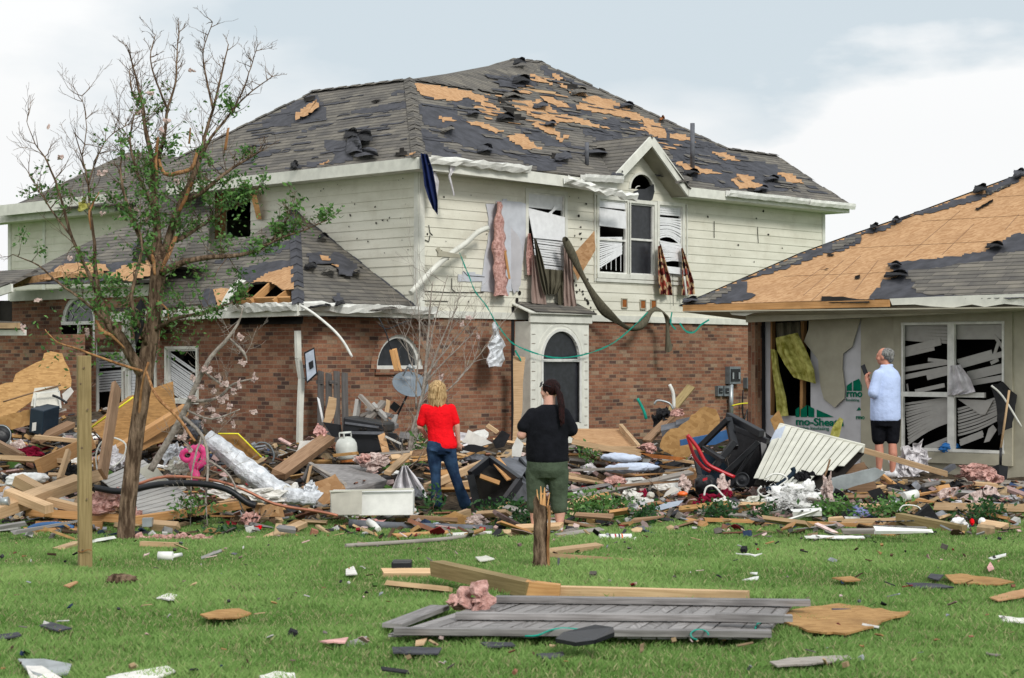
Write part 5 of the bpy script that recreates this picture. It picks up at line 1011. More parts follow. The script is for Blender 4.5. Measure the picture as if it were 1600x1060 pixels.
def hand(m, w, d, side, curl=.5, up=V((0, 0, 1))):   # wrist, pointing direction; palm and five fingers
    w = V(w); d = V(d).normalized(); x = d.cross(V(up)).normalized() * side; y = x.cross(d) * side
    cap3(m, w, w + d * .05, .022, .024, 8); cap3(m, w + d * .02 + x * .018, w + d * .075 + x * .024, .016, .014, 8); cap3(m, w + d * .02 - x * .018, w + d * .075 - x * .024, .016, .014, 8)
    for k, (o_, l) in enumerate(((-.030, .062), (-.011, .075), (.009, .080), (.028, .070))):
        a = w + d * .082 + x * o_; b_ = a + (d * math.cos(curl) + y * math.sin(curl)) * l * .5; c_ = b_ + (d * math.cos(curl * 2.4) + y * math.sin(curl * 2.4)) * l * .5; cap3(m, a, b_, .0092, .0085, 6); cap3(m, b_, c_, .0085, .0072, 6)
    a = w + d * .025 + x * .03; b_ = a + (d * .75 + x * .65).normalized() * .038 + y * .01; c_ = b_ + (d * .95 + x * .1 + y * .4).normalized() * .032; cap3(m, a, b_, .0115, .010, 6); cap3(m, b_, c_, .010, .0085, 6)
def head(m, c, f, tilt=0, s_=1.0):    # skull, jaw, nose, ears, lips, facing horizontal direction f
    c = V(c); f = V(f).normalized(); sd2 = f.cross(UP); 
    def e(o_, rx, ry, rz): 
        k = MB(); k.blob(V((0, 0, 0)), rx * s_, ry * s_, rz * s_, 0, 1, 10); m.mesh([c + (sd2 * (p.x + o_[0] * s_) + f * (p.y + o_[1] * s_) + UP * (p.z + o_[2] * s_)) for p in k.v], k.f, None, True)
    e((0, -.005, .02), .077, .095, .10); e((0, .028, -.055), .055, .060, .058); e((0, .055, -.085), .025, .025, .02)
    e((0, .098, -.02), .012, .018, .022); e((0, .088, .015), .010, .014, .03); e((0, .082, -.058), .022, .012, .007); e((0, .080, -.068), .020, .012, .007)
    for k in (-1, 1): e((k * .079, .0, -.012), .009, .020, .031); e((k * .03, .082, .028), .022, .012, .010); e((k * .03, .082, .008), .014, .010, .008); e((k * .045, .055, -.03), .025, .03, .03)
def person(name, origin, rot, label, sc_=1.0):
    o = empty(name, origin, label, 'person'); c_, s_ = math.cos(rot), math.sin(rot)
    return o, (lambda p: V(origin) + V((p.x * c_ - p.y * s_, p.x * s_ + p.y * c_, p.z)) * sc_)
# --- woman in red, seen from behind
o, T = person('person', U(689, 794, 22.9), 0, 'blond person in red t-shirt and blue jeans seen from behind')
m = MB(); head(m, (-.045, .02, 1.43), (-.35, 1, 0)); cap3(m, (-.04, 0, 1.28), (-.04, .01, 1.40), .052, .05)
loft(m, [(0, 0, .80, .14, .10), (0, 0, .95, .13, .09), (-.01, 0, 1.1, .15, .10), (-.03, 0, 1.24, .15, .09), (-.04, 0, 1.29, .06, .06)])
for sd_i, el, wr in ((-1, (-.262, .02, 1.0), (-.20, .16, .90)), (1, (.195, -.01, 1.02), (.215, .045, .80))):
    shp = (-.035 + sd_i * .168, 0, 1.235); cap3(m, shp, el, .048, .038); cap3(m, el, wr, .038, .026); d_ = V(wr) - V(el); hand(m, V(wr), d_ + V((0, .05, -.02)), sd_i, .5, V((0, 1, 0)))
cap3(m, (-.085, 0, .78), (-.06, 0, .42), .085, .05); cap3(m, (-.06, 0, .42), (-.055, -.01, .08), .05, .035); cap3(m, (-.055, -.01, .05), (-.07, .14, .03), .036, .03)
cap3(m, (.08, 0, .78), (.17, 0, .42), .085, .05); cap3(m, (.17, 0, .42), (.30, .0, .08), .05, .035); cap3(m, (.30, 0, .05), (.34, .13, .03), .036, .03)
rem(place(m, T).build('body', 'skin', o), .0095, 3)
m = MB(); loft(m, [(.03, 0, .735, .165, .135), (.025, 0, .78, .180, .138), (.01, 0, .86, .172, .13), (-.01, 0, .97, .158, .118), (-.02, 0, 1.08, .175, .12), (-.035, 0, 1.18, .190, .115), (-.038, 0, 1.24, .175, .10), (-.04, 0, 1.275, .115, .085), (-.04, 0, 1.30, .068, .068)])
for sd_i, el in ((-1, (-.262, .02, 1.0)), (1, (.195, -.01, 1.02))): shp = V((-.035 + sd_i * .16, 0, 1.225)); e_ = V(el); q = shp.lerp(e_, .78); cap3(m, shp, q, .062, .056)
rem(place(m, T).build('shirt', 'red_cloth', o), .010, 4)
m = MB(); loft(m, [(.0, 0, .66, .16, .11), (.0, -.01, .72, .175, .13), (.0, -.01, .80, .165, .125), (.01, 0, .90, .15, .11)])
for pts in (((-.078, 0, .74, .105), (-.08, 0, .60, .088), (-.065, .01, .42, .066), (-.06, 0, .25, .062), (-.055, 0, .06, .078)), ((.085, 0, .74, .105), (.115, 0, .60, .09), (.165, .01, .42, .067), (.225, 0, .25, .064), (.30, 0, .05, .08))):
    for a, b_ in zip(pts, pts[1:]): cap3(m, a[:3], b_[:3], a[3], b_[3])
for x in (-.085, .085): cap3(m, (x - .04, -.125, .72), (x + .04, -.125, .70), .012, .012)
rem(place(m, T).build('jeans', 'denim', o), .011, 3)
m = MB()
for x in (-.055, .30): cap3(m, (x, -.03, .035), (x + .01, .17, .03), .042, .034)
rem(place(m, T).build('shoe', 'black_plastic', o), .01, 2)
m = MB(); k = MB(); k.blob(V((-.045, .0, 1.46)), .112, .122, .118, .10, 4, 14, 3); m.mesh(k.v, k.f, None, True); rr = random.Random(8)
for j in range(46):
    a = math.pi + math.pi * (j / 45); x = math.cos(a) * .092; y = math.sin(a) * .10; z1 = 1.27 + rr.uniform(-.035, .03); cap3(m, (-.045 + x * .9, y * .9, 1.46), (-.045 + x * 1.12, y * 1.08 + .01, 1.36), .026, .022, 6); cap3(m, (-.045 + x * 1.12, y * 1.08 + .01, 1.36), (-.045 + x * .95 + rr.uniform(-.01, .01), y * 1.0, z1), .018, .005, 6)
rem(place(m, T).build('hair', 'hair_blond', o), .008, 1)
# --- woman in black, ponytail, looking left
o, T = person('person', U(855, 834, 19.9), 0, 'person in black t-shirt and green cropped trousers with a dark red ponytail')
m = MB(); head(m, (.03, .03, 1.53), (-1, .42, 0)); cap3(m, (.02, 0, 1.36), (.03, .02, 1.48), .066, .06)
loft(m, [(.0, 0, .75, .16, .13), (0, 0, .95, .18, .15), (0, 0, 1.15, .19, .14), (.01, 0, 1.30, .18, .11), (.02, 0, 1.37, .08, .08)])
for sd_i, el, wr in ((-1, (-.275, .0, 1.055), (-.20, .22, 1.07)), (1, (.255, .04, 1.10), (.17, .22, 1.08))):
    shp = (.01 + sd_i * .17, 0, 1.24); cap3(m, shp, el, .05, .052); cap3(m, el, wr, .052, .032); d_ = V(wr) - V(el); hand(m, V(wr), d_ + V((-sd_i * .1, .05, .05)), sd_i, .7)
for x, fx in ((-.115, -.13), (.12, .135)):
    cap3(m, (x * .9, 0, .70), (x, .01, .42), .095, .07); cap3(m, (x, .0, .40), (fx, -.015, .27), .062, .068); cap3(m, (fx, -.015, .27), (fx, -.01, .08), .064, .04); cap3(m, (fx, -.02, .04), (fx - .02, .13, .03), .04, .034)
    for k in range(5): cap3(m, (fx - .05 + k * .02, .15, .02), (fx - .055 + k * .02, .175, .015), .012, .01, 6)
rem(place(m, T).build('body', 'skin', o), .0098, 3)
m = MB(); loft(m, [(.0, 0, .76, .215, .175), (.0, 0, .80, .228, .185), (.0, 0, .92, .232, .185), (0, 0, 1.03, .225, .175), (0, 0, 1.14, .222, .162), (.005, 0, 1.24, .228, .145), (.012, 0, 1.31, .205, .125), (.02, 0, 1.355, .13, .10), (.025, .0, 1.385, .08, .08)])
for sd_i, el in ((-1, (-.285, .0, 1.07)), (1, (.265, .04, 1.08))): shp = V((.01 + sd_i * .185, 0, 1.28)); e_ = V(el); q = shp.lerp(e_, .62 if sd_i < 0 else .80); cap3(m, shp - V((sd_i * .02, 0, .005)), q, .078, .084)
rem(place(m, T).build('shirt', 'black_cloth', o), .011, 4)
m = MB(); loft(m, [(0, 0, .60, .20, .15), (0, -.01, .68, .222, .175), (0, 0, .78, .222, .175), (0, 0, .86, .20, .16)])
for s_ in (-1, 1):
    pts = ((s_ * .112, 0, .66, .125), (s_ * .118, 0, .52, .112), (s_ * .122, .01, .40, .098), (s_ * .128, -.01, .29, .092))
    for a, b_ in zip(pts, pts[1:]): cap3(m, a[:3], b_[:3], a[3], b_[3])
rem(place(m, T).build('trousers', 'green_cloth', o), .0115, 3)
m = MB()
for fx in (-.13, .135): cap3(m, (fx, -.05, .010), (fx - .02, .18, .010), .045, .045)
m.v = [V((p.x, p.y, min(p.z, .018))) for p in m.v]; place(m, T).build('sandal', 'black_plastic', o)
m = MB(); m.blob(V((.045, .02, 1.565)), .098, .098, .098, .06, 4, 12, 5)
for j in range(26):
    a = rr.uniform(0, 6.28); r_ = rr.uniform(0, .028); x = math.cos(a) * r_; y = math.sin(a) * r_ * .7; cap3(m, (.09 + x * .4, -.045 + y, 1.57), (.130 + x * .8, -.085 + y, 1.49), .018, .020, 6); cap3(m, (.130 + x * .8, -.085 + y, 1.49), (.148 + x, -.135 + y, 1.37), .020, .017, 6); cap3(m, (.148 + x, -.135 + y, 1.37), (.15 + x * 1.2, -.17 + y, 1.20 + rr.uniform(-.05, .05)), .015, .005, 6)
rem(place(m, T).build('hair', 'hair_dark', o), .009, 1)
m = MB()
for s_ in (-1, 1): c_ = V((-.065, .03 + .045 * s_ - .0, 1.60)); m.tube([c_ + V((.012 * math.sin(a) - .0, .032 * math.cos(a) + .018 * math.sin(a), .026 * math.sin(a))) for a in [k * .698 for k in range(10)]], .006, 6); m.blob(c_, .010, .03, .022, 0, 1, 6)
m.tube([(-.06, -.03, 1.605), (.0, -.075, 1.585), (.05, -.075, 1.57)], .004, 5); place(m, T).build('sunglasses', 'black_plastic', o)
m = MB(); m.blob(V((.135 + .048, -.05, .135)), .004, .012, .02, .3, 3, 6, 2); place(m, T).build('tattoo', 'black_ink', o)
# --- man photographing with a phone, at the patio
o, T = person('person', V((.2012 * 25.7, 25.7, .25)), 0, 'grey haired person in pale blue polo and black shorts holding up a phone')
fdir = (-1, .45, 0)
m = MB(); head(m, (-.015, .03, 1.665), fdir, s_=1.03); cap3(m, (.02, .0, 1.50), (.0, .02, 1.62), .062, .058)
loft(m, [(.0, 0, .80, .14, .13), (.0, 0, 1.0, .16, .15), (0, 0, 1.2, .17, .15), (.01, 0, 1.42, .17, .12), (.015, 0, 1.51, .07, .07)])
cap3(m, (-.12, -.10, 1.42), (-.195, -.12, 1.13), .055, .045); cap3(m, (-.195, -.12, 1.13), (-.235, .10, 1.33), .045, .03); hand(m, (-.235, .10, 1.33), (-.03, .10, .13), -1, .9, V((1, 0, 0)))
cap3(m, (.06, .14, 1.42), (-.03, .22, 1.16), .055, .045); cap3(m, (-.03, .22, 1.16), (-.19, .24, 1.33), .045, .03); hand(m, (-.19, .22, 1.34), (-.04, -.02, .13), 1, .9, V((1, 0, 0)))
for x, y in ((-.085, .03), (.09, -.03)): cap3(m, (x, y, .85), (x, y, .50), .10, .062); cap3(m, (x, y, .48), (x + .005, y - .02, .32), .056, .062); cap3(m, (x + .005, y - .02, .32), (x, y - .01, .08), .058, .036); cap3(m, (x, y, .05), (x - .13, y + .06, .035), .038, .033)
rem(place(m, T).build('body', 'skin_tan', o), .0095, 3)
m = MB(); loft(m, [(.0, 0, .78, .205, .18), (.0, 0, .83, .212, .185), (.0, 0, .95, .212, .19), (0, 0, 1.1, .208, .18), (0.005, 0, 1.25, .205, .17), (.01, 0, 1.38, .20, .15), (.015, 0, 1.46, .16, .125), (.02, 0, 1.51, .10, .10), (.015, .0, 1.54, .075, .075)])
for a, b_ in (((-.12, -.09, 1.415), (-.185, -.12, 1.17)), ((.06, .13, 1.40), (-.02, .20, 1.20))): cap3(m, a, b_, .075, .082)
cap3(m, (-.06, -.03, 1.535), (.08, -.05, 1.545), .022, .022)
rem(place(m, T).build('shirt', 'pale_blue_cloth', o), .011, 4)
m = MB(); loft(m, [(0, 0, .70, .18, .15), (0, 0, .80, .20, .17), (0, 0, .90, .19, .16)])
for x, y in ((-.09, .02), (.095, -.02)): cap3(m, (x, y, .78), (x, y, .53), .115, .095)
rem(place(m, T).build('shorts', 'black_cloth', o), .011, 3)
m = MB(); m.blob(V((.03, .0, 1.70)), .098, .094, .088, .06, 4, 12, 4); m.blob(V((.065, -.01, 1.64)), .05, .075, .06, .06, 4, 10, 6); rem(place(m, T).build('hair', 'hair_grey', o), .008, 1)
for x, y in ((-.085, .03), (.09, -.03)):
    m = MB(); cap3(m, (x + .03, y - .01, .045), (x - .15, y + .07, .035), .05, .042); cap3(m, (x + .01, y, .05), (x + .01, y, .11), .045, .042); m.v = [V((p.x, p.y, max(p.z, 0))) for p in m.v]; rem(place(m, T).build('shoe', 'shoe_white', o), .01, 2)
mm = MB(); pc = T(V((-.262, .15, 1.485))); mm.box(pc, V((.03, .018, .012)), V((-.012, .02, .0)) * .3, V((-.025, 0, .065))); mm.build('phone', 'black_plastic', None, 'black phone held up in front of the grey haired person', 'phone', bevel=.004)
# ================================================================ WRECKAGE
r5 = random.Random(77)
def one(name, mat, label, cat, fn, group=None, bevel=0, parent=None, kind=None):
    m = MB(); fn(m); return m.build(name, mat, parent, label, cat, group, kind, bevel)
def Qh(x, y, l=.08): return hp(x, y, l)
def board(x0, y0, x1, y1, w_, h_, mat, label, l0=.08, l1=.08, Y0=None, Y1=None, name='board', cat='board', group=None, roll=None, taper=1.0):
    a = U(x0, y0, Y0) if Y0 else Qh(x0, y0, l0); b_ = U(x1, y1, Y1) if Y1 else Qh(x1, y1, l1)
    m = MB(); m.beam(a, b_, w_, h_, roll=r5.uniform(-.4, .4) if roll is None else roll, taper=taper, rough=.02); return m.build(name, mat, None, label, cat, group)
def sheet(pts, mat, label, name, cat, th=.012, amp=0, seg=8, lifts=None, Y=None, group=None, parent=None):
    if amp: pts = [(p.x, p.y) for p in jag([V((a, b_, 0)) for a, b_ in pts], amp, seg, r5)]
    if callable(Y): q = [U(x, y, Y(x, y)) for x, y in pts]
    elif Y: q = [U(x, y, Y) for x, y in pts]
    else: q = [Qh(x, y, .08) for x, y in pts]
    n = V((0, 0, 0))
    for i in range(len(q)): n += (q[i] - q[0]).cross(q[(i + 1) % len(q)] - q[0])
    n.normalize(); 
    if n.dot(V((0, -1, .3))) < 0: n = -n; q = q[::-1]
    m = MB(); m.slab(q, th, n); return m.build(name, mat, parent, label, cat, group)
def lean(y0, y1, Ya, Yb): return lambda x, y: Ya + (Yb - Ya) * (y - y0) / (y1 - y0)
CRUM = {'pink_batt', 'pale_batt', 'paper', 'clear_plastic', 'maroon_cloth', 'lilac_cloth', 'foil', 'black_rag', 'navy_cloth', 'pink_tint', 'tin', 'cream_paint'}
def rag(x, y, w_, h_, mat, label, name, cat, lift=.1, Y=None, amp=.7, fr=2.4, seed=None, n=14, group=None, sub=None):
    Y = Y or Qh(x, y, lift).y; s_ = Y / F; m = MB(); sd = seed if seed is not None else r5.random() * 9; r3 = random.Random(int(sd * 1000))
    if mat in CRUM:
        th = .05 if 'batt' in mat else .006
        for k in range((sub or 4) + 1): a, b_ = r3.uniform(-.25, .25) * w_, r3.uniform(-.2, .2) * h_; crum(m, U(x + a, y + b_, Y + r3.uniform(-.08, .08)), w_ * s_ * r3.uniform(.22, .42), h_ * s_ * r3.uniform(.24, .46), r3, min(th, w_ * s_ * .15), 6, 20, .55)
        return m.build(name, mat, None, label, cat, group)
    for k in range(sub or 3):
        a, b_ = r3.uniform(-.28, .28) * w_, r3.uniform(-.22, .22) * h_; m.blob(U(x + a, y + b_, Y + r3.uniform(-.1, .1)), w_ * s_ * .34, min(w_, h_) * s_ * .45, h_ * s_ * .38, amp, fr, n, sd + k * .61)
    return m.build(name, mat, None, label, cat, group)
def cloth(rows, mat, label, name, cat, Y=None, pl=None, off=.1, fold=.03, nf=5, sub=14, group=None):   # rows of (xl,yl,xr,yr) from top to bottom, with vertical folds
    m = MB(); g = []; sd = r5.random() * 10; th = .006
    q = []
    for i in range(len(rows) - 1):
        for k in range(4): q.append([rows[i][j] + (rows[i + 1][j] - rows[i][j]) * k / 4 for j in range(4)])
    q.append(list(rows[-1]))
    for i, (xl, yl, xr, yr) in enumerate(q):
        row = []
        for j in range(sub + 1):
            f = j / sub; x = xl + (xr - xl) * f; y = yl + (yr - yl) * f + r5.uniform(-.3, .3); z = fold * math.sin(f * nf * 6.28 + sd + .25 * math.sin(i * .5)) + fold * .7 * noise.noise(V((f * 3, i * .3, sd)))
            row.append(pl.px(x, y, off + z) if pl else U(x, y, Y - z))
        g.append(row)
    m.grid(g); return m.build(name, mat, None, label, cat, group)
def line(pts, r, mat, label, name, cat, pl=None, off=.1, Y=None, n=6, k=4, lift=.1, parent=None):
    q = smoothpath([(x, y, 0, 0) for x, y in pts], k); m = MB(); m.tube([pl.px(x, y, off) if pl else (U(x, y, Y) if Y else Qh(x, y, lift)) for x, y, _, _ in q], r, n); return m.build(name, mat, parent, label, cat)
# ---- hanging from the two storey house
cloth([(657, 240, 668, 241), (660, 262, 676, 264), (663, 290, 681, 292), (670, 312, 684, 314), (676, 326, 684, 336)], 'navy_cloth', 'dark blue cloth hanging over the corner of the upper eave', 'hanging_cloth', 'cloth', pl=MR, off=.55, fold=.04, nf=2)
cloth([(674, 262, 679, 262), (678, 285, 686, 284), (680, 305, 684, 305)], 'clear_plastic', 'whitish plastic strip beside the blue cloth at the upper eave', 'plastic_strip', 'plastic', pl=MR, off=.4, fold=.04, nf=1, sub=5)
cloth([(700, 250, 716, 252), (703, 268, 709, 268), (700, 275, 704, 276), (708, 306, 711, 306)], 'clear_plastic', 'shredded white plastic dangling right of the blue cloth', 'plastic_strip', 'plastic', pl=MR, off=.5, fold=.03, nf=1, sub=5)
m = MB(); rows = []
for k in range(24):
    f = k / 23; y = 316 + f * 146; xl = 778 - 10 * min(1, f * 2.2) + 1.5 * math.sin(k) - 2 + 7 * f; xr = 783 + 4 * min(1, f * 3) + 1.6 * math.sin(k * 1.7) + 6 * f
    cx_, w_ = (xl + xr) / 2, (xr - xl) / 2; rows.append([MR.px(cx_ + w_ * math.cos(a) * (1 + .3 * noise.noise(V((k * .6, a, 0)))), y + 1.5 * math.sin(a * 3), .14 + .10 * math.sin(a) + .04 * noise.noise(V((k * .7, a * 1.3, 5)))) for a in [j * .628 for j in range(10)]])
m.grid(rows, True, True); m.build('insulation_batt', 'pink_batt', None, 'long pink insulation batt hanging on the cream siding left of the window', 'insulation')
sheet([(782, 352), (795, 350), (812, 372), (817, 400), (813, 446), (803, 460), (795, 425), (786, 380)], 'sheathing', 'curved grey board hanging beside the pink insulation batt', 'hanging_board', 'board', Y=None and 0 or 33.1, amp=.8)
one('wood_strip', 'split_wood', 'thin orange wood strip between pink batt and grey board', 'wood', lambda m: m.beam(MR.px(789, 392, .2), MR.px(796, 436, .2), .05, .04))
cloth([(825, 365, 829, 365), (822, 400, 834, 400), (824, 430, 836, 430)], 'pink_batt', 'strip of pink insulation at the left edge of the wrecked window', 'insulation', 'insulation', pl=MR, off=.1, fold=.03, nf=1, sub=5)
cloth([(831, 398, 838, 400), (831, 430, 845, 440), (830, 460, 852, 460), (831, 474, 854, 476)], 'mauve_cloth', 'pale mauve curtain hanging below the left side of the window', 'curtain', 'curtain', pl=MR, off=.14, fold=.03, nf=2)
cloth([(834, 372, 838, 374), (838, 405, 848, 405), (844, 440, 856, 440), (850, 460, 858, 461)], 'olive_cloth', 'olive curtain twisting down from the left of the window', 'curtain', 'curtain', pl=MR, off=.2, fold=.04, nf=2)
cloth([(852, 420, 880, 423), (853, 440, 880, 440), (856, 460, 870, 460)], 'olive_cloth', 'bunched olive curtain under the middle of the broken blinds', 'curtain', 'curtain', pl=MR, off=.17, fold=.05, nf=3)
cloth([(870, 425, 880, 425), (872, 450, 880, 450), (872, 476, 879, 477)], 'olive_cloth', 'short straight olive curtain end beside the mauve panel', 'curtain', 'curtain', pl=MR, off=.13, fold=.03, nf=1, sub=6)
cloth([(881, 375, 890, 376), (881, 410, 894, 412), (880, 460, 898, 458), (881, 488, 903, 490), (888, 492, 904, 504)], 'mauve_cloth', 'long pale mauve curtain reaching down to the bay roof', 'curtain', 'curtain', pl=MR, off=.16, fold=.035, nf=3)
sheet([(929, 361), (930, 392), (903, 438), (895, 420), (897, 396)], 'osb', 'torn piece of chipboard leaning against siding between the windows', 'chipboard', 'board', Y=34.2, amp=.8, seg=6)
m = MB(); q = smoothpath([(883, 374, 0, 0), (895, 400, 0, 0), (915, 440, 0, 0), (940, 480, 0, 0), (962, 500, 0, 0), (985, 514, 0, 0), (1003, 507, 0, 0), (1017, 487, 0, 0), (1030, 484, 0, 0), (1042, 496, 0, 0), (1043, 520, 0, 0), (1045, 546, 0, 0)], 4); rows = []
for i, (x, y, _, _) in enumerate(q): c_ = MR.px(x, y, .42); w_ = .055 + .02 * math.sin(i * .6); rows.append([c_ + V((math.cos(a) * w_, math.sin(a) * w_ * .6, math.sin(a + i * .15) * w_ * .9)) for a in [j * .785 for j in range(8)]])
m.grid(rows, True, True); m.build('twisted_curtain', 'olive_cloth', None, 'long twisted olive curtain looping down from the window across the brick', 'curtain')
cloth([(1028, 385, 1033, 383), (1028, 410, 1040, 408), (1029, 440, 1048, 436), (1031, 460, 1051, 462)], 'patterned', 'patterned red and tan curtain hanging left under the third window', 'curtain', 'curtain', pl=MR, off=.15, fold=.04, nf=2)
cloth([(1064, 388, 1067, 388), (1066, 412, 1076, 414), (1066, 440, 1084, 440), (1065, 462, 1086, 460)], 'patterned', 'patterned red and tan curtain hanging right under the third window', 'curtain', 'curtain', pl=MR, off=.15, fold=.04, nf=2)
line([(1069, 432), (1073, 465)], .022, 'white_metal', 'short white rod hanging in the patterned curtain', 'rod', 'rod', pl=MR, off=.22)
line([(1051, 425), (1052, 478)], .006, 'black_ink', 'thin cord hanging below the third window', 'cord', 'cord', pl=MR, off=.1)
# white downspout leaning on the siding, tape, foil, loose trim
line([(642, 458), (668, 430), (700, 400), (728, 380), (745, 364), (762, 356)], .05, 'trim', 'bent cream downspout propped diagonally across the siding corner', 'downspout', 'downspout', pl=MR, off=.35, k=3)
one('wood_scrap', 'trim_shade', 'small broken trim piece stuck across the diagonal downspout', 'scrap', lambda m: (m.beam(MR.px(684, 396, .4), MR.px(728, 402, .4), .04, .10, taper=.5), m.beam(MR.px(683, 388, .4), MR.px(690, 400, .4), .03, .08)))
m = MB(); tp = smoothpath([(718, 395, 0, 0), (727, 418, 0, 0), (733, 432, 0, 0), (742, 455, 0, 0), (757, 474, 0, 0), (767, 490, 0, 0), (774, 503, 0, 0), (790, 525, 0, 0), (803, 538, 0, 0), (830, 550, 0, 0), (865, 559, 0, 0), (900, 557, 0, 0), (930, 549, 0, 0), (960, 535, 0, 0), (990, 510, 0, 0), (1012, 488, 0, 0)], 3)
for i in range(len(tp) - 1):
    a = MR.px(tp[i][0], tp[i][1], .5); b_ = MR.px(tp[i + 1][0], tp[i + 1][1], .5); wd_ = .012 + .018 * abs(math.sin(i * .9)); m.beam(a, b_, .004, wd_)
m.build('green_tape', 'teal_tape', None, 'long teal green tape strung across house from siding to meter wall', 'tape')
for x0, y0, pts, lb in ((0, 0, ((1050, 488), (1048, 505), (1056, 515)), 'short teal tape end knotted below the siding near the loop'), (0, 0, ((1062, 505), (1072, 518), (1085, 519), (1095, 508), (1108, 500)), 'teal tape scrap hanging in a small loop under the low eave'), (0, 0, ((805, 548), (812, 560), (819, 570)), 'teal tape tail hooked over the leaning tan plank')):
    m = MB(); q = smoothpath([(x, y, 0, 0) for x, y in pts], 3)
    for i in range(len(q) - 1): m.beam(MR.px(q[i][0], q[i][1], .5), MR.px(q[i + 1][0], q[i + 1][1], .5), .004, .035)
    m.build('green_tape', 'teal_tape', None, lb, 'tape')
m = MB(); rows = []
for k in range(14):
    f = k / 13; y = 503 + 70 * f; cx_ = 773 + (8 * f if f < .4 else 3.2 - 5 * (f - .4)); w_ = 1.5 + 11 * min(1, f * 1.8) + 2 * math.sin(k * 1.3)
    rows.append([MR.px(cx_ + w_ * math.cos(a) * (1 + .25 * noise.noise(V((k * .8, a * 2, 1)))), y + 3 * noise.noise(V((a * 2, k, 3))), .42 + .09 * math.sin(a) * (1 + .6 * noise.noise(V((k * 1.1, a * 3, 7))))) for a in [j * .524 for j in range(12)]])
m.grid(rows, False, True); m.build('foil_bag', 'foil', None, 'crumpled silver foil duct piece hanging from the teal tape on the brick', 'foil')
sheet([(802, 556), (821, 558), (817, 600), (816, 640), (809, 688), (801, 690), (803, 640), (802, 600)], 'pine', 'tall tan plank leaning on the brick left of the bay window', 'plank', 'plank', th=.04, Y=32.6, amp=.5, seg=20)
def pdown(m):
    for (x0, y0), (x1, y1) in (((465, 517), (466, 560)), ((466, 560), (471, 592)), ((471, 592), (469, 640)), ((469, 640), (468, 692))): m.beam(MR.px(x0, y0, .08), MR.px(x1, y1, .08), .09, .06, up=nR)
one('downspout', 'trim', 'dented cream downspout standing at the brick corner', 'downspout', pdown)
sgn = sheet([(475, 551), (491, 543), (496, 585), (479, 600)], 'black_plastic', 'tilted framed notice board hanging on the brick by the downspout', 'notice_board', 'sign', th=.02, Y=29.3)
sheet([(477, 553), (490, 546), (494, 583), (480, 596)], 'sign_face', None, 'board_face', None, th=.004, Y=29.27, parent=sgn); sheet([(482, 567), (489, 563), (490, 574), (484, 578)], 'black_plastic', None, 'printed_panel', None, th=.003, Y=29.26, parent=sgn)
m = MB()
for k in range(4):
    x = 501 + k * 12.5; m.beam(U(x, 581 + (k % 2) * 3, 29.4), U(x + .5 * k, 690, 29.2), .118, .02, up=nR, rough=.02)
m.slab([U(494, 594, 29.36), U(505, 595, 29.36), U(505, 600, 29.36), U(494, 600, 29.36)], .03); m.slab([U(515, 594, 29.36), U(528, 595, 29.36), U(528, 600, 29.36), U(515, 600, 29.36)], .03)
m.build('fence_panel', 'dark_fence', None, 'dark weathered fence panel standing upright against the brick', 'fence')
# satellite dish
ds = empty('satellite_dish', U(640, 640, 28.6), 'grey satellite dish tipped up below the arched brick window', 'dish')
ax = V((.25, -.75, .85)).normalized(); c_ = U(640, 606, 28.6); m = MB(); m.lathe(c_, ax, [(.001, 0), (.10, .01), (.2, .04), (.28, .08), (.285, .075), (.2, .03), (.1, .0), (.001, -.01)], 26); m.build('reflector', 'dish_grey', ds)
m = MB(); a = c_ + ax * .32 + V((-.08, 0, .1)); m.beam(c_ - ax * .02 + V((-.1, 0, .2)), a, .02, .02); m.beam(c_ + V((.05, 0, .2)), a, .02, .02); m.tube([a, a + V((.10, .0, -.05))], .035, 8); m.build('feed_arm', 'tin', ds)
m = MB(); m.beam(U(636, 618, 28.7), U(618, 655, 28.7), .03, .03); m.beam(U(612, 632, 28.7), U(622, 640, 28.7), .06, .12); m.build('bracket', 'black_plastic', ds)
board(614, 546, 622, 580, .09, .09, 'split_wood', 'short yellow wood stub in front of the arched brick window', Y0=28.9, Y1=28.9)
line([(592, 497), (603, 520), (612, 548)], .012, 'black_plastic', 'loose wire dangling from the wing eave to the arched window', 'wire', 'wire', Y=28.9)
line([(592, 507), (606, 514), (635, 502)], .010, 'black_plastic', 'loose cable sagging under the wing gutter', 'cable', 'cable', Y=28.9)
line([(470, 478), (490, 490), (520, 515), (537, 535), (550, 558)], .022, 'white_metal', 'bent thin white trim strip swinging from the wing gutter corner', 'trim_strip', 'trim', Y=28.7)
m = MB(); rows = []
for k in range(9):
    f = k / 8; a = math.pi * .5 * f; cx_ = 348 + 32 * math.sin(a * .9) * f ** .3; y = 482 - 46 * math.sin(a); rows.append([wL(cx_ - 5, y, .18 + .1 * math.sin(f * 3)), wL(cx_ + 6, y + 3, .22 + .12 * math.sin(f * 3))])
m.grid(rows); m.build('bent_trim', 'trim', None, 'curled cream trim piece bent up over the hole in the wing roof', 'trim')
line([(345, 306), (355, 300), (372, 298), (385, 303), (390, 308)], .02, 'white_metal', 'twisted white metal scrap stuck on the upper eave by the tree', 'metal_scrap', 'scrap', pl=ML, off=.6) if 0 else None
board(772, 136, 804, 127, .09, .05, 'pine', 'short pale board lying on the upper roof ridge', Y0=39.2, Y1=39.2); board(800, 138, 866, 146, .10, .05, 'pine', 'longer pale board lying just under the ridge of the upper roof', Y0=38.2, Y1=38.6)
board(762, 150, 796, 178, .12, .05, 'pine_orange', 'brown rafter piece sticking from the ridge hole of the upper roof', Y0=37.0, Y1=36.4); board(815, 190, 836, 184, .09, .07, 'weathered', 'grey block lying on the bare decking of the upper roof', Y0=37, Y1=37)
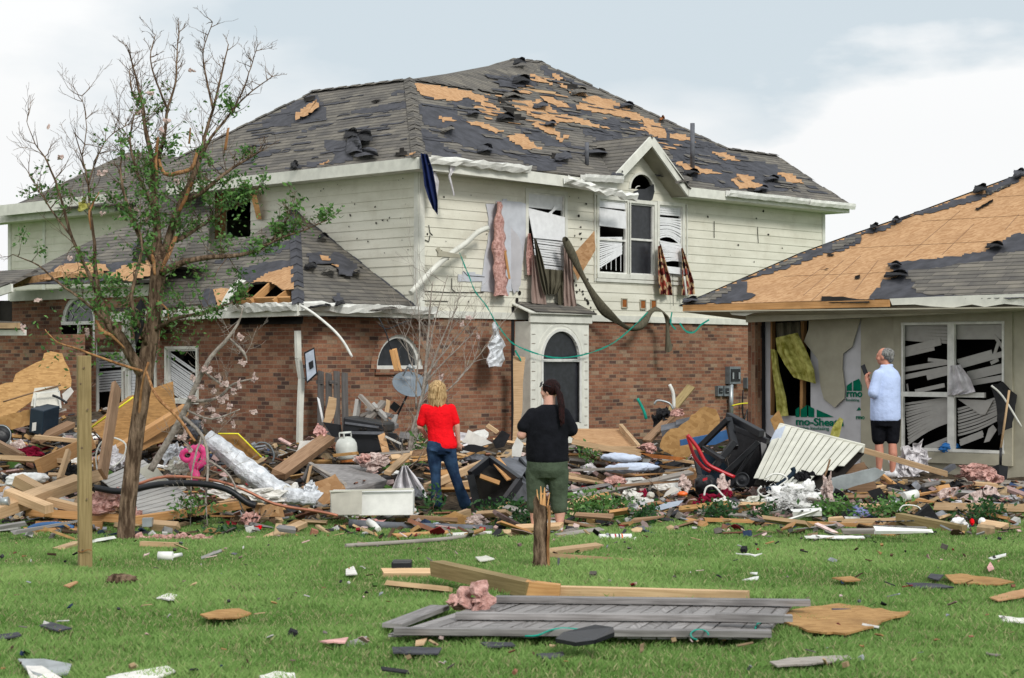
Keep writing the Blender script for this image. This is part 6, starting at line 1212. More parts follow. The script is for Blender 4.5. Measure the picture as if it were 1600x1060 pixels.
# electric meters on the brick
def meter(x0, x1, y0, y1, label, d=.12, parts=True):
    r = prect(MR, x0, x1, y0, y1); m = MB(); MR.rect(m, *r, 0, d); o = m.build('meter_box', 'meter_grey', None, label, 'meter'); m = MB(); MR.rect(m, r[0] + .03, r[1] - .03, r[2] + .05, r[3] - .05, d, .012); m.build('opening', 'black_plastic', o)
    m = MB(); MR.rect(m, r[0] + .06, r[0] + .10, r[2] + .1, r[3] - .12, d + .012, .02); MR.rect(m, r[1] - .10, r[1] - .06, r[2] + .1, r[3] - .12, d + .012, .02); m.build('terminal', 'tin', o)
meter(1133, 1150, 573, 600, 'large open grey meter box on the brick wall'); meter(1117, 1125, 603, 619, 'left of two small grey boxes below the meter', .08); meter(1127, 1135, 603, 619, 'right of two small grey boxes below the meter', .08)
meter(1161, 1172, 590, 607, 'pale utility box at the right end of the brick wall', .1)
line([(1142, 601), (1142, 655)], .05, 'tin', 'vertical grey conduit pipe under the large meter box', 'conduit', 'pipe', pl=MR, off=.08, k=1)
line([(1161, 610), (1160, 640), (1163, 655), (1168, 640), (1168, 660)], .015, 'black_plastic', 'tangled wires hanging below the pale utility box', 'wire', 'wire', pl=MR, off=.1)
line([(1144, 634), (1158, 631), (1173, 630)], .012, 'yellow_tape', 'short yellow tie tape around the conduit', 'tape', 'tape', pl=MR, off=.14)
# low house: yellow batts, stuff by the window
cloth([(1212, 528, 1246, 520), (1214, 548, 1262, 552), (1226, 570, 1272, 578), (1240, 590, 1275, 600)], 'yellow_batt', 'wide yellow insulation batt folded out of the hole in the low house', 'insulation', 'insulation', pl=HR, off=.16, fold=.05, nf=2)
cloth([(1204, 545, 1214, 548), (1207, 580, 1218, 580), (1212, 620, 1228, 620), (1214, 652, 1232, 650)], 'yellow_batt', 'narrow yellow insulation strip hanging left in the hole', 'insulation', 'insulation', pl=HR, off=.12, fold=.04, nf=1, sub=8)
cloth([(1212, 505, 1250, 503), (1214, 530, 1252, 530)], 'olive_cloth', 'dark batting bunched at the top of the torn opening', 'insulation', 'insulation', pl=HR, off=.03, fold=.05, nf=3)
sheet([(1204, 655), (1216, 640), (1228, 668), (1212, 680)], 'osb_mid', 'torn chipboard scrap at the foot of the opening', 'chipboard', 'board', Y=27.9, amp=1)
sheet([(1297, 680), (1303, 665), (1312, 652), (1318, 656), (1312, 682), (1306, 688)], 'yellow_batt', 'yellowish torn panel lying against the printed sheathing', 'insulation_board', 'board', Y=27.3, amp=1)
cloth([(1484, 572, 1500, 570), (1482, 590, 1516, 592), (1482, 606, 1524, 612), (1480, 618, 1500, 618)], 'clear_plastic', 'pale translucent plastic caught on the window middle post', 'plastic', 'plastic', pl=HR, off=.08, fold=.04, nf=2)
rag(1490, 699, 40, 16, 'bright_blue', 'bright blue bag on the sill of the big window', 'blue_bag', 'bag', Y=26.45, amp=.35, sub=2)
rag(1430, 722, 80, 50, 'clear_plastic', 'cloudy plastic sheeting heaped at the foot of the window', 'plastic_sheet', 'plastic', Y=25.9, amp=.6)
m = MB(); a, b_ = U(1577, 610, 25.2), U(1564, 700, 25.2); m.tube([a, b_], .016, 8); so = empty('shovel', U(1562, 752, 25.2), 'upright shovel with wooden handle leaning by the right window edge', 'shovel'); m.build('handle', 'pine', so)
m = MB(); m.tube([b_, U(1563, 730, 25.2)], .02, 8); m.slab([U(1549, 730, 25.15), U(1560, 726, 25.12), U(1566, 727, 25.12), U(1575, 729, 25.15), U(1573, 748, 25.15), U(1562, 756, 25.12), U(1551, 748, 25.15)], .012); m.build('blade', 'black_plastic', so)
sheet([(1549, 602), (1566, 597), (1590, 618), (1581, 668), (1570, 672), (1560, 680), (1558, 640)], 'black_rag', 'black torn screen hanging at the right corner of the window', 'torn_screen', 'screen', Y=25.6, amp=1)
line([(1549, 603), (1567, 620), (1596, 667)], .014, 'white_metal', 'white frame strip crossing the black torn screen', 'frame_strip', 'trim', Y=25.4)
board(1350, 704, 1480, 741, .05, .07, 'pine', 'long pale board slanting down in front of the person with the phone', Y0=24.6, Y1=24.4, roll=.1); board(1371, 738, 1412, 770, .06, .05, 'pine_orange', 'short orange board by the white shoes', Y0=24.2, Y1=23.6)
rag(1515, 738, 60, 26, 'pink_batt', 'pink insulation heap on the patio right of the window bag', 'insulation', 'insulation', Y=24.8); rag(1545, 745, 36, 20, 'pink_batt', 'smaller pink insulation lump near the shovel blade', 'insulation', 'insulation', Y=24.6)
rag(1492, 763, 34, 30, 'black_rag', 'black bundle lying on the patio edge', 'bundle', 'bundle', Y=23.6, amp=.3); board(1470, 741, 1490, 728, .10, .06, 'grey_plastic', 'grey stub of pipe lying on patio under window', Y0=24.8, Y1=24.8)
# ---- far left heap
sheet([(-10, 602), (8, 599), (20, 598), (24, 586), (40, 574), (65, 562), (68, 552), (80, 550), (97, 552), (108, 575), (113, 595), (112, 604), (60, 620), (-10, 668)], 'osb_mid', 'large torn orange chipboard sheet leaning in the far left heap', 'chipboard', 'board', Y=lean(550, 660, 27.6, 26.2), amp=1.4, seg=9)
sheet([(-10, 655), (45, 640), (60, 660), (20, 672), (-10, 676)], 'osb_mid', 'lower tan chipboard scrap under the large torn sheet', 'chipboard', 'board', Y=26.0, amp=1)
bx = one('beige_panel', 'beige_box', 'beige appliance door lying behind the dark box', 'panel', lambda m: m.slab([U(50, 640, 25.9), U(56, 612, 26.1), U(92, 608, 26.1), U(97, 640, 25.9)], .08), bevel=.01)
one('panel_frame', 'white_metal', None, None, lambda m: [m.beam(U(*a, 25.82), U(*b_, 25.82), .025, .02) for a, b_ in (((56, 615), (92, 611)), ((92, 611), (95, 638)), ((56, 615), (54, 638)))], parent=bx)
def dbox(m):
    a, b_, c_, d_ = U(45, 676, 25.2), U(66, 681, 24.9), U(91, 672, 25.5), U(72, 668, 25.9); h = UP * .33; t_ = V((.02, 0, 0))
    m.mesh([a, b_, c_, d_, a + h + t_, b_ + h + t_, c_ + h + t_, d_ + h + t_], [(0, 1, 2, 3), (7, 6, 5, 4), (0, 4, 5, 1), (1, 5, 6, 2), (2, 6, 7, 3), (3, 7, 4, 0)])
bx = one('dark_box', 'navy_plastic', 'dark blue black cabinet box sitting in the far left heap', 'box', dbox, bevel=.012); one('paper_label', 'paper', None, None, lambda m: m.slab([U(51, 661, 24.98), U(57, 660, 24.95), U(56, 673, 24.95), U(50, 674, 24.98)], .004), parent=bx)
sheet([(97, 616), (110, 605), (115, 612), (100, 632)], 'paper', 'white papers beside the beige panel', 'papers', 'paper', Y=25.8)
m = MB(); m.lathe(U(2, 680, 25), V((.3, -1, .3)), [(.001, .0), (.13, 0), (.14, .03), (.12, .06), (.001, .05)], 20); o = m.build('tire', 'black_plastic', None, 'black round bucket lid at the left picture edge', 'lid'); m = MB(); m.tube([U(2, 680, 24.9) + V((.13 * math.cos(a), .0, .13 * math.sin(a))) for a in [k * .3307 for k in range(20)]], .008, 6, False); m.build('rim', 'tin', o)
line([(82, 618), (92, 622), (105, 630)], .018, 'black_plastic', 'black bent tool handle over the beige panel', 'tool_handle', 'tool', Y=25.6); line([(5, 628), (55, 613), (95, 602)], .012, 'brown_wood', 'thin dark rod across the torn chipboard', 'rod', 'rod', Y=26.0)
board(55, 690, 112, 662, .16, .06, 'brown_wood', 'brown weathered plank propped under the dark box', Y0=24.8, Y1=25.3); board(55, 683, 150, 692, .07, .05, 'pine', 'pale batten lying right of the dark box', Y0=24.6, Y1=24.4)
board(160, 742, 182, 604, .16, .05, 'brown_wood', 'upright weathered brown plank between post and tree trunk', Y0=20.9, Y1=22.2, roll=1.2); 
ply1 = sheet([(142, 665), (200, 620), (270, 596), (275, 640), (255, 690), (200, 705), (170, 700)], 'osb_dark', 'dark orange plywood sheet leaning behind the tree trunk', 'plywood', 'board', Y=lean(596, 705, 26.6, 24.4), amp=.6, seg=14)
line([(143, 668), (200, 627), (208, 621)], .012, 'yellow_tape', None, 'edge_strip', None, Y=24.3, parent=ply1, k=1)
board(150, 726, 290, 640, .09, .14, 'pine_orange', 'long orange rafter rising to the right behind the tree trunk', Y0=22.8, Y1=24.2, roll=.1); board(175, 716, 262, 668, .06, .2, 'pine_orange', 'second orange rafter just under the long one', Y0=22.9, Y1=24.2); board(60, 730, 145, 690, .05, .18, 'pine_orange', 'wide tan board left of the post rising to the right', Y0=22.2, Y1=23.6)
board(-10, 692, 35, 716, .06, .12, 'brown_wood', 'reddish board slanting down at the left picture edge', Y0=23.5, Y1=22.8); board(-10, 715, 110, 722, .08, .06, 'pine', 'long thin pale board at left below the red cloth', Y0=22.8, Y1=22.6)
rag(52, 708, 50, 18, 'maroon_cloth', 'dark red cloth crumpled in the left heap', 'red_cloth', 'cloth', Y=23.4); rag(112, 735, 40, 22, 'black_rag', 'black plastic bag left of the post', 'plastic_bag', 'bag', Y=22.3)
board(93, 750, 107, 705, .05, .06, 'pine', 'short pale stick standing upright left of the post', Y0=21.6, Y1=22.0); rag(52, 750, 70, 22, 'white_fluff', 'white padded bundle left of the post', 'bundle', 'bundle', Y=21.9, amp=.3)
board(28, 750, 58, 766, .16, .12, 'pine', 'thick pale block on the white bundle', Y0=21.5, Y1=21.4)
board(-15, 802, 125, 752, .20, .13, 'pine', 'thick pale timber beam crossing the heap left of the post', Y0=20.2, Y1=21.4, roll=.15); board(125, 752, 158, 742, .20, .13, 'pine', 'pale beam end poking out right of the post', Y0=21.4, Y1=21.7)
board(12, 770, 78, 796, .13, .09, 'pine', 'pale timber lying crosswise over the thick beam', Y0=20.6, Y1=20.2, roll=.1); board(75, 783, 180, 808, .10, .08, 'pine', 'pale timber running behind the post toward the trunk', Y0=20.8, Y1=20.6); board(40, 800, 200, 812, .06, .09, 'pine_orange', 'orange board low behind the post', Y0=20.7, Y1=20.5)
rag(10, 776, 30, 24, 'clear_plastic', 'clear plastic wrap on the beam at the left edge', 'plastic', 'plastic', Y=20.6); m = MB(); m.tube([U(1, 785, 20.3), U(14, 783, 20.3)], .05, 12); m.build('can', 'tin', None, 'small grey can lying at the left edge', 'can')
bb = board(55, 822, 160, 822, .10, .10, 'pine_orange', 'yellow cardboard carton edge printed with black letters low at left', Y0=20.3, Y1=20.3, name='carton', cat='carton', roll=0)
bp = Plane(V((0, 20.24, 0)), V((1, 0, 0)), V((0, -1, 0))); txt('APPLIANCE', bp, 75, 822, .07, .005, 'black_ink', bb, w=1.1)
line([(45, 828), (60, 822), (90, 820), (115, 826)], .035, 'blue_paint', 'blue grey bent pipe low in front of the carton', 'pipe', 'pipe', Y=20.1); rag(153, 834, 18, 15, 'navy_plastic', 'dark blue cup right of the post', 'cup', 'cup', Y=19.9, amp=.1, sub=1)
board(-10, 829, 120, 832, .07, .06, 'pine_orange', 'long brown board along the lawn edge at left', Y0=20.2, Y1=20.0)
for x0, y0, x1, y1, lb in ((92, 858, 123, 848, 'tan splintered board on the grass left of the post'), (143, 847, 173, 842, 'white board on the grass right of the post')): board(x0, y0, x1, y1, .12, .03, 'pine' if 'tan' in lb else 'white_paint', lb, .03, .03)
rag(172, 710, 40, 48, 'clear_plastic', 'crumpled clear plastic sheet beside the weathered plank', 'plastic_sheet', 'plastic', Y=22.4, amp=.5); line([(152, 736), (150, 712), (158, 692), (175, 684), (196, 694), (192, 716), (176, 730)], .01, 'white_metal', 'white hoop wire around the clear plastic', 'wire', 'wire', Y=22.0)
# slatted grey panel behind the trunk
sp_ = empty('slatted_panel', U(230, 815, 20.8), 'grey slatted panel lying behind the tree trunk', 'panel'); m = MB(); A, B, Cc, D = U(157, 752, 21.9), U(225, 722, 22.6), U(328, 806, 20.8), U(240, 822, 20.5); m.slab([A, B, Cc, D][::-1], .03); m.build('backing', 'black_ink', sp_); m = MB()
for k in range(16): f0, f1 = k / 16, (k + .84) / 16; m.slab([A.lerp(D, f0) + V((0, -.03, .02)), B.lerp(Cc, f0) + V((0, -.03, .02)), B.lerp(Cc, f1) + V((0, -.03, .02)), A.lerp(D, f1) + V((0, -.03, .02))], .01)
m.build('slats', 'slat_grey_shade', sp_)
sheet([(215, 735), (238, 722), (262, 752), (232, 752)], 'cream_paint', 'cream fabric scrap at the top of the slatted panel', 'fabric', 'cloth', Y=21.6)
line([(148, 762), (190, 768), (250, 757), (310, 756), (355, 765), (385, 785), (400, 790)], .038, 'black_plastic', 'thick black flexible hose lying across the slatted panel', 'hose', 'hose', Y=20.4); line([(215, 757), (260, 745), (330, 750), (380, 765), (430, 788), (500, 800), (528, 806)], .018, 'copper', 'thin copper coloured pipe running right above the black hose', 'pipe', 'pipe', Y=20.6)
rag(165, 785, 60, 36, 'pink_batt', 'pink insulation mass between post and trunk', 'insulation', 'insulation', Y=20.5, n=18); rag(210, 800, 20, 26, 'pink_batt', 'pink insulation scrap right of the trunk', 'insulation', 'insulation', Y=20.6)
rag(180, 843, 22, 9, 'pink_batt', 'pink scrap at the left foot of the tree', 'insulation', 'insulation', Y=19.4); 
m = MB()
for k in range(9): crum(m, U(218 + k * 13, 843 + 2 * math.sin(k), 19.3), .09, .05, r5, .03, 5, 14, .6)
m.build('insulation_strip', 'pink_batt', None, 'long pink insulation strip on the grass right of the tree', 'insulation'); board(222, 850, 275, 852, .06, .05, 'pine', 'pale board under the pink insulation strip on grass', .04, .04)
board(200, 815, 390, 787, .05, .09, 'pine_orange', 'long orange board crossing in front of the slatted panel', Y0=20.4, Y1=20.8); board(238, 821, 278, 824, .12, .08, 'pine', 'pale cut block right of the trunk base', Y0=20.1, Y1=20.0); one('small_box', 'tin', 'small blue grey carton at the right of the trunk base', 'carton', lambda m: m.box(U(231, 816, 20.0), V((.05, .01, 0)), V((0, .05, 0)), V((0, 0, .045))))
# wrapped duct and pink toy
def duct(m):
    q = smoothpath([(322, 682, 0, 13), (345, 700, 0, 15), (375, 725, 0, 17), (405, 748, 0, 18), (430, 765, 0, 17), (455, 775, 0, 16), (480, 778, 0, 15), (498, 780, 0, 13)], 5); rows = []
    for i, (x, y, _, r) in enumerate(q): c_ = U(x, y, 21.6 + i * -.02); rows.append([c_ + (V((math.sin(.7), 0, math.cos(.7))) * math.cos(a) + V((0, 1, 0)) * math.sin(a)) * (r / 140 * (1 + .16 * noise.noise(V((i * .4, a * 1.2, 2))) + .05 * math.sin(i * 2.3))) for a in [j * .449 for j in range(14)]])
    m.grid(rows, False, True)
one('foil_duct', 'foil', 'long crinkled silver insulated duct lying left of the white cabinet', 'duct', duct); rag(455, 772, 44, 34, 'paper', 'cream torn wrap around the end of the silver duct', 'duct_wrap', 'wrap', Y=21.1, amp=.4); rag(485, 772, 30, 34, 'foil', 'silver foil end of the duct beside the white cabinet', 'duct_end', 'duct', Y=21.0, amp=.35)
rag(273, 706, 36, 40, 'foil', 'crumpled foil left of the pink toy', 'foil', 'foil', Y=21.6); rag(280, 730, 34, 26, 'cream_paint', 'cream padding under the crumpled foil', 'padding', 'padding', Y=21.5, amp=.5); rag(300, 672, 34, 26, 'grey_plastic', 'grey bundle above the pink toy', 'bundle', 'bundle', Y=21.9)
def toy(m):
    m.tube([U(293 + 9 * math.cos(a), 712 + 8 * math.sin(a), 21.2) for a in [k * .6283 for k in range(11)]], .032, 8, False); m.tube([U(303, 705, 21.2), U(312, 698, 21.2), U(320, 706, 21.2), U(318, 722, 21.2), U(305, 732, 21.2)], .045, 8); m.tube([U(300, 700, 21.25), U(308, 710, 21.2), U(300, 725, 21.2), U(306, 742, 21.2), U(303, 752, 21.2)], .05, 8)
one('pink_toy', 'hot_pink', 'bright pink plastic toy with a round hole in the wreckage', 'toy', toy); rag(313, 722, 16, 40, 'navy_cloth', 'dark blue cloth behind the pink toy', 'cloth', 'cloth', Y=21.4)
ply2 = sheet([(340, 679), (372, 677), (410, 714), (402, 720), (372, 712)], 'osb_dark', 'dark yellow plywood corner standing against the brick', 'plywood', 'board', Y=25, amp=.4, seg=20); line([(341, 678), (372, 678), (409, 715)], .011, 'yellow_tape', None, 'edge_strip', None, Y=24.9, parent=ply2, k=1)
line([(395, 700), (405, 692), (420, 695), (428, 710), (426, 722)], .012, 'meter_grey', 'thin grey wire loop in front of brick', 'wire', 'wire', Y=25)
rag(385, 775, 110, 26, 'paper', 'white plastic sheet under the silver duct', 'plastic_sheet', 'plastic', Y=20.9, amp=.5); sheet([(395, 790), (440, 786), (445, 808), (400, 808)], 'osb', 'tan chipboard scrap below the silver duct', 'chipboard', 'board', Y=20.9, amp=1)
rag(393, 812, 30, 22, 'pink_batt', 'pale pink lump on the grass edge below the duct', 'insulation', 'insulation', Y=20.3); rag(400, 824, 16, 9, 'red_cloth', 'small red scrap at the grass edge', 'scrap', 'scrap', Y=20.2); rag(393, 846, 32, 16, 'pink_batt', 'pink scrap on the grass right of the pink strip', 'insulation', 'insulation', Y=19.3)
board(405, 848, 475, 818, .10, .05, 'pine', 'pale plank slanting on the grass below the duct', Y0=19.3, Y1=20.2, roll=.2)
# ---- centre
board(435, 742, 513, 685, .20, .10, 'brown_wood', 'thick weathered brown beam rising toward the black bin', Y0=24.4, Y1=26.0, roll=.3)
sheet([(462, 712), (470, 690), (500, 684), (498, 700), (478, 716)], 'paper', 'white plaster piece behind the brown beam', 'plaster', 'plaster', Y=26, amp=1.5, seg=5); rag(500, 672, 20, 20, 'pink_tint', 'pink crumbled plaster atop the brown beam', 'plaster', 'plaster', Y=26)
sheet([(505, 660), (514, 620), (526, 622), (524, 640), (517, 662)], 'pine', 'jagged split board standing in front of the dark fence panel', 'split_board', 'board', th=.03, Y=27.2, amp=1, seg=6); board(497, 622, 505, 660, .03, .03, 'slat_white', 'thin white stick in front of the dark fence panel', Y0=27.3, Y1=27.3)
# storage bin
bn = empty('storage_bin', U(568, 712, 26), 'big black plastic storage trunk with ribbed lid on top of the heap', 'trunk')
def slope_box(m, tl, tr, br, bl, dep, Y):
    q = [U(*tl, Y), U(*tr, Y), U(*br, Y), U(*bl, Y)]; d = V((.12, dep, .0)); m.mesh(q + [p + d for p in q], [(0, 1, 2, 3), (7, 6, 5, 4), (0, 4, 5, 1), (1, 5, 6, 2), (2, 6, 7, 3), (3, 7, 4, 0)])
m = MB(); slope_box(m, (538, 678), (598, 676), (594, 706), (545, 712), .5, 26); m.build('bin_body', 'black_plastic', bn, bevel=.02); m = MB(); slope_box(m, (536, 651), (600, 662), (600, 676), (535, 676), .55, 25.95); m.build('lid', 'black_plastic', bn, bevel=.025)
m = MB(); m.beam(U(539, 661, 25.93), U(592, 668, 25.93), .02, .03); m.beam(U(538, 676, 25.92), U(600, 677, 25.92), .03, .04); m.build('lid_rib', 'grey_plastic', bn); m = MB()
for x in (564, 571): m.lathe(U(x, 671, 25.93), V((0, -1, 0)), [(.001, .01), (.02, .01), (.022, 0)], 10)
m.build('latch', 'black_ink', bn)
sheet([(600, 676), (618, 678), (628, 690), (630, 702), (610, 704)], 'black_plastic', 'black tapered tray right of the storage trunk', 'tray', 'tray', th=.2, Y=25.9); board(603, 683, 628, 695, .03, .03, 'slat_grey_shade', 'grey bar on the black tray', Y0=25.6, Y1=25.6)
sheet([(505, 660), (532, 664), (534, 682), (520, 684)], 'black_plastic', 'black chair shell left of the storage trunk', 'chair_shell', 'chair', th=.1, Y=26.1)
for i, (x0, y0, x1, y1, w_, mt) in enumerate([(562, 618, 585, 642, .09, 'weathered'), (560, 625, 556, 652, .14, 'slat_grey_shade'), (582, 632, 605, 655, .08, 'slat_grey_shade'), (600, 628, 575, 655, .1, 'weathered'), (607, 626, 600, 676, .06, 'pine'), (590, 650, 620, 668, .1, 'grey_fence'), (618, 650, 612, 672, .07, 'slat_grey_shade'), (575, 640, 612, 650, .07, 'grey_fence'), (566, 650, 590, 640, .05, 'weathered')]):
    board(x0, y0, x1, y1, w_, .05, mt, 'grey or pale chair frame piece tangled behind the black storage trunk', Y0=26.8 + i * .05, Y1=26.8, group='broken furniture pieces behind the storage trunk', name='furniture_piece', cat='furniture')
board(596, 680, 606, 720, .10, .04, 'osb', 'tan board leaning on the right side of the storage trunk', Y0=25.7, Y1=25.5); board(520, 712, 560, 708, .02, .04, 'osb_mid', 'thin orange strip in front of the gas cylinder', Y0=25.1, Y1=25.1)
# gas cylinder
gc = empty('gas_cylinder', U(543, 722, 25.5), 'white propane gas cylinder with rusty base in front of the black trunk', 'cylinder'); b0 = U(543, 722, 25.5); tl_ = V((-.08, 0, 1)).normalized()
m = MB(); m.lathe(b0, tl_, [(.001, .03), (.10, .03), (.13, .06), (.145, .12), (.15, .2), (.145, .25), (.12, .30), (.08, .335), (.03, .35), (.001, .35)], 28); m.build('tank', 'tank_paint', gc); m = MB(); m.lathe(b0 + tl_ * .31, tl_, [(.085, .0), (.085, .035)], 22); m.lathe(b0 + tl_ * .395, tl_, [(.085, .0), (.085, .02), (.075, .02), (.075, 0)], 22)
for a in (.3, 1.6, 3.4, 4.6): m.beam(b0 + tl_ * .34 + V((math.cos(a) * .082, math.sin(a) * .082, 0)), b0 + tl_ * .40 + V((math.cos(a) * .082, math.sin(a) * .082, 0)), .05, .012)
m.build('collar', 'tank_paint', gc); m = MB(); m.lathe(b0, tl_, [(.10, 0), (.105, .05), (.10, .05)], 22); m.build('foot_ring', 'rust', gc); m = MB(); m.lathe(b0 + tl_ * .33, tl_, [(.02, 0), (.02, .06), (.001, .06)], 10); m.build('valve', 'black_plastic', gc)
rag(590, 720, 55, 30, 'pale_batt', 'large pale pink insulation heap right of the gas cylinder', 'insulation', 'insulation', Y=24.9, n=20, amp=.5); rag(570, 716, 22, 18, 'pink_batt', 'smaller darker pink insulation beside the gas cylinder', 'insulation', 'insulation', Y=24.8)
# grey overturned cabinet top and white cabinet
def gtab(m):
    a, b_, c_, d_ = U(482, 725, 24.2), U(570, 727, 25.6), U(604, 750, 24.3), U(536, 765, 22.6)
    m.slab([a, b_, c_, d_][::-1], .02); m.slab([d_, c_, U(596, 765, 24.1), U(550, 768, 22.9)], .02)
one('grey_table_top', 'grey_fence', 'grey tilted table top behind the white cabinet', 'table', gtab)
board(484, 728, 474, 752, .04, .05, 'dark_fence', 'dark leg under the grey table top', Y0=24, Y1=23.8); board(486, 728, 480, 756, .03, .03, 'pine', 'pale short leg beside the dark leg', Y0=23.6, Y1=23.6); board(485, 725, 540, 758, .04, .04, 'weathered', 'grey rail along the front of the tilted table top', Y0=23.9, Y1=22.5)
sheet([(500, 752), (525, 742), (530, 752), (540, 765), (516, 785), (505, 790), (470, 760)], 'osb', 'torn tan chipboard left of the white cabinet', 'chipboard', 'board', Y=22.0, amp=1.5)
wc_ = empty('white_cabinet', U(580, 806, 21), 'long white cabinet lying on its side at the lawn edge', 'cabinet'); m = MB(); A, B = U(516, 807, 20.9), U(645, 806, 21.0); m.box((A + B) / 2 + V((0, .18, .14)), (B - A) / 2, V((0, .18, 0)), V((0, 0, .135))); m.build('cabinet_body', 'white_paint', wc_, bevel=.006)
m = MB(); m.slab([U(517, 768, 20.88), U(566, 767, 20.88), U(565, 804, 20.88), U(518, 805, 20.88)], .004); m.build('cabinet_door', 'beige_box', wc_); m = MB(); m.beam(U(515, 768, 20.86), U(646, 764, 20.96), .02, .02); m.build('top_rim', 'cream_paint', wc_)
cloth([(628, 728, 636, 728), (620, 745, 648, 742), (612, 765, 662, 762), (616, 780, 668, 778)], 'clear_plastic', 'draped translucent plastic sheet left of the jeans', 'plastic_sheet', 'plastic', Y=22.6, fold=.08, nf=3); rag(650, 772, 26, 16, 'grey_plastic', 'grey foam piece behind the jeans', 'foam', 'foam', Y=22.4)
board(605, 740, 636, 712, .09, .04, 'pine', 'pale board angled between insulation heap and shrub', Y0=23.5, Y1=24.2); board(560, 712, 640, 706, .03, .03, 'weathered', 'thin grey stick lying in front of the black trunk', Y0=25, Y1=25)
line([(545, 818), (600, 822), (660, 824), (720, 826), (770, 828)], .05, 'grey_plastic', 'long dark grey gutter length along the lawn edge', 'gutter', 'gutter', Y=20.4); line([(540, 853), (620, 848), (700, 842), (765, 833)], .022, 'weathered', 'thin long grey strip lying on the lawn', 'strip', 'strip', lift=.03)
rag(572, 817, 50, 12, 'pink_tint', 'pink and navy cloth strip hanging under the white cabinet', 'cloth', 'cloth', Y=20.5); m = MB(); m.tube([U(576, 815, 20.2), U(583, 820, 20.1), U(592, 828, 20.0)], [.035, .04, .03], 10); m.build('bottle', 'white_paint', None, 'white plastic bottle lying at the lawn edge below the cabinet', 'bottle')
board(615, 837, 700, 832, .08, .02, 'pine_orange', 'thin orange lath on the lawn below the gutter length', .03, .03); board(700, 836, 765, 833, .12, .03, 'white_paint', 'white flat strip at the end of the orange lath', .03, .03)
board(642, 808, 715, 812, .07, .04, 'brown_wood', 'reddish board at the feet of the person in red', Y0=21, Y1=20.9); board(690, 815, 735, 800, .08, .08, 'pine', 'pale log like timber right of the jeans', Y0=21.2, Y1=21.4)
sheet([(690, 808), (710, 800), (735, 808), (728, 822), (696, 824)], 'osb_mid', 'brown cardboard like slab in front of the person in red', 'cardboard', 'cardboard', Y=20.9, amp=1, th=.05); rag(745, 815, 36, 18, 'pale_batt', 'pale pink pile left of the broken stump', 'insulation', 'insulation', Y=20.8); rag(683, 821, 18, 8, 'pale_blue_sheet', 'small light blue scrap below the person in red', 'scrap', 'scrap', Y=20.7)
# black television shell
tv = empty('television_shell', U(785, 785, 22.5), 'overturned black television shell between the two people', 'television'); Y = 22.6
A, B, Cc, D = U(735, 742, Y), U(765, 718, Y + .3), U(812, 752, Y - .3), U(790, 782, Y - .5); E_, F_, G_, H_ = U(800, 722, Y + .9), U(836, 712, Y + 1.2), U(842, 765, Y + .4), U(830, 785, Y)
m = MB(); m.mesh([A, B, Cc, D, F_, G_, H_], [(1, 4, 5, 2), (2, 5, 6, 3)]); m.mesh([B, F_, U(812, 750, Y - .3), A], [(0, 1, 2, 3)][:0] or [(0, 1, 2)]); m.build('back_shell', 'grey_plastic', tv)
m = MB()
for a, b_ in ((A, B), (B, Cc), (Cc, D), (D, U(745, 788, Y)), (U(745, 788, Y), A)): m.beam(a, b_, .07, .09)
m.build('bezel', 'black_plastic', tv); m = MB(); m.slab([A + V((0, .25, 0)), U(745, 788, Y + .25), D + V((0, .25, 0)), Cc + V((0, .25, 0)), B + V((0, .25, 0))], .02); m.build('cavity', 'black_ink', tv); m = MB(); m.slab([U(766, 720, Y + .26), U(780, 716, Y + .4), U(806, 748, Y - .1), U(792, 752, Y - .28)], .015); m.build('rust_streak', 'pine_orange', tv)
m = MB()
for a, b_ in (((800, 720), (838, 762)), ((812, 717), (843, 755))): m.beam(U(*a, Y + .65), U(*b_, Y + .1), .03, .04)
m.build('vent_rib', 'black_plastic', tv); sheet([(748, 795), (740, 745), (760, 740), (800, 775), (828, 780), (836, 790)], 'black_rag', 'dark hollow cabinet side under the television shell', 'cabinet_side', 'cabinet', Y=23.2); board(752, 745, 782, 756, .06, .05, 'pine_orange', 'orange wood piece inside the television shell', Y0=22.4, Y1=22.4)
# pile behind, between the people
for i, (pts, mt, lb) in enumerate([([(722, 690), (732, 672), (755, 684), (770, 692), (745, 700)], 'paper', 'white torn sheet on the pile right of the red shirt'), ([(770, 690), (785, 673), (797, 680), (788, 698), (775, 702)], 'black_rag', 'dark shingle bundle on the pile between the people'), ([(800, 700), (808, 683), (818, 694), (814, 714), (800, 714)], 'white_metal', 'small ribbed white panel left of the black shirt'), ([(715, 702), (735, 694), (762, 700), (745, 708)], 'black_plastic', 'dark flat strip on the pile right of the red shirt')]): sheet(pts, mt, lb, 'scrap_sheet', 'scrap', Y=25.5 - i * .2, amp=.8)
board(735, 668, 756, 680, .08, .05, 'pine', 'short tan board atop the pile between the people', Y0=26, Y1=26) if 0 else board(762, 665, 778, 676, .08, .05, 'pine', 'short tan board atop the pile between the people', Y0=26, Y1=26)
rag(738, 717, 40, 12, 'grey_plastic', 'grey lump on the pile behind the person in red', 'lump', 'scrap', Y=25); board(665, 762, 760, 722, .07, .09, 'pine', 'long pale board passing behind the legs of the person in red', Y0=23.4, Y1=25); board(680, 763, 738, 756, .06, .09, 'pine', 'pale board right behind the blue jeans', Y0=23.9, Y1=24)
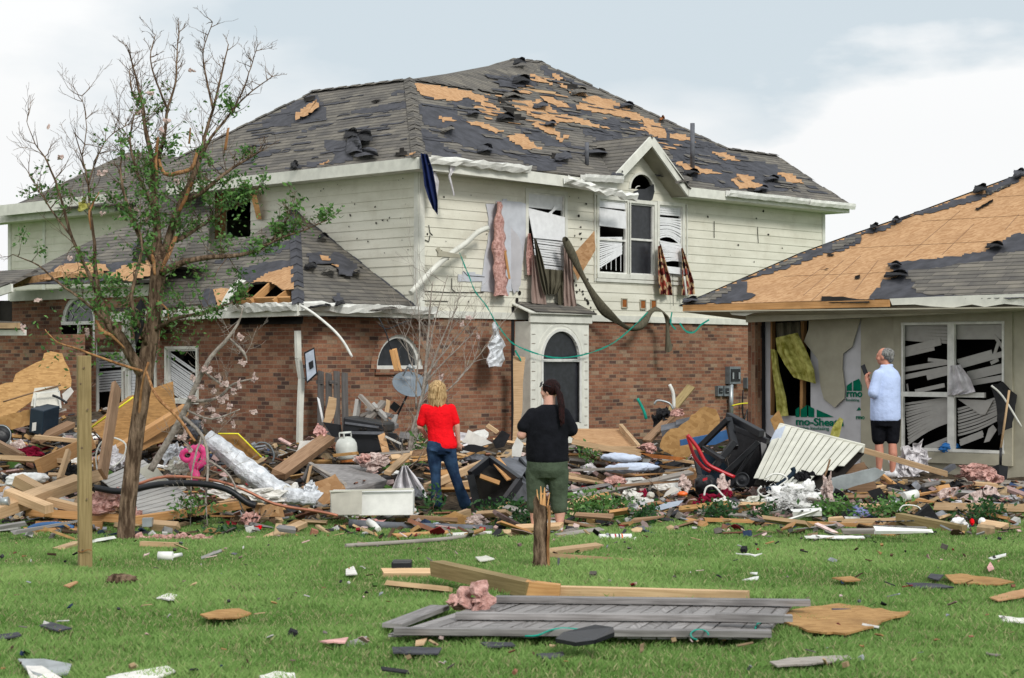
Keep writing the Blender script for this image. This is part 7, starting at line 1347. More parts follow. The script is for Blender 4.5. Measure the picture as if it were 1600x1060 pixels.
# wood sheet right of the black shirt
ws = sheet([(893, 670), (972, 670), (996, 700), (915, 701), (890, 680)], 'osb', 'flat tan plywood sheet with a raised batten right of the black shirt', 'plywood_sheet', 'board', Y=lean(670, 700, 27.6, 25.6)); one('batten', 'pine', None, None, lambda m: (m.beam(U(970, 668, 27.4), U(998, 701, 25.4), .05, .10), m.beam(U(925, 701, 25.5), U(996, 702, 25.4), .05, .07)), parent=ws)
board(893, 690, 1000, 712, .05, .07, 'pine', 'long pale board in front of the plywood sheet', Y0=24.6, Y1=24.4)
rag(972, 716, 70, 18, 'pale_blue_sheet', 'upper pale blue mattress in the right heap', 'mattress', 'mattress', Y=24.2, amp=.2, sub=2); rag(985, 733, 90, 18, 'pale_blue_sheet', 'lower pale blue mattress in the right heap', 'mattress', 'mattress', Y=23.6, amp=.25); sheet([(1000, 708), (1040, 712), (1075, 716), (1060, 720), (1020, 716)], 'rust', 'thin reddish board above the pale blue mattresses', 'board', 'board', Y=24)
for i, (x0, y0, x1, y1, w_, mt, lb) in enumerate([(890, 735, 980, 732, .05, 'weathered', 'thin grey board left of the lower mattress'), (888, 740, 930, 748, .07, 'pine', 'pale board end near the green trousers'), (895, 780, 1080, 738, .09, 'weathered', 'long grey plank slanting up through the right heap'), (960, 760, 1060, 752, .05, 'brown_wood', 'thin brown plank under the long grey one'), (890, 768, 975, 752, .12, 'grey_fence', 'short grey plank parallel to the long slanting one')]): board(x0, y0, x1, y1, w_, .03, mt, lb, Y0=22.8, Y1=23.4)
# furniture and junk near the meters
sheet([(1030, 700), (1040, 675), (1058, 668), (1075, 655), (1102, 634), (1118, 640), (1126, 660), (1120, 690), (1085, 705), (1050, 712)], 'osb_mid', 'jagged orange chipboard standing below the meters', 'chipboard', 'board', Y=25.6, amp=2, seg=7); sheet([(1052, 714), (1062, 698), (1082, 692), (1090, 700), (1075, 715)], 'osb_mid', 'smaller orange chipboard scrap in front of the jagged one', 'chipboard', 'board', Y=24.9, amp=1.5)
rag(1035, 650, 30, 26, 'black_rag', 'black chair remains against the brick', 'chair', 'chair', Y=26.4); board(1060, 640, 1010, 690, .12, .05, 'brown_wood', 'broad brown board leaning right against the junk', Y0=26.6, Y1=25.8); board(1080, 604, 1030, 665, .12, .04, 'treated', 'olive stained plank leaning on the brick by the meters', Y0=27.5, Y1=26.5)
line([(1046, 601), (1052, 615), (1053, 638)], .025, 'white_metal', 'curved white pipe sticking up from the junk by the brick', 'pipe', 'pipe', Y=26.6); line([(996, 623), (1005, 640), (1010, 655)], .022, 'teal_tape', 'dark green stake standing against the brick', 'stake', 'stake', Y=26.8); line([(1022, 632), (1028, 626), (1045, 630), (1052, 640)], .015, 'tin', 'thin bent chrome tube on the black chair', 'tube', 'tube', Y=26.5)
def bmp_(m): 
    for p in ((1050, 672, 30, 8), (1075, 664, 34, 7), (1104, 658, 20, 6)): m.slab([U(p[0] - p[2] / 2, p[1] + 3, 25.9), U(p[0] + p[2] / 2, p[1] - 4, 25.9), U(p[0] + p[2] / 2, p[1] + p[3] - 3, 25.7), U(p[0] - p[2] / 2, p[1] + p[3] + 4, 25.7)], .1)
one('metal_bracket', 'grey_plastic', 'grey metal housing lying across the junk by the brick', 'housing', bmp_, bevel=.01); rag(1060, 645, 22, 14, 'pink_batt', 'pink scrap on top of the junk by the brick', 'insulation', 'insulation', Y=25.8); rag(1015, 700, 32, 16, 'pink_batt', 'pink scrap beside the plywood batten', 'insulation', 'insulation', Y=25)
sheet([(1063, 688), (1115, 678), (1150, 668), (1152, 680), (1118, 695), (1064, 700)], 'blue_paint', 'blue painted board behind the black frame', 'blue_board', 'board', th=.1, Y=25)
# black furniture frame
fr_ = empty('wrecked_furniture', U(1140, 770, 24), 'overturned black metal furniture frame with a wheel in the right heap', 'frame'); m = MB()
for a, b_, w_ in (((1090, 702), (1138, 655), .07), ((1138, 650), (1190, 678), .09), ((1190, 676), (1196, 740), .09), ((1128, 745), (1186, 690), .07), ((1100, 700), (1130, 720), .06), ((1138, 655), (1148, 700), .09), ((1148, 690), (1112, 735), .08), ((1085, 705), (1095, 750), .06), ((1180, 700), (1140, 760), .05), ((1150, 670), (1200, 690), .07)): m.beam(U(*a, 24.1 + r5.uniform(-.3, .3)), U(*b_, 23.8 + r5.uniform(-.3, .3)), w_, w_)
m.build('frame_bar', 'black_plastic', fr_, bevel=.008); sheet([(1138, 652), (1190, 672), (1215, 690), (1190, 760), (1160, 772), (1120, 745), (1145, 700)], 'black_rag', None, 'seat_panel', None, Y=24.5, parent=fr_); sheet([(1088, 702), (1128, 720), (1150, 745), (1120, 762), (1092, 740)], 'navy_plastic', None, 'side_panel', None, Y=24.3, parent=fr_)
wl_ = U(1160, 750, 23.3); m = MB(); m.lathe(wl_, V((-.3, -1, .1)), [(.001, .02), (.03, .03), (.05, .0), (.075, .01), (.09, .025), (.095, -.0), (.085, -.03), (.001, -.03)], 24); m.build('wheel', 'black_plastic', fr_)
mw = empty('lawn_machine', U(1105, 775, 23), 'black lawn machine with bent red tubular handles lying beside the wrecked furniture', 'machine')
for pts, r_, Y in ((((1074, 680), (1080, 700), (1086, 715), (1098, 730), (1110, 737)), .022, 23.5), (((1074, 680), (1090, 700), (1104, 724), (1125, 736), (1148, 746)), .024, 23.4)): m = MB(); m.tube([U(x, y, Y) for x, y, _, _ in smoothpath([(x, y, 0, 0) for x, y in pts], 4)], r_, 8); m.build('handle', 'red_paint', mw)
m = MB()
for k in range(4): m.blob(U(1098 + k * 4, 758 + (k % 2) * 5, 22.9 + .05 * k), .10, .12, .12, .25, 3, 14, k)
m.build('engine', 'black_plastic', mw); m = MB(); m.slab([U(1098, 748, 22.74), U(1105, 746, 22.74), U(1105, 750, 22.74), U(1098, 752, 22.74)], .01); m.build('badge', 'red_paint', mw)
rag(1130, 760, 22, 30, 'pale_batt', 'tan and pink tuft right of the black engine', 'insulation', 'insulation', Y=22.7); line([(1100, 775), (1104, 762), (1116, 760), (1130, 775), (1150, 790)], .012, 'white_metal', 'pale cable looping over the maroon cloth', 'cable', 'cable', Y=22.2)
rag(1100, 782, 60, 26, 'maroon_cloth', 'maroon cloth crumpled in front of the black engine', 'maroon_cloth', 'cloth', Y=22.3, n=18); rag(1135, 772, 26, 24, 'maroon_cloth', 'second maroon cloth bunch further right', 'maroon_cloth', 'cloth', Y=22.4); rag(1062, 774, 24, 10, 'orange_plastic', 'orange plastic scrap left of the maroon cloth', 'scrap', 'scrap', Y=22.4, amp=.2, sub=1)
rag(983, 780, 36, 24, 'paper', 'white plastic bag right of the green trousers', 'plastic_bag', 'bag', Y=22, amp=.3); rag(1003, 772, 22, 12, 'maroon_cloth', 'small red cloth behind the white plastic bag', 'cloth', 'cloth', Y=22.3); rag(1015, 775, 18, 14, 'beige_box', 'beige pouch beside the small red cloth', 'pouch', 'pouch', Y=22.1, amp=.2, sub=1)
rag(960, 752, 34, 14, 'pink_batt', 'pink insulation right of the green trousers', 'insulation', 'insulation', Y=23.2); rag(1072, 757, 20, 22, 'pale_batt', 'pale pink tuft left of the black engine', 'insulation', 'insulation', Y=22.8); sheet([(1036, 778), (1062, 765), (1052, 760), (1040, 770)], 'paper', 'white paper sheet left of the orange scrap', 'paper', 'paper', Y=22.4); sheet([(1020, 794), (1040, 786), (1068, 782), (1060, 790), (1030, 798)], 'pale_blue_sheet', 'white lid lying low in the right heap', 'lid', 'lid', Y=21.6)
# white ribbed shed panel
pn = empty('shed_panel', U(1260, 770, 23.5), 'large cream ribbed shed wall panel tilted in the right heap', 'panel'); A, B, Cc, D = U(1218, 672, 24.4), U(1350, 708, 23.6), U(1285, 776, 22.4), U(1178, 757, 23.2); nn_ = (B - A).cross(D - A).normalized(); nn_ = nn_ if nn_.y < 0 else -nn_
m = MB(); q = [A, B, Cc, D]; m.slab(q if (q[1] - q[0]).cross(q[2] - q[0]).dot(nn_) > 0 else q[::-1], .02, nn_); m.build('panel_back', 'black_ink', pn); m = MB()
for k in range(13):
    f0, f1 = (k + .0) / 13, (k + .955) / 13; e1 = 1 if k < 9 else 1 - .13 * (k - 8); q = [A.lerp(B, f0) + nn_ * .09, A.lerp(B, f1) + nn_ * .105, (A.lerp(B, f1)).lerp(D.lerp(Cc, f1), e1) + nn_ * .105, (A.lerp(B, f0)).lerp(D.lerp(Cc, f0), e1) + nn_ * .09]; m.slab(q if (q[1] - q[0]).cross(q[2] - q[0]).dot(nn_) > 0 else q[::-1], .01, nn_)
m.build('ribs', 'cream_paint', pn); m = MB(); m.beam(A + nn_ * .06 - V((0, 0, .02)), B + nn_ * .06, .05, .12, up=UP); m.build('top_rail', 'cream_paint', pn, bevel=.01)
sheet([(1203, 690), (1212, 672), (1228, 665), (1218, 690), (1200, 712)], 'pale_blue_sheet', 'curved blue grey edge piece left of the shed panel', 'edge_piece', 'panel', Y=24.0); sheet([(1305, 735), (1350, 722), (1370, 760), (1365, 775), (1330, 770)], 'brown_wood', 'brown cardboard box side behind the metal duct', 'box_side', 'box', Y=23.4)
sheet([(1295, 762), (1300, 748), (1370, 732), (1385, 738), (1366, 752), (1300, 770)], 'tin', 'long dull metal duct lying below the shed panel', 'metal_duct', 'duct', th=.12, Y=22.6, amp=.8); board(1252, 768, 1272, 776, .12, .08, 'cream_paint', 'small cream block at the foot of the shed panel', Y0=22.2, Y1=22.2)
line([(1197, 765), (1212, 760), (1230, 748), (1240, 738), (1238, 731)], .03, 'navy_plastic', 'dark blue bent tube on the shed panel', 'tube', 'tube', Y=22.6); line([(1196, 748), (1208, 741), (1222, 742), (1230, 750), (1214, 762), (1196, 776), (1184, 768), (1190, 760)], .012, 'white_metal', 'pale cable coiled on the shed panel', 'cable', 'cable', Y=22.5)
line([(1286, 750), (1292, 735), (1297, 718)], .012, 'brown_wood', 'thin twig standing in front of the shed panel', 'twig', 'twig', Y=22.3); rag(1256, 745, 30, 16, 'black_rag', 'black torn patch on the shed panel', 'patch', 'patch', Y=22.7, amp=.6)
def fluff(m):
    r3 = random.Random(5)
    for k in range(26): m.blob(U(1235 + r3.gauss(0, 17), 780 + r3.gauss(0, 9), 21.9 + r3.uniform(-.15, .15)), .07 * r3.uniform(.6, 1.3), .07, .06 * r3.uniform(.6, 1.3), .9, 4, 8, k * .31)
    for k in range(900):
        a = U(1232 + r3.gauss(0, 18), 780 + r3.gauss(0, 10), 21.7 + r3.uniform(-.1, .1)); d = V((r3.uniform(-1, 1), r3.uniform(-1, .2), r3.uniform(-.2, 1.1))).normalized() * r3.uniform(.02, .06); s_ = d.orthogonal().normalized() * .004; m.face([a - s_, a + s_, a + d])
one('white_stuffing', 'white_fluff', 'big heap of fluffy white stuffing in front of the shed panel', 'stuffing', fluff); rag(1175, 785, 60, 18, 'cream_paint', 'cream cushion left of the white stuffing', 'cushion', 'cushion', Y=22, amp=.25, sub=2)
rag(1293, 765, 16, 40, 'pale_batt', 'pink insulation hanging over the metal duct', 'insulation', 'insulation', Y=22.1); rag(1342, 800, 40, 20, 'lilac_cloth', 'lilac blue cloth lying in the leafy debris at right', 'lilac_cloth', 'cloth', Y=21.6)
sheet([(1355, 768), (1375, 762), (1390, 782), (1370, 785)], 'black_rag', 'black flap beside the metal duct end', 'flap', 'scrap', Y=22.4); rag(1410, 775, 34, 16, 'tin', 'crumpled grey metal right of the metal duct', 'metal', 'metal', Y=22.4, amp=.5); m = MB(); m.tube([U(1412, 777, 21.8), U(1432, 772, 21.9)], .055, 12); m.build('bucket', 'white_paint', None, 'small white bucket lying right of the metal duct', 'bucket')
board(1340, 790, 1400, 792, .05, .04, 'pine', 'short tan board above the lilac cloth', Y0=21.8, Y1=21.8); board(1460, 792, 1610, 795, .09, .09, 'pine', 'long pale timber lying along the right lawn edge', Y0=21.6, Y1=21.2); board(1315, 818, 1400, 816, .10, .08, 'pine', 'pale timber lying left of the black box at right', Y0=20.8, Y1=20.8)
board(1405, 812, 1508, 832, .12, .14, 'treated', 'dark old beam lying on the lawn at right', Y0=20.6, Y1=20.0, roll=0); sheet([(1430, 808), (1452, 788), (1470, 815), (1455, 820)], 'black_rag', 'black folded box standing behind the old beam', 'folded_box', 'box', th=.15, Y=20.9)
rag(1530, 815, 17, 17, 'white_paint', 'round white head shape of a stuffed toy at right', 'stuffed_toy', 'toy', Y=20.5, amp=.08, sub=1); rag(1504, 820, 34, 20, 'white_fluff', 'white plush body right of the old beam', 'stuffed_toy', 'toy', Y=20.5, amp=.3); rag(1518, 818, 10, 14, 'red_cloth', 'small red cloth tied on the stuffed toy', 'cloth', 'cloth', Y=20.35, amp=.3, sub=1)
board(1535, 822, 1572, 828, .14, .10, 'pine', 'short pale timber block at the far right of the debris', Y0=20.4, Y1=20.2); sheet([(1385, 820), (1400, 812), (1430, 816), (1425, 826), (1392, 828)], 'osb', 'tan chipboard scrap left of the old beam', 'chipboard', 'board', Y=20.7, amp=1)
line([(1405, 798), (1412, 790), (1432, 791), (1440, 798)], .008, 'white_metal', 'thin white wire loop near the old beam', 'wire', 'wire', Y=21)
board(1100, 812, 1380, 822, .05, .04, 'pine_orange', 'very long thin board along the lawn edge at right', Y0=20.7, Y1=20.5, roll=0); board(1238, 802, 1284, 800, .10, .06, 'white_paint', 'white torn strip at the lawn edge under the stuffing', Y0=21, Y1=21); board(1258, 840, 1358, 839, .05, .03, 'white_paint', 'long thin white strip lying on the lawn at right', .03, .03)
# ---- leafy boughs on the debris
def bough(x, y, w_, h_, n_, Y, label, mt='leaf_dark', seed=1, sz=.06):
    r3 = random.Random(seed); o = empty('leafy_bough', U(x, y + h_ / 2, Y), label, 'branch'); lf_ = MB(); tw_ = MB()
    for k in range(7): a = U(x + r3.uniform(-.1, .1) * w_, y + h_ * .45, Y); b_ = U(x + r3.uniform(-.5, .5) * w_, y + r3.uniform(-.5, .3) * h_, Y + r3.uniform(-.2, .2)); tw_.tube([a, a.lerp(b_, .5) + V((0, 0, .03)), b_], [.008, .006, .003], 5)
    for k in range(n_): leaves(lf_, U(x + r3.gauss(0, .24) * w_, y + r3.gauss(0, .22) * h_, Y + r3.uniform(-.25, .25)), 3, .05, sz, r3)
    lf_.build('leaves', mt, o, kind='stuff'); tw_.build('twigs', 'bark', o)
for a in ((790, 797, 80, 34, 150, 21.6, 'dark leafy bough under the television shell', 'leaf_dark', 2), (820, 815, 60, 34, 110, 20.9, 'leafy bough just left of the snapped stump', 'leaf_dark', 3), (915, 795, 70, 50, 170, 21.2, 'leafy green bough right of the green trousers', 'leaf', 4), (955, 790, 60, 40, 80, 21.6, 'thin leafy bough left of the white plastic bag', 'leaf', 5), (1008, 805, 32, 30, 90, 20.9, 'small round dark green shrub piece at the lawn edge', 'leaf_dark', 6), (1122, 797, 56, 26, 130, 21.2, 'dark green bough below the maroon cloth', 'leaf_dark', 7),
   (676, 784, 18, 36, 34, 21.3, 'upright green sprig in front of the jeans', 'leaf_dark', 8), (1305, 795, 80, 34, 130, 21.4, 'grassy leafy clump below the metal duct', 'leaf', 9), (1390, 795, 80, 26, 120, 21.3, 'leafy clump behind the old beam', 'leaf', 10), (1540, 800, 80, 28, 120, 21.0, 'leafy green clump behind the stuffed toy', 'leaf_dark', 11), (345, 840, 60, 26, 110, 19.9, 'small leafy sprig on the grass below the fallen branch', 'leaf_dark', 12), (300, 790, 60, 40, 60, 20.4, 'green sprig beside the slatted panel', 'leaf', 13), (660, 690, 20, 60, 46, 25.6, 'green twig growing behind the person in red', 'leaf', 14), (925, 708, 30, 22, 34, 24.8, 'little green sprig on the plywood sheet', 'leaf', 15), (575, 845, 120, 8, 50, 19.6, 'scattered green leaves on the lawn left of the grey strip', 'leaf_dark', 16), (1195, 798, 40, 18, 50, 21.2, 'dark sprig at the lawn edge under the cushion', 'leaf_dark', 17)): bough(*a, sz=.06)
# ---- lawn: fence panel and the things on it
fp = empty('fallen_fence', U(930, 985, 13), 'fallen grey wooden fence panel lying flat on the lawn', 'fence'); zf = .05
def gz(x, y, z=.05): return O0 + ray(x, y) * ((z - CAMZ) / ray(x, y).z)
A, B, Cc, D = gz(775, 938, .10), gz(1240, 944, .10), gz(1195, 994, .08), gz(610, 990, .08)
npk = 25; 
for k in range(npk):
    f0, f1 = k / npk, (k + .9) / npk; m = MB(); j = r5.uniform(-.04, .04); e = (D - A).normalized() * j; m.slab([A.lerp(B, f0) + e, A.lerp(B, f1) + e, D.lerp(Cc, f1) + e, D.lerp(Cc, f0) + e][::-1], .018, UP); m.v = [p + UP * r5.uniform(-.004, .004) for p in m.v]; m.build('picket', 'grey_fence', fp)
for a, b_, w_ in ((gz(775, 936, .13), gz(1266, 942, .13), .08), (gz(712, 962, .12), gz(1238, 966, .12), .07), (gz(616, 986, .10), gz(1205, 990, .10), .07)): m = MB(); m.beam(a, b_, w_, .04, roll=.05); m.build('rail', 'grey_fence', fp)
m = MB(); m.beam(gz(612, 978, .07), gz(688, 949, .07), .14, .03); m.build('picket', 'grey_fence', fp); board(520, 1018, 573, 1003, .12, .02, 'grey_fence', 'short grey picket lying left of the fallen fence', .03, .03)
m = MB(); m.beam(gz(1118, 964, .15), gz(1225, 967, .15), .09, .05); m.build('rail', 'grey_fence', fp)
board(683, 888, 830, 921, .13, .12, 'treated', 'heavy square timber lying behind the fallen fence, one end raised', Y0=15.2, Y1=14.3, roll=0); m = MB(); m.beam(U(822, 919, 14.33), U(875, 923, 14.3), .128, .118, taper=.8); m.build('split_end', 'split_wood', None, 'splintered orange end of the heavy timber', 'timber')
board(870, 926, 1170, 934, .06, .10, 'pine', 'long pale split board behind the fallen fence', Y0=14.4, Y1=14.2, roll=.1); board(606, 912, 705, 922, .07, .04, 'pine', 'pale board on the grass left of the heavy timber', .04, .04); board(598, 896, 674, 896, .10, .05, 'pine', 'short pale board beside the small black box', .04, .04)
one('black_box', 'black_plastic', 'small black plastic tub lying on the lawn', 'tub', lambda m: m.box(U(627, 885, 15.9) + V((0, .1, 0)), V((.085, .01, 0)), V((0, .09, 0)), V((0, 0, .04))), bevel=.015)
m = MB(); crum(m, gz(720, 938, .15), .09, .08, r5, .05, 7, 22, .4); crum(m, gz(750, 936, .17), .09, .10, r5, .05, 7, 22, .4); crum(m, gz(735, 943, .12), .15, .05, r5, .05, 7, 22, .3); m.build('insulation', 'pink_batt', None, 'pink insulation clump on the left end of the fallen fence', 'insulation')
rag(580, 985, 46, 20, 'pale_batt', 'pale pink insulation on grass at the left corner of the fence', 'insulation', 'insulation', Y=12.9); rag(605, 990, 34, 10, 'pale_batt', 'flat pale pink scrap beside the fence corner', 'insulation', 'insulation', Y=12.8)
m = MB(); q = jag([V((a, b_, 0)) for a, b_ in ((1222, 955), (1300, 943), (1420, 956), (1412, 962), (1378, 968), (1370, 978), (1320, 990), (1262, 984), (1235, 974), (1215, 966))], 2, 14, r5); m.slab([gz(p.x, p.y, .06) for p in q][::-1], .014, UP); m.build('chipboard', 'osb_mid', None, 'tan chipboard sheet lying on grass right of the fallen fence', 'board')
board(1005 - 215, 966, 888, 966, .10, .03, 'split_wood', 'rough orange splintered board on top of the fallen fence', Y0=13.55, Y1=13.55, roll=1.5)
m = MB(); q = [(868, 998), (880, 988), (930, 976), (958, 980), (960, 988), (930, 1000), (900, 1004)]; m.slab([gz(x, y, .20 if i in (2, 3, 4) else .14) for i, (x, y) in enumerate(q)][::-1], .025, UP); m.build('plastic_sheeting', 'black_plastic', None, 'dark curved plastic panel on the front edge of the fence', 'panel', bevel=.006)
m = MB(); q = smoothpath([(820, 994, 0, 0), (840, 993, 0, 0), (860, 985, 0, 0), (880, 982, 0, 0), (905, 984, 0, 0)], 3); m.tube([gz(x, y, .12) for x, y, _, _ in q], .007, 5); m.build('twine', 'teal_tape', None, 'thin green cord on the front edge of the fence', 'cord'); m = MB(); m.tube([gz(1093 + 14 * math.cos(a), 992 - 8 * math.sin(a), .12) for a in [k * .4 for k in range(12)]], .006, 5); m.build('twine', 'teal_tape', None, 'green cord loop near the right front edge of the fence', 'cord'); m = MB(); m.tube([gz(x, y, .09) for x, y in ((1180, 982), (1183, 975), (1192, 972), (1202, 971))], .006, 5); m.build('twine', 'teal_tape', None, 'short green cord curl at the right end of the fence', 'cord')
pc_ = U(964, 843, 19.2); cn = empty('paint_can', pc_, 'white paint can with coloured stripes lying on the lawn right of the stump', 'can'); m = MB(); m.lathe(U(936, 843, 19.3), V((1, .12, .0)), [(.001, 0), (.055, 0), (.058, .01), (.055, .02), (.055, .33), (.058, .34), (.001, .345)], 20); m.build('can_body', 'white_paint', cn)
for i, (mt, x) in enumerate((('navy_plastic', .10), ('red_paint', .16), ('navy_plastic', .20), ('orange_plastic', .23))): m = MB(); m.lathe(U(936, 843, 19.3) + V((1, .12, 0)).normalized() * x, V((1, .12, 0)), [(.0562, 0), (.0562, .016)], 20); m.build('stripe', mt, cn)
m = MB(); m.lathe(U(985, 846, 19.25), V((1, .1, .1)), [(.001, 0), (.03, 0), (.04, .06), (.001, .06)], 14); m.build('cup', 'paper', None, 'small torn white cup at the end of the paint can', 'cup')
board(862, 862, 936, 853, .10, .04, 'pine', 'pale board on the lawn right of the stump, upper one', .04, .04); board(862, 868, 988, 877, .09, .04, 'pine', 'pale board on the lawn right of the stump, lower one', .04, .04); board(872, 838, 940, 828, .09, .03, 'weathered', 'grey tan board on the lawn near the bare foot', .03, .03)
m = MB(); m.tube([gz(247, 869, .05), gz(270, 869, .05)], .042, 12); m.tube([gz(270, 869, .05), gz(283, 867, .05)], .02, 10); m.build('plastic_tube', 'white_paint', None, 'short white plastic tube on the grass right of the post', 'tube')
LAWN = [([(313, 960), (340, 953), (375, 951), (393, 958), (370, 966), (325, 965)], 'osb_mid', 'orange chipboard scrap on the foreground grass'), ([(1476, 898), (1500, 896), (1560, 904), (1584, 908), (1560, 914), (1490, 910)], 'osb_mid', 'orange tan chipboard strip on the grass at far right'), ([(1545, 934), (1605, 918), (1610, 930), (1560, 938)], 'osb', 'tan board end at the right picture edge'), ([(1203, 1034), (1235, 1028), (1325, 1024), (1335, 1029), (1280, 1036), (1215, 1040)], 'weathered', 'pale grey tan board on the foreground grass under the fence'),
 ([(28, 1030), (70, 1030), (112, 1038), (108, 1052), (60, 1056), (40, 1044)], 'tin', 'grey curved plastic piece at the lower left corner'), ([(40, 1040), (66, 1040), (100, 1062), (50, 1068)], 'paper', 'white sheet under the grey curved piece'), ([(165, 1058), (200, 1050), (262, 1040), (274, 1048), (240, 1062), (180, 1066)], 'paper', 'white plastic sheet at the lower left of the lawn'), ([(405, 1056), (430, 1049), (460, 1052), (462, 1062), (410, 1064)], 'paper', 'white sheet corner at the bottom edge'),
 ([(61, 977), (80, 972), (112, 982), (92, 985)], 'felt', 'dark shingle scrap on the grass left, upper'), ([(-5, 992), (28, 988), (34, 992), (0, 999)], 'felt', 'dark shingle scrap at the left picture edge'), ([(1415, 911), (1470, 912), (1490, 917), (1430, 919)], 'felt', 'long dark shingle scrap on the grass at right'), ([(1455, 896), (1475, 898), (1466, 906), (1450, 902)], 'felt', 'small dark shingle scrap left of the tan strip'), ([(612, 1010), (690, 1012), (684, 1022), (614, 1019)], 'felt', 'grey shingle scrap in front of the fallen fence'), ([(838, 1022), (880, 1018), (882, 1024), (850, 1030)], 'felt', 'blue grey shingle bit below the plastic panel'),
 ([(750, 1004), (800, 1003), (805, 1009), (760, 1010)], 'felt', 'dark shingle piece along the fence front'), ([(245, 934), (262, 927), (278, 930), (272, 937)], 'paper', 'small whitish scrap on the foreground grass'), ([(100, 914), (118, 908), (122, 910), (108, 918)], 'osb', 'small tan splinter on the grass below the post'), ([(742, 870), (760, 868), (772, 873), (750, 877)], 'cream_paint', 'cream torn scrap on the lawn left of the stump'), ([(540, 890), (552, 884), (558, 896), (541, 898)], 'paper', 'tiny white scrap on the lawn left of the black tub'), ([(1168, 903), (1186, 900), (1185, 904), (1160, 906)], 'white_paint', 'small white chip on the middle right lawn'), ([(1172, 895), (1184, 894), (1182, 898)], 'white_paint', 'tiny white chip above the other on the lawn'),
 ([(1542, 886), (1548, 878), (1553, 888), (1545, 891)], 'pink_tint', 'small pink chip on the lawn at far right'), ([(1545, 872), (1572, 864), (1572, 867), (1550, 874)], 'white_paint', 'thin white strip on the lawn at far right'), ([(1150, 864), (1180, 866), (1190, 865), (1180, 868)], 'white_paint', 'thin white splinter on the middle right lawn'), ([(1300, 902), (1330, 900), (1345, 906), (1320, 908)], 'osb_mid', 'thin orange splinter on the right lawn'), ([(500, 1002), (545, 996), (540, 1004)], 'pink_tint', 'faint pink scrap left of the fence corner') , ([(650, 1000), (668, 996), (662, 1006), (648, 1007)], 'pine', 'small pale chip on the front of the fence'), ([(840, 914), (860, 908), (864, 914), (845, 917)], 'black_rag', 'black scrap behind the heavy timber'), ([(1560, 962), (1600, 966), (1600, 972), (1565, 970)], 'paper', 'greyish scrap in the grass at the right edge'), ([(1270, 836), (1350, 838), (1352, 841), (1260, 840)], 'white_paint', 'flat white strip on the lawn below the debris at right')]
for pts, mt, lb in LAWN:
    m = MB(); q = jag([V((a, b_, 0)) for a, b_ in pts], .8, 9, r5); m.slab([gz(p.x, p.y, .055 + r5.uniform(-.008, .012)) for p in q][::-1], .01, UP); m.build('lawn_scrap', mt, None, lb, 'scrap')
rag(184, 906, 50, 16, 'bark', 'dark bare soil mound in the grass below the post', 'soil_mound', 'mound', Y=15.2, amp=.5)
# ---- anonymous splintered lumber, shared labels, and the loose rubble
def prot(x, y): return any(a < x < c_ and b_ < y < d_ for a, b_, c_, d_ in ((472, 722, 612, 772), (508, 760, 650, 808), (736, 722, 842, 790), (515, 652, 632, 716), (285, 695, 330, 745), (335, 690, 490, 775), (1180, 700, 1340, 765), (1080, 680, 1190, 765)))
ZN = [((0, 700, 225, 825), 46, 'splintered board tangled in the heap left of the tree trunk', 'splintered boards left of the tree'), ((225, 690, 505, 828), 46, 'splintered board in the heap between tree trunk and white cabinet', 'splintered boards between tree and cabinet'), ((430, 690, 660, 760), 20, 'broken board in the heap around the gas cylinder', 'broken boards round the gas cylinder'), ((640, 690, 850, 830), 42, 'broken board in the pile around the person in red', 'broken boards round the person in red'), ((880, 705, 1180, 825), 58, 'splintered board in the heap right of the black shirt', 'splintered boards in the right heap'), ((1180, 755, 1600, 830), 44, 'broken board strewn along the right lawn edge', 'broken boards along the right lawn edge'), ((0, 640, 240, 700), 16, 'broken board high in the far left heap', 'broken boards high in the far left heap')]
for (x0, y0, x1, y1), n_, lb, gr in ZN:
    for k in range(n_):
        x, y = r5.uniform(x0, x1), r5.uniform(y0, y1); y = y - 60 if 640 < x < 755 and y > 740 else y
        if prot(x, y): continue
        p = Qh(x, y, r5.uniform(.03, .16)); an = r5.gauss(0, .5) if r5.random() < .75 else r5.uniform(0, 3.1); el_ = r5.gauss(0, .13); L_ = r5.uniform(.15, .75) * (1.2 if r5.random() < .3 else .8); d = V((math.cos(an) * math.cos(el_), math.sin(an) * math.cos(el_), math.sin(el_))) * L_ / 2
        mt = r5.choice(['pine', 'pine', 'pine', 'pine_orange', 'pine_orange', 'weathered', 'weathered', 'brown_wood', 'osb_mid', 'white_paint', 'grey_fence']); m = MB(); m.beam(p - d, p + d, r5.choice([.04, .06, .09, .09, .14]), r5.choice([.02, .035, .04]), roll=r5.uniform(-.7, .7), taper=r5.choice([1, 1, .7, .4]), rough=.03); m.build('broken_board', mt, None, lb, 'board', gr)
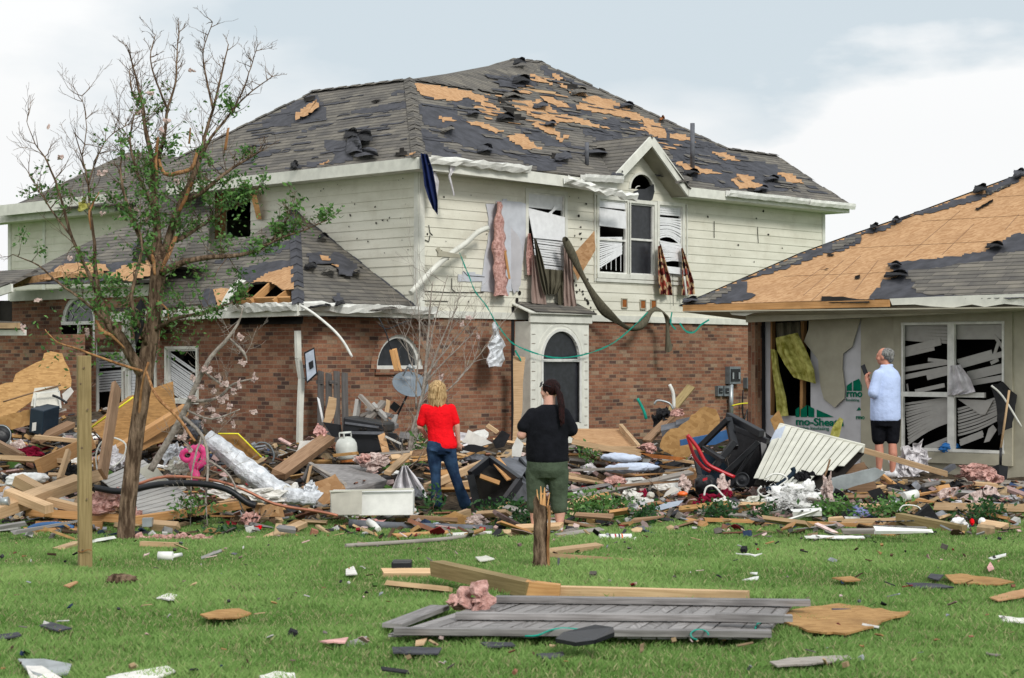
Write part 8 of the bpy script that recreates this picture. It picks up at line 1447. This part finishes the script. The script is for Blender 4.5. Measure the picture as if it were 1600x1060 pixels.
for (x0, y0, x1, y1), n_, lb, gr in (((0, 690, 225, 820), 16, 'torn sheet scrap in the heap left of the tree trunk', 'torn sheet scraps left of the tree'), ((225, 700, 505, 815), 16, 'torn sheet scrap between tree trunk and white cabinet', 'torn sheet scraps between tree and cabinet'), ((500, 680, 850, 760), 18, 'torn sheet scrap in the pile behind the two middle people', 'torn sheet scraps behind the two people'), ((885, 700, 1180, 815), 26, 'torn sheet scrap in the heap right of the black shirt', 'torn sheet scraps in the right heap'), ((1180, 760, 1600, 822), 20, 'torn sheet scrap strewn along the right lawn edge', 'torn sheet scraps along the right lawn edge')):
    for k in range(n_):
        x, y = r5.uniform(x0, x1), r5.uniform(y0, y1)
        if 640 < x < 755 and y > 735 or prot(x, y): continue
        if y > 795: y -= 25
        p = Qh(x, y, r5.uniform(.05, .14)); m = MB(); mt = r5.choice(['paper', 'paper', 'paper', 'white_paint', 'white_fluff', 'clear_plastic', 'felt', 'black_rag', 'osb', 'osb_mid', 'pale_batt', 'pink_batt', 'tin', 'sheathing', 'clear_plastic', 'white_paint', 'cream_paint', 'brown_wood', 'grey_plastic']); s_ = r5.uniform(.05, .15); bt = 'batt' in mt
        crum(m, p, s_ * r5.uniform(1, 1.7), s_ * r5.uniform(.4, 1), r5, .04 if bt else .008, 4, 10, .12 if mt in ('osb', 'osb_mid', 'sheathing', 'white_paint', 'brown_wood') else .4, 1.2); m.build('torn_scrap', mt, None, lb, 'scrap', gr)
for i in range(26):
    x, y = r5.choice([(r5.uniform(0, 500), r5.uniform(700, 810)), (r5.uniform(880, 1600), r5.uniform(740, 815)), (r5.uniform(500, 640), r5.uniform(660, 760))]); pts = [(x, y)]; a = r5.uniform(-.6, .6) + (math.pi if r5.random() < .5 else 0)
    for k in range(6): a += r5.gauss(0, .7); pts.append((pts[-1][0] + math.cos(a) * r5.uniform(7, 16), min(815, pts[-1][1] + math.sin(a) * r5.uniform(3, 8))))
    m = MB(); m.tube([Qh(px_, py_, .12 + .06 * math.sin(k * 1.7)) for k, (px_, py_, _, _) in enumerate(smoothpath([(p[0], p[1], 0, 0) for p in pts], 3))], r5.uniform(.005, .011), 5); m.build('cable', r5.choice(['black_plastic', 'black_plastic', 'white_metal', 'grey_plastic', 'copper']), None, 'loose cable looping through the wreckage of the heaps', 'cable', 'loose cables in the wreckage')
for i in range(24):
    x, y = r5.choice([(r5.uniform(0, 480), r5.uniform(690, 815)), (r5.uniform(880, 1600), r5.uniform(740, 820)), (r5.uniform(600, 660), r5.uniform(690, 740))]); m = MB(); r3 = random.Random(i); spray(m, None, Qh(x, y, .06), V((r3.uniform(-1, 1), r3.uniform(-.5, .5), r3.uniform(.1, .7))).normalized(), r3.uniform(.3, .7), .009, r3, 0, 0); m.build('broken_twig', r5.choice(['bark', 'bark_grey']), None, 'bare broken twig sticking out of the wreckage', 'twig', 'bare twigs in the wreckage')
def rubble():
    pal = [((.54, .39, .23), 6), ((.46, .28, .12), 4), ((.62, .61, .58), 4), ((.24, .215, .19), 6), ((.05, .05, .055), 7), ((.62, .42, .39), 4), ((.14, .09, .055), 6), ((.36, .17, .11), 2), ((.40, .42, .46), 3), ((.05, .08, .16), 1), ((.35, .03, .04), 1), ((.10, .20, .05), 2), ((.74, .56, .53), 2)]; P_ = [c for c, w_ in pal for _ in range(w_)]
    m = MB(); cols = []; r3 = random.Random(9)
    for k in range(7000):
        x = r3.uniform(-10, 1610); y = r3.uniform(690, 836) if r3.random() < .8 else r3.uniform(640, 700)
        if k > 6740: y = 836 + 214 * r3.random() ** 1.6
        if 500 < x < 840 and y < 700 and r3.random() < .6: continue
        if x > 1170 and y < 750: continue
        if 650 < x < 750 and 735 < y < 812 and r3.random() < .8 or prot(x, y) and r3.random() < .35: continue
        if 836 > y > 815 and r3.random() < .55: continue
        p = hp(x, y, r3.uniform(.0, .06)) if y < 836 else gz(x, y, .06); c = r3.choice(P_); kx = r3.uniform(.3, 1.0)
        if p.z > H(p.x, p.y) + .12 or (p - C0).dot(nR) < .15 and p.x > -4 or p.y > 29.9: continue
        kx *= 1; c = tuple(v * kx for v in c); n0 = len(m.f); s_ = r3.uniform(.02, .085) * (1.8 if r3.random() < .1 else 1) * (1 if y < 836 else .35)
        rot = Matrix.Rotation(r3.uniform(0, 6.28), 3, 'Z') @ Matrix.Rotation(r3.uniform(-.8, .8), 3, 'X') @ Matrix.Rotation(r3.uniform(-.5, .5), 3, 'Y'); k3 = r3.random()
        if k3 < .45: m.box(p, rot @ V((s_ * r3.uniform(1, 2.6), 0, 0)), rot @ V((0, s_ * .4, 0)), rot @ V((0, 0, s_ * .15)))
        elif k3 < .8: q = [p + rot @ V((s_ * math.cos(a) * r3.uniform(.5, 1.3), s_ * math.sin(a) * r3.uniform(.5, 1.3), r3.uniform(-.01, .01))) for a in (0, 1, 2.1, 3.2, 4.2, 5.3)]; m.slab(q, .006)
        else: m.box(p, rot @ V((s_ * .6, 0, 0)), rot @ V((0, s_ * .5, 0)), rot @ V((0, 0, s_ * .45)))
        cols.append((n0, len(m.f), c))
    o = m.build('rubble', 'rubble', None, 'mixed loose rubble of wood chips, plaster and torn scraps covering the heaps', 'rubble', None, 'stuff'); me = o.data; at = me.color_attributes.new('Col', 'FLOAT_COLOR', 'CORNER'); arr = np.ones((len(me.loops), 4), np.float32); st = np.zeros(len(me.polygons), np.int32); me.polygons.foreach_get('loop_start', st); st = np.append(st, len(me.loops))
    for a, b_, c in cols: arr[st[a]:st[b_], :3] = c
    at.data.foreach_set('color', arr.ravel())
rubble()
